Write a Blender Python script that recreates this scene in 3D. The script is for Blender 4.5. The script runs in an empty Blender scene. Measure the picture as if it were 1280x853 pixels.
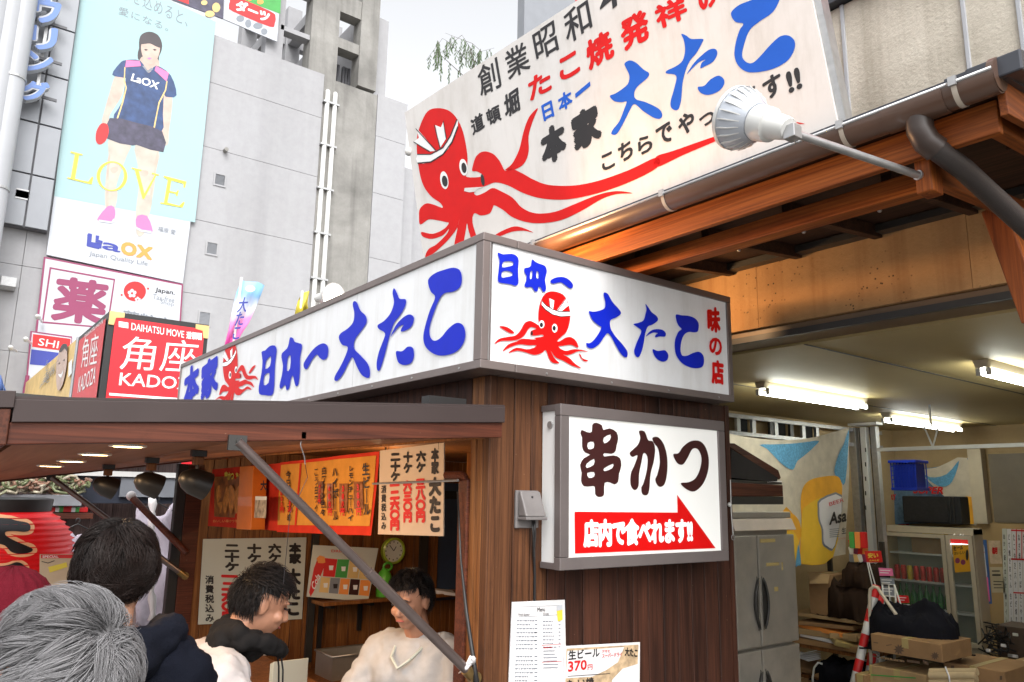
import bpy, bmesh, math, random
from mathutils import Vector, Matrix, noise as mnoise
R = math.radians
random.seed(7)
scn = bpy.context.scene
COL = scn.collection
# ---------------------------------------------------------------- camera
FPX = 965.0; HEAD = R(37.4); PITCH = R(11.2); ROLL = R(1.0); CAMH = 1.9
cam = bpy.data.cameras.new('camera'); camo = bpy.data.objects.new('camera', cam); COL.objects.link(camo)
cam.sensor_width = 36; cam.lens = 36*FPX/1280; cam.clip_start = 0.05; cam.clip_end = 2000
CM = Matrix.Rotation(-HEAD, 3, 'Z') @ Matrix.Rotation(math.pi/2+PITCH, 3, 'X') @ Matrix.Rotation(ROLL, 3, 'Z')
camo.matrix_world = Matrix.Translation((0, 0, CAMH)) @ CM.to_4x4()
scn.camera = camo
# ---------------------------------------------------------------- sky, sun, exposure
SUN_EL, SUN_ROT = R(48), R(200)
w = bpy.data.worlds.new("World"); scn.world = w; w.use_nodes = True
nt = w.node_tree; bg = nt.nodes['Background']
sky = nt.nodes.new('ShaderNodeTexSky'); sky.sky_type = 'NISHITA'; sky.sun_disc = False
sky.sun_elevation = SUN_EL; sky.sun_rotation = SUN_ROT; sky.dust_density = 4.0; sky.air_density = 1.0
hs = nt.nodes.new('ShaderNodeHueSaturation'); hs.inputs['Saturation'].default_value = 0.10; hs.inputs['Value'].default_value = 1.95
nt.links.new(sky.outputs[0], hs.inputs['Color']); nt.links.new(hs.outputs[0], bg.inputs['Color'])
bg.inputs['Strength'].default_value = 0.15
sl = bpy.data.lights.new('sun', 'SUN'); sl.energy = 0.7; sl.angle = R(25); sl.color = (1, .97, .93)
so = bpy.data.objects.new('sun', sl); COL.objects.link(so)
# sun_rotation is measured clockwise from +Y
sd = Vector((math.sin(SUN_ROT)*math.cos(SUN_EL), math.cos(SUN_ROT)*math.cos(SUN_EL), math.sin(SUN_EL)))
so.rotation_euler = sd.to_track_quat('Z', 'Y').to_euler(); so.location = (0, 0, 30)
scn.view_settings.view_transform = 'Standard'; scn.view_settings.look = 'None'
scn.view_settings.exposure = 0.40; scn.view_settings.gamma = 1.0
scn.cycles.max_bounces = 8; scn.cycles.use_denoising = True
scn.cycles.sample_clamp_indirect = 6

# ---------------------------------------------------------------- geometry helpers
EYE = Vector((0, 0, CAMH))
def ray(px, py): return CM @ Vector((px-640, -(py-426.5), -FPX))
class PL:
    """a real plane in the place: origin p, in-plane axes u (right) and v (up), n towards the viewer"""
    def __init__(s, p, u, v):
        s.p = Vector(p); s.u = Vector(u).normalized(); v = Vector(v)
        s.n = s.u.cross(v).normalized(); s.v = s.n.cross(s.u).normalized()
    def hit(s, px, py):
        r = ray(px, py); t = (s.p-EYE).dot(s.n)/r.dot(s.n); return EYE + r*t
    def uv(s, px, py):
        d = s.hit(px, py)-s.p; return (d.dot(s.u), d.dot(s.v))
    def w(s, a, b, off=0): return s.p + s.u*a + s.v*b + s.n*off
    def off(s, d): q = PL(s.p + s.n*d, s.u, s.v); return q
def PX(c): return PL((c, 0, 0), (0, -1, 0), (0, 0, 1))
def PY(c): return PL((0, c, 0), (1, 0, 0), (0, 0, 1))
def PZ(c): # seen from below
    return PL((0, 0, c), (1, 0, 0), (0, -1, 0))
def at(px, py, d): return EYE + ray(px, py)*(d/FPX)

def wl(o):
    v = Vector((0, 0, 0))
    while o is not None: v = v + o.location; o = o.parent
    return v
def setp(o, label=None, cat=None, group=None, kind=None):
    if label: o['label'] = label
    if cat: o['category'] = cat
    if group: o['group'] = group
    if kind: o['kind'] = kind
    return o
def thing(name, label, cat, loc, group=None):
    o = bpy.data.objects.new(name, None); COL.objects.link(o); o.location = loc; o.empty_display_size = .1
    return setp(o, label, cat, group)
def link(name, me, m, parent=None, loc=None, smooth=False, bev=0, autos=None):
    """me has world coordinates: shift to the parent's (or its own) origin"""
    o = bpy.data.objects.new(name, me); COL.objects.link(o)
    if m is not None: me.materials.clear(); me.materials.append(m)
    if parent is not None:
        me.transform(Matrix.Translation(-wl(parent))); o.parent = parent
    else:
        if loc is None:
            if len(me.vertices):
                xs = [v.co for v in me.vertices]
                lo = Vector([min(c[i] for c in xs) for i in range(3)]); hi = Vector([max(c[i] for c in xs) for i in range(3)])
                loc = Vector(((lo.x+hi.x)/2, (lo.y+hi.y)/2, lo.z))
            else: loc = Vector((0, 0, 0))
        me.transform(Matrix.Translation(-Vector(loc))); o.location = loc
    if smooth:
        for p in me.polygons: p.use_smooth = True
        if autos: me.set_sharp_from_angle(angle=R(autos))
    if bev:
        b = o.modifiers.new('bevel', 'BEVEL'); b.width = bev; b.segments = 2; b.limit_method = 'ANGLE'
    return o
class MB:
    def __init__(s): s.v = []; s.f = []
    def add(s, vs, fs):
        n = len(s.v); s.v += [tuple(v) for v in vs]; s.f += [tuple(i+n for i in f) for f in fs]; return s
    def box(s, a, b, T=None):
        x0, y0, z0 = [min(a[i], b[i]) for i in range(3)]; x1, y1, z1 = [max(a[i], b[i]) for i in range(3)]
        vs = [Vector(p) for p in ((x0,y0,z0),(x1,y0,z0),(x1,y1,z0),(x0,y1,z0),(x0,y0,z1),(x1,y0,z1),(x1,y1,z1),(x0,y1,z1))]
        if T is not None: vs = [T @ v for v in vs]
        return s.add(vs, [(0,3,2,1),(4,5,6,7),(0,1,5,4),(1,2,6,5),(2,3,7,6),(3,0,4,7)])
    def beam(s, p, q, w, h, up=(0,0,1)):
        """rectangular bar from p to q; w across, h along up"""
        p = Vector(p); q = Vector(q); d = (q-p).normalized(); sd = d.cross(Vector(up)).normalized(); u2 = sd.cross(d)
        vs = []
        for c in (p, q):
            for a, b in ((-1,-1),(1,-1),(1,1),(-1,1)): vs.append(c + sd*a*w/2 + u2*b*h/2)
        return s.add(vs, [(3,2,1,0),(4,5,6,7),(0,1,5,4),(1,2,6,5),(2,3,7,6),(3,0,4,7)])
    def hexa(s, vs): # 8 points bottom 4 then top 4
        return s.add(vs, [(0,3,2,1),(4,5,6,7),(0,1,5,4),(1,2,6,5),(2,3,7,6),(3,0,4,7)])
    def tube(s, pts, r, n=10, caps=True, r1=None):
        pts = [Vector(p) for p in pts]; m = len(pts)
        rs = r if isinstance(r, (list, tuple)) else [r + ((r1 if r1 is not None else r)-r)*i/max(1, m-1) for i in range(m)]
        ref = Vector((0,0,1)) if abs((pts[1]-pts[0]).normalized().z) < .9 else Vector((1,0,0))
        base = len(s.v); prev = None
        for i, p in enumerate(pts):
            d = (pts[min(i+1, m-1)]-pts[max(i-1, 0)]).normalized()
            if prev is None: a = d.cross(ref).normalized()
            else:
                a = prev - d*prev.dot(d); a.normalize()
            prev = a; b = d.cross(a)
            for k in range(n):
                t = 2*math.pi*k/n; s.v.append(tuple(p + (a*math.cos(t)+b*math.sin(t))*rs[i]))
        for i in range(m-1):
            for k in range(n):
                k2 = (k+1) % n; s.f.append((base+i*n+k, base+i*n+k2, base+(i+1)*n+k2, base+(i+1)*n+k))
        if caps:
            s.f.append(tuple(base+k for k in range(n-1, -1, -1))); s.f.append(tuple(base+(m-1)*n+k for k in range(n)))
        return s
    def lathe(s, prof, o, axis=(0,0,1), n=24):
        """prof: list of (radius, height along axis)"""
        ax = Vector(axis).normalized(); ref = Vector((1,0,0)) if abs(ax.x) < .9 else Vector((0,1,0))
        a = ax.cross(ref).normalized(); b = ax.cross(a); o = Vector(o); base = len(s.v)
        for r_, h in prof:
            for k in range(n):
                t = 2*math.pi*k/n; s.v.append(tuple(o + ax*h + (a*math.cos(t)+b*math.sin(t))*r_))
        for i in range(len(prof)-1):
            for k in range(n):
                k2 = (k+1) % n; s.f.append((base+i*n+k, base+i*n+k2, base+(i+1)*n+k2, base+(i+1)*n+k))
        return s
    def ell(s, c, r, T=None, nu=16, nv=10):
        c = Vector(c); base = len(s.v)
        rr = r if hasattr(r, '__len__') else (r, r, r)
        def P(x, y, z):
            v = Vector((x*rr[0], y*rr[1], z*rr[2]))
            if T is not None: v = T @ v
            return tuple(c+v)
        s.v.append(P(0,0,1))
        for j in range(1, nv):
            ph = math.pi*j/nv
            for i in range(nu):
                t = 2*math.pi*i/nu; s.v.append(P(math.sin(ph)*math.cos(t), math.sin(ph)*math.sin(t), math.cos(ph)))
        s.v.append(P(0,0,-1)); last = len(s.v)-1
        for i in range(nu):
            i2 = (i+1) % nu
            s.f.append((base, base+1+i, base+1+i2))
            for j in range(nv-2):
                a = base+1+j*nu; s.f.append((a+i, a+nu+i, a+nu+i2, a+i2))
            a = base+1+(nv-2)*nu; s.f.append((last, a+i2, a+i))
        return s
    def cap(s, p, q, r0, r1=None, n=12):
        r1 = r0 if r1 is None else r1; p = Vector(p); q = Vector(q); d = (q-p).normalized()
        pts, rs = [], []
        for t in (-.95,-.8,-.55,-.25,0): pts.append(p+d*r0*t); rs.append(r0*math.sqrt(max(.02,1-t*t)))
        for t in (.001,.25,.55,.8,.95): pts.append(q+d*r1*t); rs.append(r1*math.sqrt(max(.02,1-t*t)))
        return s.tube(pts, rs, n)
    def prism(s, poly, ext):
        """poly: 3D points in order, ext: vector"""
        n = len(poly); e = Vector(ext); vs = [Vector(p) for p in poly]; vs += [p+e for p in vs]
        return s.add(vs, [tuple(range(n-1,-1,-1)), tuple(range(n, 2*n))] + [(i, (i+1)%n, (i+1)%n+n, i+n) for i in range(n)])
    def mesh(s, name='m'):
        me = bpy.data.meshes.new(name); me.from_pydata(s.v, [], s.f); me.update()
        bm = bmesh.new(); bm.from_mesh(me); bmesh.ops.recalc_face_normals(bm, faces=bm.faces); bm.to_mesh(me); bm.free()
        return me
    def build(s, name, m, parent=None, **k): return link(name, s.mesh(name), m, parent, **k)

def crom(pts, k=4):
    n = len(pts); out = []
    for i in range(n):
        p0, p1, p2, p3 = pts[(i-1)%n], pts[i], pts[(i+1)%n], pts[(i+2)%n]
        for j in range(k):
            t = j/k; t2 = t*t; t3 = t2*t
            out.append(tuple(.5*((2*p1[a])+(-p0[a]+p2[a])*t+(2*p0[a]-5*p1[a]+4*p2[a]-p3[a])*t2+(-p0[a]+3*p1[a]-3*p2[a]+p3[a])*t3) for a in (0,1)))
    return out
def fill(loops):
    """2D loops -> filled mesh (holes by nesting)"""
    cu = bpy.data.curves.new('c', 'CURVE'); cu.dimensions = '2D'; cu.fill_mode = 'BOTH'; cu.resolution_u = 1
    for lp in loops:
        sp = cu.splines.new('POLY'); sp.points.add(len(lp)-1)
        for i, p in enumerate(lp): sp.points[i].co = (p[0], p[1], 0, 1)
        sp.use_cyclic_u = True
    o = bpy.data.objects.new('c', cu); COL.objects.link(o)
    dg = bpy.context.evaluated_depsgraph_get(); dg.update()
    me = bpy.data.meshes.new_from_object(o.evaluated_get(dg), depsgraph=dg)
    bpy.data.objects.remove(o); bpy.data.curves.remove(cu); return me
def onplane(me, pl, off):
    for v in me.vertices: v.co = pl.w(v.co.x, v.co.y, off + v.co.z)
    return me
def Z(zo, *pts):
    """zo = (x0, y0, scale): coordinates read in an enlarged crop back to photo pixels"""
    return [(zo[0]+p[0]/zo[2], zo[1]+p[1]/zo[2]) for p in pts]
def flat(name, pl, loops, m, parent, off=.002, sm=0, label=None):
    """flat print on the plane pl; loops in photo pixels"""
    L = []
    for lp in loops:
        q = [pl.uv(*p) for p in lp]
        L.append(crom(q, sm) if sm else q)
    me = onplane(fill(L), pl, off); o = link(name, me, m, parent)
    if label: o['label'] = label
    return o
def slab(name, pl, poly, m, parent=None, th=.01, off=0, bev=0, **k):
    """board with outline poly (photo pixels on pl), front face at off, thickness th away from the viewer"""
    pts = [pl.w(*pl.uv(*p), off) for p in poly]
    return MB().prism(pts, -pl.n*th).build(name, m, parent, bev=bev, **k)
TX = {}; BOLDSTEP = .00007
def glyphs(s, bold, vert, sp):
    key = (s, vert, sp)
    if key not in TX:
        cu = bpy.data.curves.new('t', 'FONT')
        if vert:
            cu.body = '\n'.join(s.replace('ー', '｜')); cu.align_x = 'CENTER'; cu.space_line = sp
        else: cu.body = s; cu.space_character = sp
        cu.resolution_u = 3
        o = bpy.data.objects.new('t', cu); COL.objects.link(o)
        dg = bpy.context.evaluated_depsgraph_get(); dg.update()
        me = bpy.data.meshes.new_from_object(o.evaluated_get(dg), depsgraph=dg)
        vs = [(v.co.x, v.co.y) for v in me.vertices]; fs = [tuple(p.vertices) for p in me.polygons]
        bpy.data.objects.remove(o); bpy.data.curves.remove(cu); bpy.data.meshes.remove(me)
        x0 = min(v[0] for v in vs); x1 = max(v[0] for v in vs); y0 = min(v[1] for v in vs); y1 = max(v[1] for v in vs)
        TX[key] = ([((x-x0)/max(1e-6,x1-x0), (y-y0)/max(1e-6,y1-y0)) for x, y in vs], fs)
    return TX[key]
def textmesh(pl, items, off):
    """items: (string, BL, BR, TL [pixels], bold, vertical, spacing)"""
    V, Fs = [], []
    for it in items:
        s, bl, br, tl = it[:4]; bold = it[4] if len(it) > 4 else 0; vert = it[5] if len(it) > 5 else False; sp = it[6] if len(it) > 6 else 1
        vs, fs = glyphs(s, bold, vert, sp); a, b, c = [Vector(pl.uv(*p)) for p in (bl, br, tl)]
        w_, h_ = (b-a).length, (c-a).length; r = max(0, bold)*min(w_ if vert else h_, 9)
        k = 8 if r > 0 else 1; kx, ky = (r/w_, r/h_) if r else (0, 0)
        for j in range(k+(k > 1)):   # strokes thickened by stacking shifted copies a hair apart
            dx, dy = (0, 0) if j == k or k == 1 else (kx*math.cos(j*math.pi/4), ky*math.sin(j*math.pi/4))
            n = len(V); o2 = off + (j*BOLDSTEP if k > 1 else 0)
            for x, y in vs:
                x2 = kx+x*(1-2*kx)+dx; y2 = ky+y*(1-2*ky)+dy
                q = a + (b-a)*x2 + (c-a)*y2; V.append(tuple(pl.w(q.x, q.y, o2)))
            Fs += [tuple(i+n for i in f) for f in fs]
    me = bpy.data.meshes.new('t'); me.from_pydata(V, [], Fs); return me
def text(pl, items, m, parent, off=.002, name='lettering'):
    o = None
    for it in items: o = link(name, textmesh(pl, [it], off), m, parent)
    return o
def tb(s, x0, y0, x1, y1, bold=0, vert=False, sp=1, sl=0):
    """text item from an upright pixel box, sl = pixels the right end drops"""
    return (s, (x0, y1), (x1, y1+sl), (x0, y0), bold, vert, sp)
def dup(root, dloc, label=None, extra=None):
    r = root.copy(); COL.objects.link(r); r.location = root.location + Vector(dloc)
    if label: r['label'] = label
    def rec(src, dst):
        for ch in list(src.children):
            if ch is r: continue
            c = ch.copy(); COL.objects.link(c); c.parent = dst; rec(ch, c)
    rec(root, r); return r
# ---------------------------------------------------------------- materials
def nd(t, k): return t.nodes.new('ShaderNode'+k)
def hexc(h):
    def f(c): c /= 255; return c/12.92 if c <= .04045 else ((c+.055)/1.055)**2.4
    return tuple(f(int(h[i:i+2], 16)) for i in (0, 2, 4))
def base(name):
    m = bpy.data.materials.new(name); m.use_nodes = True; t = m.node_tree; return m, t, t.nodes['Principled BSDF']
def coords(t, scale, rnd=True):
    tc = nd(t, 'TexCoord'); mp = nd(t, 'Mapping'); mp.inputs['Scale'].default_value = scale
    if rnd:
        oi = nd(t, 'ObjectInfo'); ml = nd(t, 'VectorMath'); ml.operation = 'SCALE'; ml.inputs[0].default_value = (37, 91, 53)
        t.links.new(oi.outputs['Random'], ml.inputs['Scale']); ad = nd(t, 'VectorMath'); ad.operation = 'ADD'
        t.links.new(tc.outputs['Object'], ad.inputs[0]); t.links.new(ml.outputs[0], ad.inputs[1]); t.links.new(ad.outputs[0], mp.inputs['Vector'])
    else: t.links.new(tc.outputs['Object'], mp.inputs['Vector'])
    return mp.outputs[0]
def noisen(t, vec, sc, det=4, rough=.55, dist=0):
    n = nd(t, 'TexNoise'); n.inputs['Scale'].default_value = sc; n.inputs['Detail'].default_value = det
    n.inputs['Roughness'].default_value = rough; n.inputs['Distortion'].default_value = dist
    t.links.new(vec, n.inputs['Vector']); return n.outputs[0]
def ramp(t, fac, stops):
    r = nd(t, 'ValToRGB'); e = r.color_ramp.elements
    while len(e) < len(stops): e.new(.5)
    for i, (p, c) in enumerate(stops): e[i].position = p; e[i].color = (*c, 1) if len(c) == 3 else c
    t.links.new(fac, r.inputs[0]); return r.outputs[0]
def mixc(t, a, b, fac, mode='MIX'):
    m = nd(t, 'Mix'); m.data_type = 'RGBA'; m.blend_type = mode
    for s, k in ((fac, 0), (a, 6), (b, 7)):
        if hasattr(s, 'is_linked') or hasattr(s, 'node'): t.links.new(s, m.inputs[k])
        elif k == 0: m.inputs[0].default_value = s
        else: m.inputs[k].default_value = (*s, 1)
    return m.outputs[2]
def bump(t, p, h, strength, dist=.01):
    b = nd(t, 'Bump'); b.inputs['Strength'].default_value = strength; b.inputs['Distance'].default_value = dist
    t.links.new(h, b.inputs['Height']); t.links.new(b.outputs[0], p.inputs['Normal'])
def sc(c, k): return tuple(min(1, x*k) for x in c)
def mat(name, col, rough=.5, var=.08, vs=6, metal=0, bmp=0, bs=40, emit=0, ecol=None, spec=.5, coat=0, dirt=0):
    m, t, p = base(name)
    if isinstance(col, str): col = hexc(col)
    v = coords(t, (1, 1, 1)); n = noisen(t, v, vs, 5)
    c = ramp(t, n, [(.3, sc(col, 1-var)), (.7, sc(col, 1+var))])
    if dirt:
        d = noisen(t, v, vs*.35, 8, .7); f = ramp(t, d, [(.5, (0,0,0)), (.75, (dirt,)*3)])
        c = mixc(t, c, sc(col, .45), f)
    t.links.new(c, p.inputs['Base Color'])
    p.inputs['Roughness'].default_value = rough; p.inputs['Metallic'].default_value = metal
    p.inputs['Specular IOR Level'].default_value = spec; p.inputs['Coat Weight'].default_value = coat
    if bmp: bump(t, p, noisen(t, v, bs, 6, .6), bmp)
    if emit:
        p.inputs['Emission Strength'].default_value = emit
        if ecol: p.inputs['Emission Color'].default_value = (*ecol, 1)
        else: t.links.new(c, p.inputs['Emission Color'])
    return m
def wood(name, dark, light, ax=2, rough=.45, sc_=1, coat=0, contrast=.5, bmp=.25, streak=.5):
    coat *= .3; rough = min(.7, rough+.1)
    if isinstance(dark, str): dark = hexc(dark)
    if isinstance(light, str): light = hexc(light)
    m, t, p = base(name); s = [14*sc_]*3; s[ax] = .9*sc_; v = coords(t, s)
    n = noisen(t, v, 1.0, 6, .6, 1.2); s2 = [160*sc_]*3; s2[ax] = 3*sc_; v2 = coords(t, s2); n2 = noisen(t, v2, 1, 3, .6)
    s3 = [3*sc_]*3; s3[ax] = .5*sc_; n3 = noisen(t, coords(t, s3), 1, 3)
    c = ramp(t, n, [(.5-contrast*.3, dark), (.5+contrast*.3, light)])
    c = mixc(t, c, ramp(t, n2, [(.35, sc(dark, .5)), (.6, (1,1,1))]), streak, 'MULTIPLY')
    c = mixc(t, c, ramp(t, n3, [(.35, (.6,.6,.6)), (.65, (1.0,1.0,1.0))]), .6, 'MULTIPLY')
    oi = nd(t, 'ObjectInfo'); c = mixc(t, c, ramp(t, oi.outputs['Random'], [(0, (.62,.60,.60)), (.5, (.95,.95,.95)), (1, (1.0,1.0,1.0))]), .8, 'MULTIPLY')
    sx = [2.5*sc_]*3; d_ = noisen(t, coords(t, sx), 1, 8, .75); c = mixc(t, c, ramp(t, d_, [(.30, (.45,.42,.40)), (.45, (1,1,1))]), .55, 'MULTIPLY')
    sp2 = noisen(t, coords(t, (60,60,60)), 1, 2, .5); c = mixc(t, c, (.30,.20,.14), ramp(t, sp2, [(.76, (0,0,0)), (.80, (.5,.5,.5))]))
    t.links.new(c, p.inputs['Base Color']); p.inputs['Roughness'].default_value = rough; p.inputs['Coat Weight'].default_value = coat
    p.inputs['Coat Roughness'].default_value = .25; p.inputs['Specular IOR Level'].default_value = .28
    bump(t, p, n2, bmp, .002); return m
def concrete(name, col, stain, sA=.35, vs=.5, bmp=.3, streaks=.5, rough=.9, spots=0):
    if isinstance(col, str): col = hexc(col)
    if isinstance(stain, str): stain = hexc(stain)
    m, t, p = base(name); v = coords(t, (1,1,1), False)
    n = noisen(t, v, vs, 8, .65, .4); c = ramp(t, n, [(.35, col), (.68, tuple(col[i]*(1-sA)+stain[i]*sA for i in range(3)))])
    vs2 = coords(t, (3*vs*2, 3*vs*2, .12*vs*2), False); s_ = noisen(t, vs2, 1, 6, .6)
    c = mixc(t, c, ramp(t, s_, [(.5, (1,1,1)), (.8, sc(stain, 1.1))]), streaks, 'MULTIPLY')
    f = noisen(t, v, vs*30, 5, .7); c = mixc(t, c, ramp(t, f, [(.35, (.86,.86,.86)), (.6, (1,1,1))]), .5, 'MULTIPLY')
    if spots:
        vo = nd(t, 'TexVoronoi'); vo.inputs['Scale'].default_value = spots; t.links.new(v, vo.inputs['Vector'])
        g = noisen(t, v, vs*2, 3); g2 = ramp(t, g, [(.45, (0,0,0)), (.6, (1,1,1))])
        d = ramp(t, vo.outputs['Distance'], [(.10, (1,1,1)), (.19, (0,0,0))]); mm = nd(t, 'Math'); mm.operation = 'MULTIPLY'
        t.links.new(d, mm.inputs[0]); t.links.new(g2, mm.inputs[1]); c = mixc(t, c, (.03,.02,.012), mm.outputs[0])
    t.links.new(c, p.inputs['Base Color']); p.inputs['Roughness'].default_value = rough
    bump(t, p, f, bmp, .01); return m
def cloth(name, col, rough=.85, wv=900, var=.12, bmp=.3):
    return mat(name, col, rough, var, 9, bmp=bmp, bs=wv, spec=.12)

M = {}
M['conc_wall'] = concrete('pale_painted_concrete', (.37,.37,.385), (.27,.26,.255), .35, .12, .1, .25)
M['conc_grey'] = concrete('bare_stained_concrete', (.31,.30,.28), (.14,.135,.125), .9, .4, .4, .55)
M['conc_dark'] = mat('dark_grey_steel', (.10,.10,.11), .6)
M['conc_cream'] = concrete('cream_weathered_wall', (.62,.57,.48), (.30,.26,.20), .8, 1.5, .6, .45)
M['conc_beam'] = concrete('lamp_tinted_stained_concrete', (.46,.27,.115), (.34,.18,.075), .7, 1.1, .5, .6, spots=30)  # ochre base carries the warm lamp glow on the beam, under its own stains
M['conc_garage'] = concrete('garage_plaster', (.46,.33,.17), (.30,.22,.12), .6, .5, .1, .2)
M['floor'] = concrete('garage_floor', (.16,.15,.13), (.08,.075,.07), .8, .8, .3, .0)
M['paving'] = concrete('street_paving', (.22,.215,.205), (.12,.12,.115), .6, .8, .3, .0)
M['louver'] = mat('grey_metal_cladding', (.25,.26,.28), .45, .06, 1, metal=.3)
M['column_white'] = mat('white_round_column', (.38,.39,.41), .4, .05, 1)
M['frame_taupe'] = mat('taupe_anodised_aluminium', (.20,.165,.155), .38, .05, 5, metal=.35, dirt=.3)
M['frame_taupe2'] = mat('grey_brown_aluminium', (.17,.145,.14), .42, .06, 5, metal=.3, dirt=.3)
def signmat(name, col, em):
    m = mat(name, col, .25, .02, 2, emit=em, ecol=(1,1,1)); t = m.node_tree; p = t.nodes['Principled BSDF']; c0 = p.inputs['Base Color'].links[0].from_socket
    s_ = noisen(t, coords(t, (9, 9, .7), False), 1, 6, .65); c = mixc(t, c0, ramp(t, s_, [(.48, (1,1,1)), (.78, (.66,.63,.58))]), .55, 'MULTIPLY')
    g_ = noisen(t, coords(t, (1.6,1.6,1.6), False), 1, 7, .7); c = mixc(t, c, ramp(t, g_, [(.45, (1,1,1)), (.72, (.80,.78,.75))]), .6, 'MULTIPLY'); t.links.new(c, p.inputs['Base Color'])
    f = noisen(t, coords(t, (50,50,50), False), 1, 3, .6); c = mixc(t, c, (.25,.22,.18), ramp(t, f, [(.74, (0,0,0)), (.8, (.35,)*3)])); t.links.new(c, p.inputs['Base Color']); return m
M['sign_white'] = mat('white_sign_acrylic', (.60,.61,.63), .22, .02, 2, emit=.07, ecol=(1,1,1), dirt=.05)
M['sign_white2'] = mat('lit_white_sign_acrylic', (.70,.70,.67), .25, .015, 2, emit=.22, ecol=(1,.99,.95))
M['sign_white'] = signmat('white_sign_acrylic_face', (.68,.69,.70), .08)
M['sign_blue'] = mat('blue_sign_vinyl', (.004,.018,.46), .45, .05, 8, emit=.05, spec=.25)
M['sign_red'] = mat('red_sign_vinyl', (.60,.004,.004), .45, .05, 8, emit=.06, spec=.25)
M['bill_white'] = signmat('cream_white_billboard_face', (.66,.63,.605), 0)
M['bill_blue'] = mat('billboard_blue_paint', (.014,.10,.52), .5, .05, 8, spec=.25)
M['bill_red'] = mat('billboard_red_paint', (.60,.006,.006), .5, .06, 8, spec=.25)
M['ink'] = mat('black_ink', (.014,.012,.014), .45, .1, 8)
M['ink_brown'] = mat('dark_brown_vinyl', (.045,.012,.012), .35, .08, 8)
M['white'] = mat('white_print', (.78,.78,.77), .45, .02, 4)
M['white_lit'] = mat('white_print_on_lit_sign', (.8,.8,.8), .35, .02, 4, emit=.3, ecol=(1,1,1))
M['red'] = mat('red_print', (.60,.012,.014), .45, .06, 5)
M['red_k'] = mat('red_sign_panel', (.62,.012,.022), .35, .04, 2)
M['maroon'] = mat('plum_print', (.24,.035,.10), .5, .04, 2)
M['navy_print'] = mat('navy_print', (.035,.05,.30), .5, .05, 2)
M['orange_print'] = mat('orange_print', (.80,.28,.06), .5, .05, 2)
M['mint'] = mat('pale_mint_banner_vinyl', (.31,.46,.475), .6, .03, .4)
M['poster_white'] = mat('white_banner_vinyl', (.48,.50,.54), .6, .03, .4)
M['yellow_print'] = mat('yellow_print', (.72,.58,.06), .5, .04, 2)
M['yellow_faint'] = mat('pale_orange_print', (.66,.46,.18), .5, .15, 3)
M['pink_print'] = mat('pink_print', (.75,.16,.35), .5, .05, 2)
M['grey_print'] = mat('grey_print', (.20,.22,.25), .5, .05, 2)
M['skin_print'] = mat('printed_skin', (.50,.37,.31), .5, .14, 3)
M['skin_print2'] = mat('printed_skin_soft', (.44,.40,.34), .5, .14, 2)
M['navy_shirt'] = mat('printed_navy_shirt', (.025,.055,.15), .5, .35, 4)
M['dark_print'] = mat('printed_dark_cloth', (.055,.05,.085), .5, .4, 4)
M['hair_print'] = mat('printed_hair', (.05,.04,.045), .5, .15, 2)
M['neon_blue'] = mat('blue_channel_letter', (.11,.20,.48), .4, .05, 1)
M['green_print'] = mat('green_print', (.05,.30,.06), .5, .1, 4)
M['wall_wood'] = wood('dark_brown_planking', (.034,.011,.006), (.105,.036,.019), 2, .5, 1, .15)
M['wall_wood2'] = wood('warm_brown_planking', (.065,.022,.008), (.16,.062,.024), 2, .45, 1, .2)
M['inner_wood'] = wood('amber_inner_planking', (.20,.070,.018), (.38,.155,.045), 2, .4, 1, .25)
M['fascia_wood'] = wood('red_stained_fascia_board', (.08,.019,.009), (.17,.046,.021), 0, .45, .7, .15, .7)
M['fascia_wood_y'] = wood('red_stained_front_board', (.07,.018,.009), (.15,.046,.023), 1, .45, .7, .15, .7)
M['soffit'] = wood('brown_soffit_panel', (.30,.12,.055), (.40,.165,.08), 1, .5, .35, .0, .4, .1, .2)
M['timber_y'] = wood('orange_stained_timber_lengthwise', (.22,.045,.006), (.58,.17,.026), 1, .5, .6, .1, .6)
M['timber_x'] = wood('orange_stained_timber_across', (.18,.040,.006), (.42,.115,.02), 0, .5, .6, .1, .6)
M['timber_z'] = wood('orange_stained_post', (.20,.042,.006), (.46,.125,.02), 2, .5, .6, .1, .6)
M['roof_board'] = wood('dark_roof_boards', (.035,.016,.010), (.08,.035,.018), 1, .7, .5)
M['gutter'] = mat('dark_brown_gutter_pvc', (.085,.046,.030), .34, .1, 4, coat=.3)
M['roof_metal'] = mat('charcoal_roof_sheet', (.055,.058,.068), .35, .06, 4, metal=.4)
M['awn_metal'] = mat('brown_grey_sheet_flashing', (.050,.036,.034), .5, .06, 6, metal=.1, spec=.3)
M['galv'] = mat('galvanised_steel', (.42,.42,.42), .4, .12, 20, metal=.7)
M['steel_dark'] = mat('aged_steel_strut', (.19,.15,.14), .33, .1, 12, metal=.7)
M['white_plastic'] = mat('white_lamp_housing', (.62,.62,.60), .35, .03, 8, dirt=.12)
M['grey_plastic'] = mat('grey_weathered_plastic', (.17,.155,.15), .5, .08, 12, dirt=.3)
M['black_plastic'] = mat('black_plastic', (.016,.015,.015), .4, .1, 12)
M['black_matte'] = mat('black_matte', (.012,.012,.013), .85, .2, 12)
M['paper'] = mat('white_paper', (.70,.68,.68), .6, .02, 5)
M['board_cream'] = mat('cream_gloss_board', (.66,.52,.40), .18, .02, 3, coat=.5)
M['board_mint'] = mat('pale_green_white_board', (.55,.57,.50), .4, .02, 3)
M['bulb_warm'] = mat('warm_lamp_glass', (1,.8,.5), .3, 0, 1, emit=14, ecol=(1,.62,.26))
M['bulb_white'] = mat('bright_lamp_face', (1,1,1), .3, 0, 1, emit=9, ecol=(1,.88,.7))
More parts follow.
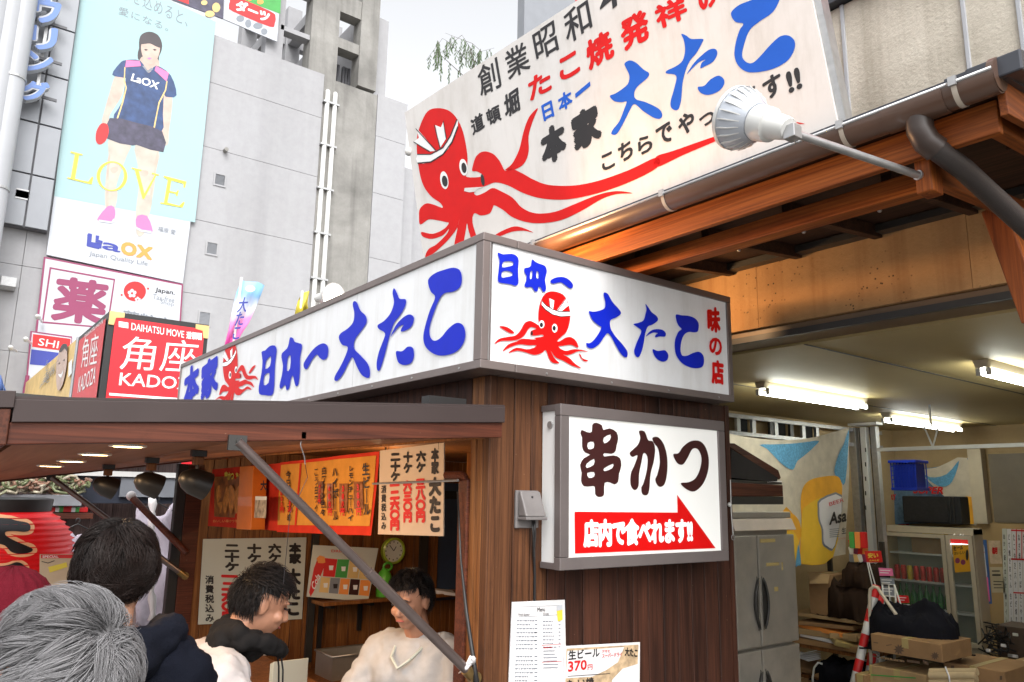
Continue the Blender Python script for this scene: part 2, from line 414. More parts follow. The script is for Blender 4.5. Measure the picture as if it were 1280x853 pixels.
M['tube'] = mat('fluorescent_tube', (1,1,1), .3, 0, 1, emit=20, ecol=(.95,1,.93))
M['cream_metal'] = mat('cream_enamel_metal', (.55,.48,.36), .4, .04, 8, dirt=.2)
M['stainless'] = mat('brushed_stainless', (.46,.43,.38), .38, .12, 5, metal=.6, dirt=.4)
M['stainless_dk'] = mat('dark_trim', (.03,.028,.025), .45, .1, 9)
M['card'] = mat('brown_cardboard', (.30,.17,.075), .85, .1, 8, bmp=.1, bs=60)
M['card2'] = mat('pale_cardboard', (.38,.25,.12), .85, .1, 8, bmp=.1, bs=60)
M['card_print'] = mat('faded_box_print', (.11,.065,.04), .8, .2, 12)
M['tape'] = mat('packing_tape', (.42,.32,.13), .35, .05, 8)
# ================================================================ GROUND
g = MB().box((-300,-300,-.2), (300,300,0)).build('ground', M['paving']); setp(g, kind='structure')
# ================================================================ FAR CONCRETE BUILDING (left)
BY = 25.0; B = PY(BY)
def bx(px, py): return B.hit(px, py).x
def bz(px, py): return B.hit(px, py).z
fb = thing('concrete_building', 'tall pale concrete building wall with bare grey strip, pipes and open rooftop frame', 'building', (6, BY, 0))
zt = bz(402, 92)
Lz = [0, bz(352,385), bz(486,327), bz(470,241.6), bz(467.6,169), zt]
Lz = [0, Lz[1]-(Lz[2]-Lz[1]), Lz[1], Lz[2], Lz[3], Lz[4], zt]
xs = [-14, bx(28,330), bx(228,354)+.6]
xg0, xg1 = bx(396,235), bx(466,235)
xe = bx(505,235)
for i in range(6):
    z0, z1 = Lz[i], Lz[i+1]
    for a, b in ((-14, xs[1]), (xs[1], xg0), (xg1, xe)):
        MB().box((a+.007, BY, z0+.007), (b-.007, BY+.4, z1-.007)).build('wall_panel', M['conc_wall'], fb)
MB().box((-14, BY+.06, 0), (xe-.02, BY+8, zt-.05)).build('core', M['conc_grey'], fb)
MB().box((xg0+.01, BY+.02, 0), (xg1-.01, BY+.5, bz(440,108))).build('bare_concrete_strip', M['conc_grey'], fb)
# right part steps back
MB().box((xe, BY+.5, 0), (bx(523,300), BY+8, bz(500,200))).build('side_wall', M['conc_wall'], fb)
MB().box((bx(523,300), BY+1.0, 0), (bx(620,300), BY+8, bz(540,212))).build('side_wall', M['conc_wall'], fb)
MB().box((bx(455,120), BY+.45, bz(470,205)-4), (bx(489,100), BY+3, bz(480,15))).build('stair_tower', M['conc_wall'], fb)
# open rooftop frame: front frame, back frame and beams between them
def fbox(name, p0, p1, y0=.1, y1=.7, m='conc_grey', dy=0):
    a, b = B.hit(*p0), B.hit(*p1)
    return MB().box((a.x, BY+y0, a.z), (b.x, BY+y1, b.z)).build(name, M[m], fb)
fbox('frame_column', (399,-90), (419,118), .03, .7); fbox('frame_column', (459.6,-90), (470,114), .03, .7); fbox('frame_column', (346,-90), (352.6,82), .1, .6, 'conc_wall')
fbox('frame_beam', (419.5,43), (459,71), .1, .65); fbox('frame_beam', (419.5,-14), (459,26), .1, .65); fbox('frame_beam', (352.8,29), (398.6,52.5), .1, .5, 'conc_wall'); fbox('frame_beam', (352.8,-30), (398.6,-2), .1, .5, 'conc_wall')
xa_, xb_, xc_ = bx(349,60), bx(409,60), bx(465,60)
for x in (xa_, xb_, xc_):
    for zz_ in (bz(385,44), bz(385,-14)):
        MB().box((x-.22, BY+.72, zz_-.25), (x+.22, BY+3.6, zz_+.2)).build('frame_brace', M['conc_wall'], fb)
    MB().box((x-.3, BY+3.62, zt-1), (x+.3, BY+4.1, bz(385,-60))).build('rear_column', M['conc_wall'], fb)
for zz_ in (bz(385,44), bz(385,-14)):
    MB().box((xa_+.32, BY+3.7, zz_-.22), (xb_-.32, BY+4.05, zz_+.22)).build('rear_beam', M['conc_wall'], fb); MB().box((xb_+.32, BY+3.7, zz_-.22), (xc_-.32, BY+4.05, zz_+.22)).build('rear_beam', M['conc_wall'], fb)
MB().box((bx(354,70), BY+1.2, zt-.3), (bx(366,70), BY+2.4, bz(358,66))).build('rooftop_unit', M['conc_dark'], fb, bev=.03)
for k in range(4): MB().box((bx(385+k*5,80), BY+1.4, zt-.3), (bx(387+k*5,80), BY+1.5, bz(385,75))).build('rooftop_railing', M['conc_dark'], fb)
for k in range(9):
    if k != 5: MB().box((bx(421+k*3.4,80), BY+.9, bz(440,112)-.2), (bx(423.6+k*3.4,80), BY+1.05, bz(430,66))).build('rooftop_slat', M['conc_dark'], fb)
# paired pipes with clamps
pa, pb = B.hit(414,116), B.hit(400,357)
for dx in (0, .30):
    MB().tube([(pa.x+dx-.15, BY-.05, pb.z-1.5), (pa.x+dx-.15, BY-.05, pa.z-.06), (pa.x+dx-.13, BY-.0, pa.z), (pa.x+dx-.13, BY+.1, pa.z)], .085, 10).build('drain_pipe', M['white_plastic'], fb, smooth=True, autos=50)
for k in range(5):
    z = pb.z + (pa.z-pb.z)*(k+.1)/4.4
    MB().box((pa.x-.32, BY-.14, z), (pa.x+.3, BY+.03, z+.07)).build('pipe_clamp', M['galv'], fb)
def opening(px0, py0, px1, py1):
    a, b = B.hit(px0, py0), B.hit(px1, py1)
    f = MB().box((a.x-.05, BY-.03, a.z+.05), (b.x+.05, BY+.02, a.z)).box((a.x-.05, BY-.03, b.z-.05), (b.x+.05, BY+.02, b.z)) \
        .box((a.x-.05, BY-.03, b.z), (a.x, BY+.02, a.z)).box((b.x, BY-.03, b.z), (b.x+.05, BY+.02, a.z)).build('window', M['conc_wall'], fb)
    n = 9; h = (a.z-b.z)/n; mb = MB()
    for i in range(n): mb.add([(a.x, BY-.02, b.z+i*h), (b.x, BY-.02, b.z+i*h), (b.x, BY+.0, b.z+i*h+h*.9), (a.x, BY+.0, b.z+i*h+h*.9)], [(0,1,2,3)])
    mb.build('louvre', M['louver'], f)
for q in ((269.5,217.5,280,233), (259.5,303,270,319), (250,390,261,407)): opening(*q)
a = B.hit(281,189); MB().tube([(a.x,BY-.2,a.z),(a.x,BY+.1,a.z)], .07).build('vent_stub', M['conc_grey'], fb)
# vent hood at far left
a = B.hit(1,346); b = B.hit(18,362)
MB().prism([(a.x,BY+.1,a.z+.05),(a.x,BY-.35,a.z-.05),(a.x,BY-.35,b.z),(a.x,BY-.2,b.z-.08),(a.x,BY+.1,b.z-.08)], (b.x-a.x,0,0)).build('vent_hood', M['galv'], fb)
# grey metal clad bay with square panels
bl = B.hit(0,283); br = B.hit(60,292); bw = bx(102,0)
zb = bz(40,290); zz = [zb + i*(bz(70,150)-bz(62,212))*1.0 for i in range(13)]
xcol = [bx(-40,250), bx(4,250), bx(35,240), bx(66,235)]
bay = fb
for i in range(12):
    for j in range(3):
        MB().box((xcol[j]+.02, BY-.35, zz[i]+.02), (xcol[j+1]-.02, BY-.2, zz[i+1]-.02)).build('cladding_panel', M['louver'], bay, bev=.012)
MB().box((xcol[0], BY-.28, zb), (xcol[3], BY+.1, zz[-1])).build('cladding_backing', M['conc_dark'], bay)
mb = MB(); a = B.hit(19,240); b = B.hit(33,253)
for i in range(6): 
    z = a.z+(b.z-a.z)*i/6; mb.box((a.x, BY-.37, z), (b.x, BY-.345, z-.09))
mb.build('louvre', M['galv'], bay)
# round columns at the very left, standing forward of the wall
for (px, py, r) in ((8,150,.30), (-8,150,.34), (-30,150,.4)):
    q = PY(BY-1.2).hit(px, py)
    MB().tube([(q.x, BY-1.2, 0), (q.x, BY-1.2, 26)], r, 20).build('round_column', M['column_white'], fb, smooth=True, autos=60)
for k in range(7):
    q = PY(BY-1.2).hit(8,150); MB().lathe([(.305,0),(.325,.01),(.325,.08),(.305,.09)], (q.x, BY-1.2, 3.2+k*3.2), n=20).build('column_joint', M['galv'], fb)
# vertical channel letters
vs_ = thing('vertical_letter_sign', 'blue white-edged katakana letters stacked down the left edge of the pale building', 'sign', (bx(45,60), BY-.9, bz(40,130)))
SP = PY(BY-.9)
def chan(ch, q):
    bl_, br_, tl_ = q
    for nm, m, off, bo in (('letter_back', 'poster_white', 0, .085), ('letter_face', 'neon_blue', .012, .045)):
        me = textmesh(SP, [(ch, bl_, br_, tl_, bo)], off)
        if nm == 'letter_back':
            bm = bmesh.new(); bm.from_mesh(me); r = bmesh.ops.extrude_face_region(bm, geom=bm.faces[:])
            bmesh.ops.translate(bm, verts=[e for e in r['geom'] if isinstance(e, bmesh.types.BMVert)], vec=(0,.22,0)); bmesh.ops.recalc_face_normals(bm, faces=bm.faces); bm.to_mesh(me); bm.free()
        link(nm, me, M[m], vs_)
chan('ウ', ((40,27),(75,33),(43,-8))); chan('リ', ((35,60),(70,66),(38,30)))
chan('ン', ((28,88),(65,94),(31,61))); chan('グ', ((24,124),(60,131),(27,97)))
for k in range(5):
    z = bz(40,130)+k*1.15; MB().beam((bx(30,100), BY-.66, z), (bx(72,100), BY-.66, z), .05, .08).beam((bx(50,100), BY-.68, z), (bx(50,100), BY-.3, z), .05, .05).build('mount_rail', M['conc_dark'], vs_)
MB().box((bx(46,90), BY-.6, bz(40,135)), (bx(46,90)+.08, BY-.5, bz(40,-40))).build('mount_post', M['galv'], vs_)

# ---- big sports banner
NB = PY(BY-.12)
z1 = (0,0,3.28125); z2 = (0,240,3.159)
bn = thing('sports_banner', 'tall mint banner with standing table tennis player and yellow LOVE hung on pale wall', 'banner', NB.hit(145,340))
slab('banner_sheet', NB, [(58,318.5),(228.5,354.5),(272,8),(108,-60)], M['poster_white'], bn, .05)
flat('mint_field', NB, [Z(z1,(222,805),(800,853+60),(885,90),(690,0),(340,-200))], M['mint'], bn, .003)
text(NB, [('心を込めると、', (150,-3), (234,34), (153,-20), 0, False, 1.15), ('愛になる。', (148,18), (210,40), (149,8), 0, False, 1.2)], M['grey_print'], bn, .008)
# printed figure
def fp(nm, m, zo, pts, off, sm=3): return flat(nm, NB, [Z(zo, *pts)], M[m], bn, off, sm)
fp('printed_ponytail','hair_print',z1,[(570,200),(565,240),(580,245),(600,200),(640,235),(648,258),(652,225),(640,180),(600,170)],.006)
fp('printed_leg','skin_print2',z1,[(450,565),(535,590),(520,640),(490,720),(470,790),(462,855),(435,855),(430,790),(437,700),(445,640)],.006)
fp('printed_leg','skin_print2',z1,[(555,595),(650,620),(640,700),(628,800),(610,870),(590,960),(560,960),(558,860),(570,760),(565,680)],.006)
fp('printed_leg','skin_print2',z2,[(418,-10),(462,-10),(455,60),(425,62)],.0065)
fp('printed_leg','skin_print2',z2,[(555,20),(600,20),(585,100),(552,100)],.0065)
fp('printed_arm','skin_print',z1,[(475,310),(510,325),(500,390),(470,440),(447,480),(445,525),(430,530),(418,500),(430,450),(450,380)],.006)
fp('printed_arm','skin_print',z1,[(670,390),(705,395),(702,470),(692,540),(690,590),(670,598),(655,575),(662,540),(668,470)],.006)
fp('printed_neck','skin_print',z1,[(580,235),(645,240),(650,290),(610,300),(578,275)],.007)
fp('printed_shirt','navy_shirt',z1,[(515,248),(575,250),(610,300),(640,270),(700,310),(724,392),(680,398),(672,385),(668,470),(662,540),(560,518),(465,490),(500,420),(515,330),(508,320),(460,308),(490,262)],.008)
fp('printed_shoulder','pink_print',z1,[(517,249),(572,251),(578,272),(514,277)],.010,0)
fp('printed_shoulder','pink_print',z1,[(640,272),(692,300),(683,335),(634,290)],.010,0)
fp('printed_shorts','dark_print',z1,[(450,485),(560,505),(665,540),(670,625),(560,595),(545,598),(440,570)],.010,2)
fp('printed_calf_tone','skin_print',z1,[(437,700),(445,640),(452,640),(446,720),(444,855),(435,855)],.0075)
fp('printed_calf_tone','skin_print',z1,[(640,640),(650,622),(640,700),(622,800),(616,800),(630,700)],.0075)
fp('printed_knee','skin_print',z1,[(455,690),(480,685),(484,700),(468,712),(455,705)],.0078)
fp('printed_knee','skin_print',z1,[(580,700),(606,702),(606,718),(590,724),(578,715)],.0078)
fp('printed_fist','skin_print2',z1,[(656,560),(672,556),(690,575),(686,594),(668,598),(656,580)],.0085)
fp('printed_collar','grey_print',z1,[(583,272),(606,300),(628,285),(622,278),(606,290),(590,270)],.0095,0)
fp('printed_hair','hair_print',z1,[(575,150),(600,133),(630,135),(655,155),(665,190),(655,225),(640,235),(580,220),(570,190)],.0105)
fp('printed_face','skin_print',z1,[(580,182),(600,172),(640,178),(655,190),(652,225),(635,258),(612,265),(592,245),(580,215)],.012)
fp('printed_fringe','hair_print',z1,[(575,150),(600,133),(630,135),(655,155),(660,195),(640,192),(615,180),(590,182),(576,180)],.014)
for ex in (598, 634): fp('printed_eye','hair_print',z1,[(ex-8,205),(ex,202),(ex+9,206),(ex,210)],.014,1)
fp('printed_lips','pink_print',z1,[(602,240),(612,237),(623,241),(612,246)],.014,1)
for lp in ([(510,275),(507,330),(515,360),(500,420),(478,487),(484,488),(505,424),(520,362),(512,330),(514,278)], [(683,330),(676,370),(650,420),(640,470),(628,530),(634,532),(645,472),(655,424),(681,372),(687,335)]): fp('printed_seam','yellow_faint',z1,lp,.0095,1)
fp('printed_paddle','red',z1,[(415,508),(440,512),(445,545),(432,580),(408,594),(393,578),(395,540)],.011)
fp('printed_shoe','pink_print',z2,[(425,57),(450,60),(455,90),(440,122),(390,115),(388,100)],.009,2)
fp('printed_shoe','pink_print',z2,[(542,95),(580,95),(600,140),(598,162),(555,155),(536,130)],.009,2)
fp('printed_sole','poster_white',z2,[(390,110),(440,118),(448,105),(454,118),(440,125),(388,118)],.012,1)
fp('printed_sole','poster_white',z2,[(537,138),(560,150),(598,155),(598,164),(556,158),(536,146)],.012,1)
text(NB, [('LaOX', (163,101), (197,112.5), (166,92), .035)], M['white'], bn, .012)
fl_ = lambda nm, *lps: flat(nm, NB, [Z(z1,*lp) for lp in lps], M['yellow_print'], bn, .015)
fl_('serif_letter', [(290,622),(338,634),(337,639),(324,637),(307,734),(340,743),(362,746),(377,726),(382,728),(376,758),(276,733),(277,728),(290,731),(307,633),(289,628)])
el = lambda cx, cy, rx, ry, rot: [(cx+rx*math.cos(t*math.pi/16)*math.cos(rot)-ry*math.sin(t*math.pi/16)*math.sin(rot), cy+rx*math.cos(t*math.pi/16)*math.sin(rot)+ry*math.sin(t*math.pi/16)*math.cos(rot)) for t in range(32)]
fl_('serif_letter', el(459,724,63,61,.2), el(459,724,49,57,.2))
fl_('serif_letter', [(540,688),(580,698),(579,703),(568,701),(592,795),(636,718),(622,715),(623,710),(652,717),(651,722),(641,720),(590,818),(584,816),(552,697),(539,693)])
fl_('serif_letter', [(672,722),(764,746),(758,772),(752,770),(752,755),(702,741),(695,784),(722,790),(729,781),(733,782),(727,806),(723,805),(720,796),(694,790),(686,832),(735,845),(752,829),(757,831),(748,853),(657,836),(658,831),(672,833),(688,738),(671,728)])
text(NB, [('L', (108,308), (124,312), (110,291.5), .045), ('a', (127,311),(150,316.5),(129,302),.05)], M['navy_print'], bn, .008)
flat('logo_bar', NB, [Z(z2,(345,168),(362,168),(358,198),(402,205),(400,224),(342,214))], M['navy_print'], bn, .010)
flat('logo_bar', NB, [Z(z2,(378,172),(392,174),(389,190),(405,194),(404,204),(376,200))], M['navy_print'], bn, .012)
text(NB, [('ox', (150,318),(190,326),(152,301),.05)], M['orange_print'], bn, .008)
text(NB, [('Japan Quality Life', (111,321),(184,334),(112,314),0)], M['grey_print'], bn, .008)
text(NB, [('福原 愛', (197,289),(219,294),(198,283),0)], M['grey_print'], bn, .008)
# ---- plum framed pharmacy poster
ph = thing('pharmacy_poster', 'white poster with big plum medicine character in a square frame, below the mint banner', 'poster', NB.hit(140,400))
slab('poster_sheet', NB, [(55,321),(229,355.5),(222,470),(38,470)], M['maroon'], ph, .05)
flat('poster_field', NB, [[(57,323.5),(227,357),(220,468),(41,468)]], M['poster_white'], ph, .003)
flat('frame_line', NB, [[(62,334),(144,349),(135,411),(52,404)], [(64,336.5),(142,350.8),(133,409),(54.5,402)]], M['maroon'], ph, .006)
text(NB, [('薬', (62,401),(131,408),(70,344),.035)], M['maroon'], ph, .008)
fc = NB.hit(168,365)
def disc(nm, pl, px, py, rx, ry, m, parent, off, n=24, rot=0):
    return flat(nm, pl, [[(px+rx*math.cos(2*math.pi*k/n)*math.cos(rot)-ry*math.sin(2*math.pi*k/n)*math.sin(rot), py+rx*math.cos(2*math.pi*k/n)*math.sin(rot)+ry*math.sin(2*math.pi*k/n)*math.cos(rot)) for k in range(n)]], M[m], parent, off)
disc('blossom_disc', NB, 168.5, 364.5, 14, 12.5, 'red', ph, .006)
for cx, cy, r in ((165,367,3),(172,375,2)):
    for k in range(5):
        an = k*2*math.pi/5-1.57; disc('petal', NB, cx+r*1.15*math.cos(an), cy+r*1.15*math.sin(an), r*.75, r*.75, 'poster_white', ph, .009+.0005*k, 10)
disc('petal', NB, 152,369,1.4,1.4,'red',ph,.008,8); disc('petal', NB, 185,361,1.4,1.4,'red',ph,.008,8)
text(NB, [('Japan.', (193.5,366.5),(218,370.5),(194.5,359.5),.02)], M['ink'], ph, .008)
text(NB, [('Tax-free', (190.5,374),(217.5,379),(191.5,367.5),0), ('Shop', (200,381),(217,385),(200.5,374.5),0)], M['grey_print'], ph, .008)
text(NB, [('薬粧店', (152,403),(214,414),(154,387),.03)], M['grey_print'], ph, .008)
# second poster below (red / navy)
p2 = thing('cosmetics_poster', 'narrow red and navy poster half hidden behind the portrait hoarding', 'poster', NB.hit(60,450))
slab('poster_sheet', NB, [(38,414),(90,421),(86,500),(30,500)], M['maroon'], p2, .05, off=.03)
flat('poster_field', NB, [[(40,416),(89,423),(85,500),(32,500)]], M['poster_white'], p2, .035)
flat('red_band', NB, [[(41,418),(88,424),(86.5,440),(40,434)]], M['red'], p2, .04)
flat('navy_band', NB, [[(39,437),(86,443),(85,460),(37,456)]], M['navy_print'], p2, .04)
text(NB, [('SHI', (47,432),(72,436),(49,423),0)], M['white'], p2, .045)
MB().tube([NB.w(*NB.uv(30,492),.1), NB.w(*NB.uv(34,470),.1)], .05).build('poster_bracket', M['maroon'], p2)
for k, (q, e) in enumerate((((52,403),(38,398)), ((38,430),(30,424)), ((20,440),(60,446)))):
    l = MB(); A_ = NB.w(*NB.uv(*q), .1); E_ = NB.w(*NB.uv(q[0]-14,q[1]+2), 1.4)
    lt = thing('wall_spotlight', 'small white arm spotlight, %s down the left of the plum poster' % ('uppermost','middle','lowest')[k], 'lamp', A_, 'arm spotlights beside the plum poster')
    l.tube([A_, E_], .035, 6); l.build('arm', M['white_plastic'], lt)
    MB().lathe([(.02,0),(.05,.03),(.07,.13),(.06,.14),(.0,.12)], E_, (.3,1,-.2), 12).build('lamp_head', M['white_plastic'], lt, smooth=True)
# posters at top
tp = thing('roof_edge_poster', 'dark picture poster with small yellow lights high on the pale building', 'poster', NB.hit(250,10))
slab('poster_sheet', NB, [(212,-40),(281,-30),(278.5,24),(211,-1)], M['dark_print'], tp, .05, off=.02)
flat('red_patch', NB, [[(212,-3),(236,6),(234,-12),(212,-15)]], M['red'], tp, .025)
for q in ((262,18,6,4),(270,10,5,6),(255,4,4,3)): disc('printed_light', NB, *q, 'yellow_faint', tp, .026)
tp = thing('darts_poster', 'white poster with a red oval reading darts in katakana, high beside rooftop frame', 'poster', NB.hit(315,25))
slab('poster_sheet', NB, [(279,24),(346,52.5),(352,-30),(284,-50)], M['poster_white'], tp, .05, off=.02)
flat('green_band', NB, [[(286,-6),(350,18),(352,-30),(286,-50)]], M['green_print'], tp, .025)
flat('red_oval', NB, [[(287,3),(292,-4),(338,15),(344,22),(343,30),(337,34),(291,15),(286,9)]], M['red'], tp, .028, 3)
text(NB, [('ダーツ', (293,13),(335,30),(296,-1),.05)], M['white'], tp, .032)
for q in ((300,24,5,4),(310,30,4,5),(322,33,6,4),(330,40,4,4)): disc('printed_photo', NB, *q, 'grey_print', tp, .026)
for q in ((312,-2,3,4),(325,3,4,3)): disc('printed_photo', NB, *q, 'orange_print', tp, .029)
# grey block far behind the billboard
q = PY(40); a = q.hit(655,40); MB().box((a.x,40,0),(a.x+14,40.8,a.z+14)).build('grey_block', M['louver'])
setp(bpy.data.objects['grey_block'], 'plain grey building edge rising behind the octopus billboard', 'building')
# ================================================================ RED THEATRE SIGN CUBE + PORTRAIT HOARDING
KY = 13.5; K = PY(KY); a = K.hit(137,389)
kx = a.x; kz = a.z; kx1 = K.hit(261,408).x; kb = K.hit(137,520).z
kz_t = thing('theatre_sign_box', 'red box sign with white characters and KADOZA, black frame and gold corners', 'sign', ((kx+kx1)/2, KY+.5, kb-1.2))
ky1 = PX(kx).hit(98,425).y
MB().box((kx,KY,kb-1.2),(kx1,ky1,kz)).build('box', M['black_plastic'], kz_t)
k1 = PY(KY)
def kin(x0, z0, x1, z1): return [(x0,z0),(x1,z0),(x1,z1),(x0,z1)]
def face(nm, pl, L, m, parent, off): return link(nm, onplane(fill(L), pl, off), M[m], parent)
face('front_panel', k1, [kin(kx+.09, kb-1.1, kx1-.07, kz-.09)], 'red_k', kz_t, .02)
flat('emblem', k1, [[(148,402),(160,404),(160,411),(148,409)]], M['white'], kz_t, .024)
text(k1, [('DAIHATSU MOVE', (163.5,413),(229.5,423),(164,404),.01), ('道頓堀', (232,424),(251.5,426),(232.5,414.5),.03),
          ('角座', (148,462),(243,467),(155,420),-.0), ('KADOZA', (148,482),(252,489),(150,466),.015)], M['white'], kz_t, .026)
flat('underline', k1, [[(136,491.5),(250,500),(250,503),(136,494.5)]], M['white'], kz_t, .026)
for c in ((137,389,1),(261,408,-1)):
    q = k1.hit(c[0],c[1]); s_ = c[2]
    MB().prism([(q.x,KY-.03,q.z),(q.x+s_*.22,KY-.03,q.z),(q.x+s_*.22,KY-.03,q.z-.08),(q.x+s_*.1,KY-.03,q.z-.1),(q.x+s_*.08,KY-.03,q.z-.22),(q.x,KY-.03,q.z-.22)], (0,.02,0)).build('gold_corner', M['yellow_faint'], kz_t)
ks = PX(kx)
face('side_panel', ks, [kin(-(ky1-.25), kb-1.1, -(KY+.12), kz-.1)], 'red_k', kz_t, .02)
text(ks, [('角座', (103,461),(123,456),(106,424),0), ('KADOZA', (99,492),(121,479),(101,472),.01), ('DAIHATSU MOVE', (108,423),(131,404),(108,419),.01)], M['white'], kz_t, .026)
MB().box((kx-.02,ky1,kb-1.2),(kx+.3,ky1+.12,kz+.02)).build('white_post', M['column_white'], kz_t)
hy0 = ky1+.12; hy1 = PX(kx).hit(34,466).y
ho = thing('portrait_hoarding', 'long yellow hoarding with a smiling man portrait leading back from the red box sign', 'billboard', (kx+.2, (hy0+hy1)/2, kb-1.2))
MB().box((kx,hy0,kb-1.2),(kx+.3,hy1,kz)).build('hoarding_board', M['yellow_faint'], ho)
text(ks, [('今喜劇', (50,487),(70,466),(56,470),0,True,.9)], M['grey_print'], ho, .03)
text(ks, [('よしもと', (59,480),(64,477),(58,452),0,True,.9)], M['grey_print'], ho, .03)
flat('portrait_face', ks, [[(72,470),(73,450),(78,436),(83,430),(86,440),(85,460),(80,482),(74,488)]], M['skin_print'], ho, .03, 3)
flat('portrait_hair', ks, [[(76,440),(80,431),(86,431),(86.5,440),(83,436),(79,440)]], M['hair_print'], ho, .034, 3)
flat('portrait_smile', ks, [[(75,468),(79,468),(82,462),(79,473)]], M['white'], ho, .036, 2)
flat('portrait_eye', ks, [[(75,455),(77.5,453),(77,455.5)]], M['ink'], ho, .036, 1); flat('portrait_eye', ks, [[(81,451),(83.5,449),(83,451.5)]], M['ink'], ho, .036, 1)
flat('white_label', ks, [[(88,454),(92.5,449),(92,467),(87.5,472)]], M['white'], ho, .03)
MB().box((kx-.03,hy0,kb),(kx+.33,hy1,kb+.02)).build('lower_rail', M['galv'], ho)
# ================================================================ NARROW FLAGS
def flag(nm, lab, poly, pole, y, m, extra=None):
    F_ = PY(y); b_ = F_.hit(*pole[1]); t_ = thing(nm, lab, 'flag', (b_.x, y, 0))
    p_ = F_.hit(*pole[0]); MB().tube([(b_.x,y,0), tuple(p_)], .018, 8).build('pole', M['white_plastic'], t_)
    # cloth with ripples: loft between left and right edges
    L_, R_ = poly; n = len(L_); V, Fc = [], []
    for i in range(n):
        a_, c_ = F_.hit(*L_[i]), F_.hit(*R_[i])
        for j in range(6): 
            p = a_.lerp(c_, j/5); p.y += .05*math.sin(j*1.5+i*1.1); V.append(p)
    for i in range(n-1):
        for j in range(5): Fc.append((i*6+j, i*6+j+1, i*6+j+7, i*6+j+6))
    mb = MB(); mb.v = [tuple(v) for v in V]; mb.f = Fc; o = mb.build('flag_cloth', m, t_, smooth=True)
    s_ = o.modifiers.new('solid', 'SOLIDIFY'); s_.thickness = .004
    return t_, F_
def flagmat():
    m, t, p = base('pink_blue_flag_cloth'); v = coords(t, (1,1,1), False); sx = nd(t, 'SeparateXYZ'); t.links.new(v, sx.inputs[0])
    n = noisen(t, v, 2.5, 2); ad = nd(t, 'Math'); ad.operation = 'MULTIPLY_ADD'; ad.inputs[1].default_value = .5; t.links.new(n, ad.inputs[0]); t.links.new(sx.outputs[2], ad.inputs[2])
    mr = nd(t, 'MapRange'); mr.inputs[1].default_value = 3.95; mr.inputs[2].default_value = 4.85; t.links.new(ad.outputs[0], mr.inputs[0])
    c = ramp(t, mr.outputs[0], [(.0,(.70,.08,.35)),(.3,(.75,.25,.50)),(.42,(.7,.7,.75)),(.62,(.45,.55,.75)),(.72,(.25,.5,.8)),(1,(.3,.55,.8))])
    t.links.new(c, p.inputs['Base Color']); p.inputs['Roughness'].default_value = .8; return m
fy = 9.5
ft, FF = flag('banner_flag', 'tall narrow pink and pale blue flag waving above the long white sign', [[(302,350),(297,365),(292,385),(287,405),(281,425),(274,450)], [(332,356),(326,372),(318,388),(310,404),(300,420),(290,445)]], ((302,347),(277,470)), fy, flagmat())
text(FF.off(.12), [('大たこ', (288,425),(300,424),(300,372),.03,True,.85)], M['navy_print'], ft, .0)
disc('flag_emblem', FF.off(.13), 313, 361, 6, 4, 'white', ft, 0)
flag('yellow_flag', 'small bright yellow flag behind the glowing floodlight on the long sign', [[(378,366),(374,376),(370,392)], [(388,364),(386,378),(385,390)]], ((378,364),(369,400)), 8.2, M['yellow_print'])
flag('shop_flag', 'blue red and white flag tip at the left edge above the awning corner', [[(-8,468),(-8,482),(-8,496)], [(2,470),(5,480),(9,492)]], ((-8,465),(-10,500)), 6.0, M['neon_blue'])
# ================================================================ BOOTH
WX, WY = 1.96, 2.72          # left wall plane X, right wall plane Y
WX1 = 3.60; SZ0, SZ1 = 2.41, 3.0
EY = 6.9                     # end wall of the stall
booth = thing('takoyaki_booth', 'dark wood planked corner booth under the long white octopus sign', 'food stall', (2.8, 4.6, 0))
# right wall: individual planks sharing one mesh
def planks(n, p0, step, zb_, zt_, th, along, m, parent, name='plank', gap=.004):
    """n boards starting at p0 going in direction along ('x' or 'y')"""
    wd = step-gap
    if along == 'x': mb = MB().box((0, 0, zb_), (wd, th, zt_))
    else: mb = MB().box((0, 0, zb_), (th, wd, zt_))
    me = mb.mesh(name); me.materials.append(m); par = wl(parent)
    for i in range(n):
        o = bpy.data.objects.new(name, me); COL.objects.link(o); o.parent = parent
        d = Vector((step*i, random.uniform(0,.0015), 0)) if along == 'x' else Vector((random.uniform(0,.0015), step*i, 0))
        o.location = Vector(p0)+d-par
        b = o.modifiers.new('bevel', 'BEVEL'); b.width = .003; b.segments = 1
    return me
planks(3, (WX+.045, WY, 0), .098, 0, SZ0, .02, 'x', M['wall_wood2'], booth)
planks(12, (WX+.045+.294, WY, 0), (WX1-WX-.339)/12, 0, SZ0, .02, 'x', M['wall_wood'], booth)
MB().box((WX+.02, WY+.022, 0), (WX1-.02, WY+.06, SZ0+.2)).build('wall_backing', M['stainless_dk'], booth)
MB().box((WX1-.006, WY-.004, 0), (WX1+.03, WY+.9, SZ0)).build('side_wall', M['wall_wood'], booth)
# corner post, left return, jamb
MB().box((WX, WY-.006, 0), (WX+.043, WY+.04, SZ0)).build('corner_post', M['wall_wood2'], booth, bev=.004)
planks(2, (WX, WY+.042, 0), .047, 0, SZ0, .02, 'y', M['inner_wood'], booth)
MB().box((WX+.022, WY+.05, 0), (WX+.05, WY+.14, SZ0)).build('wall_backing', M['stainless_dk'], booth)
jy0, jy1 = 2.855, 2.925
MB().box((WX-.012, jy0, 0), (WX+.05, jy1, 1.96)).build('door_jamb', M['fascia_wood'], booth, bev=.006)
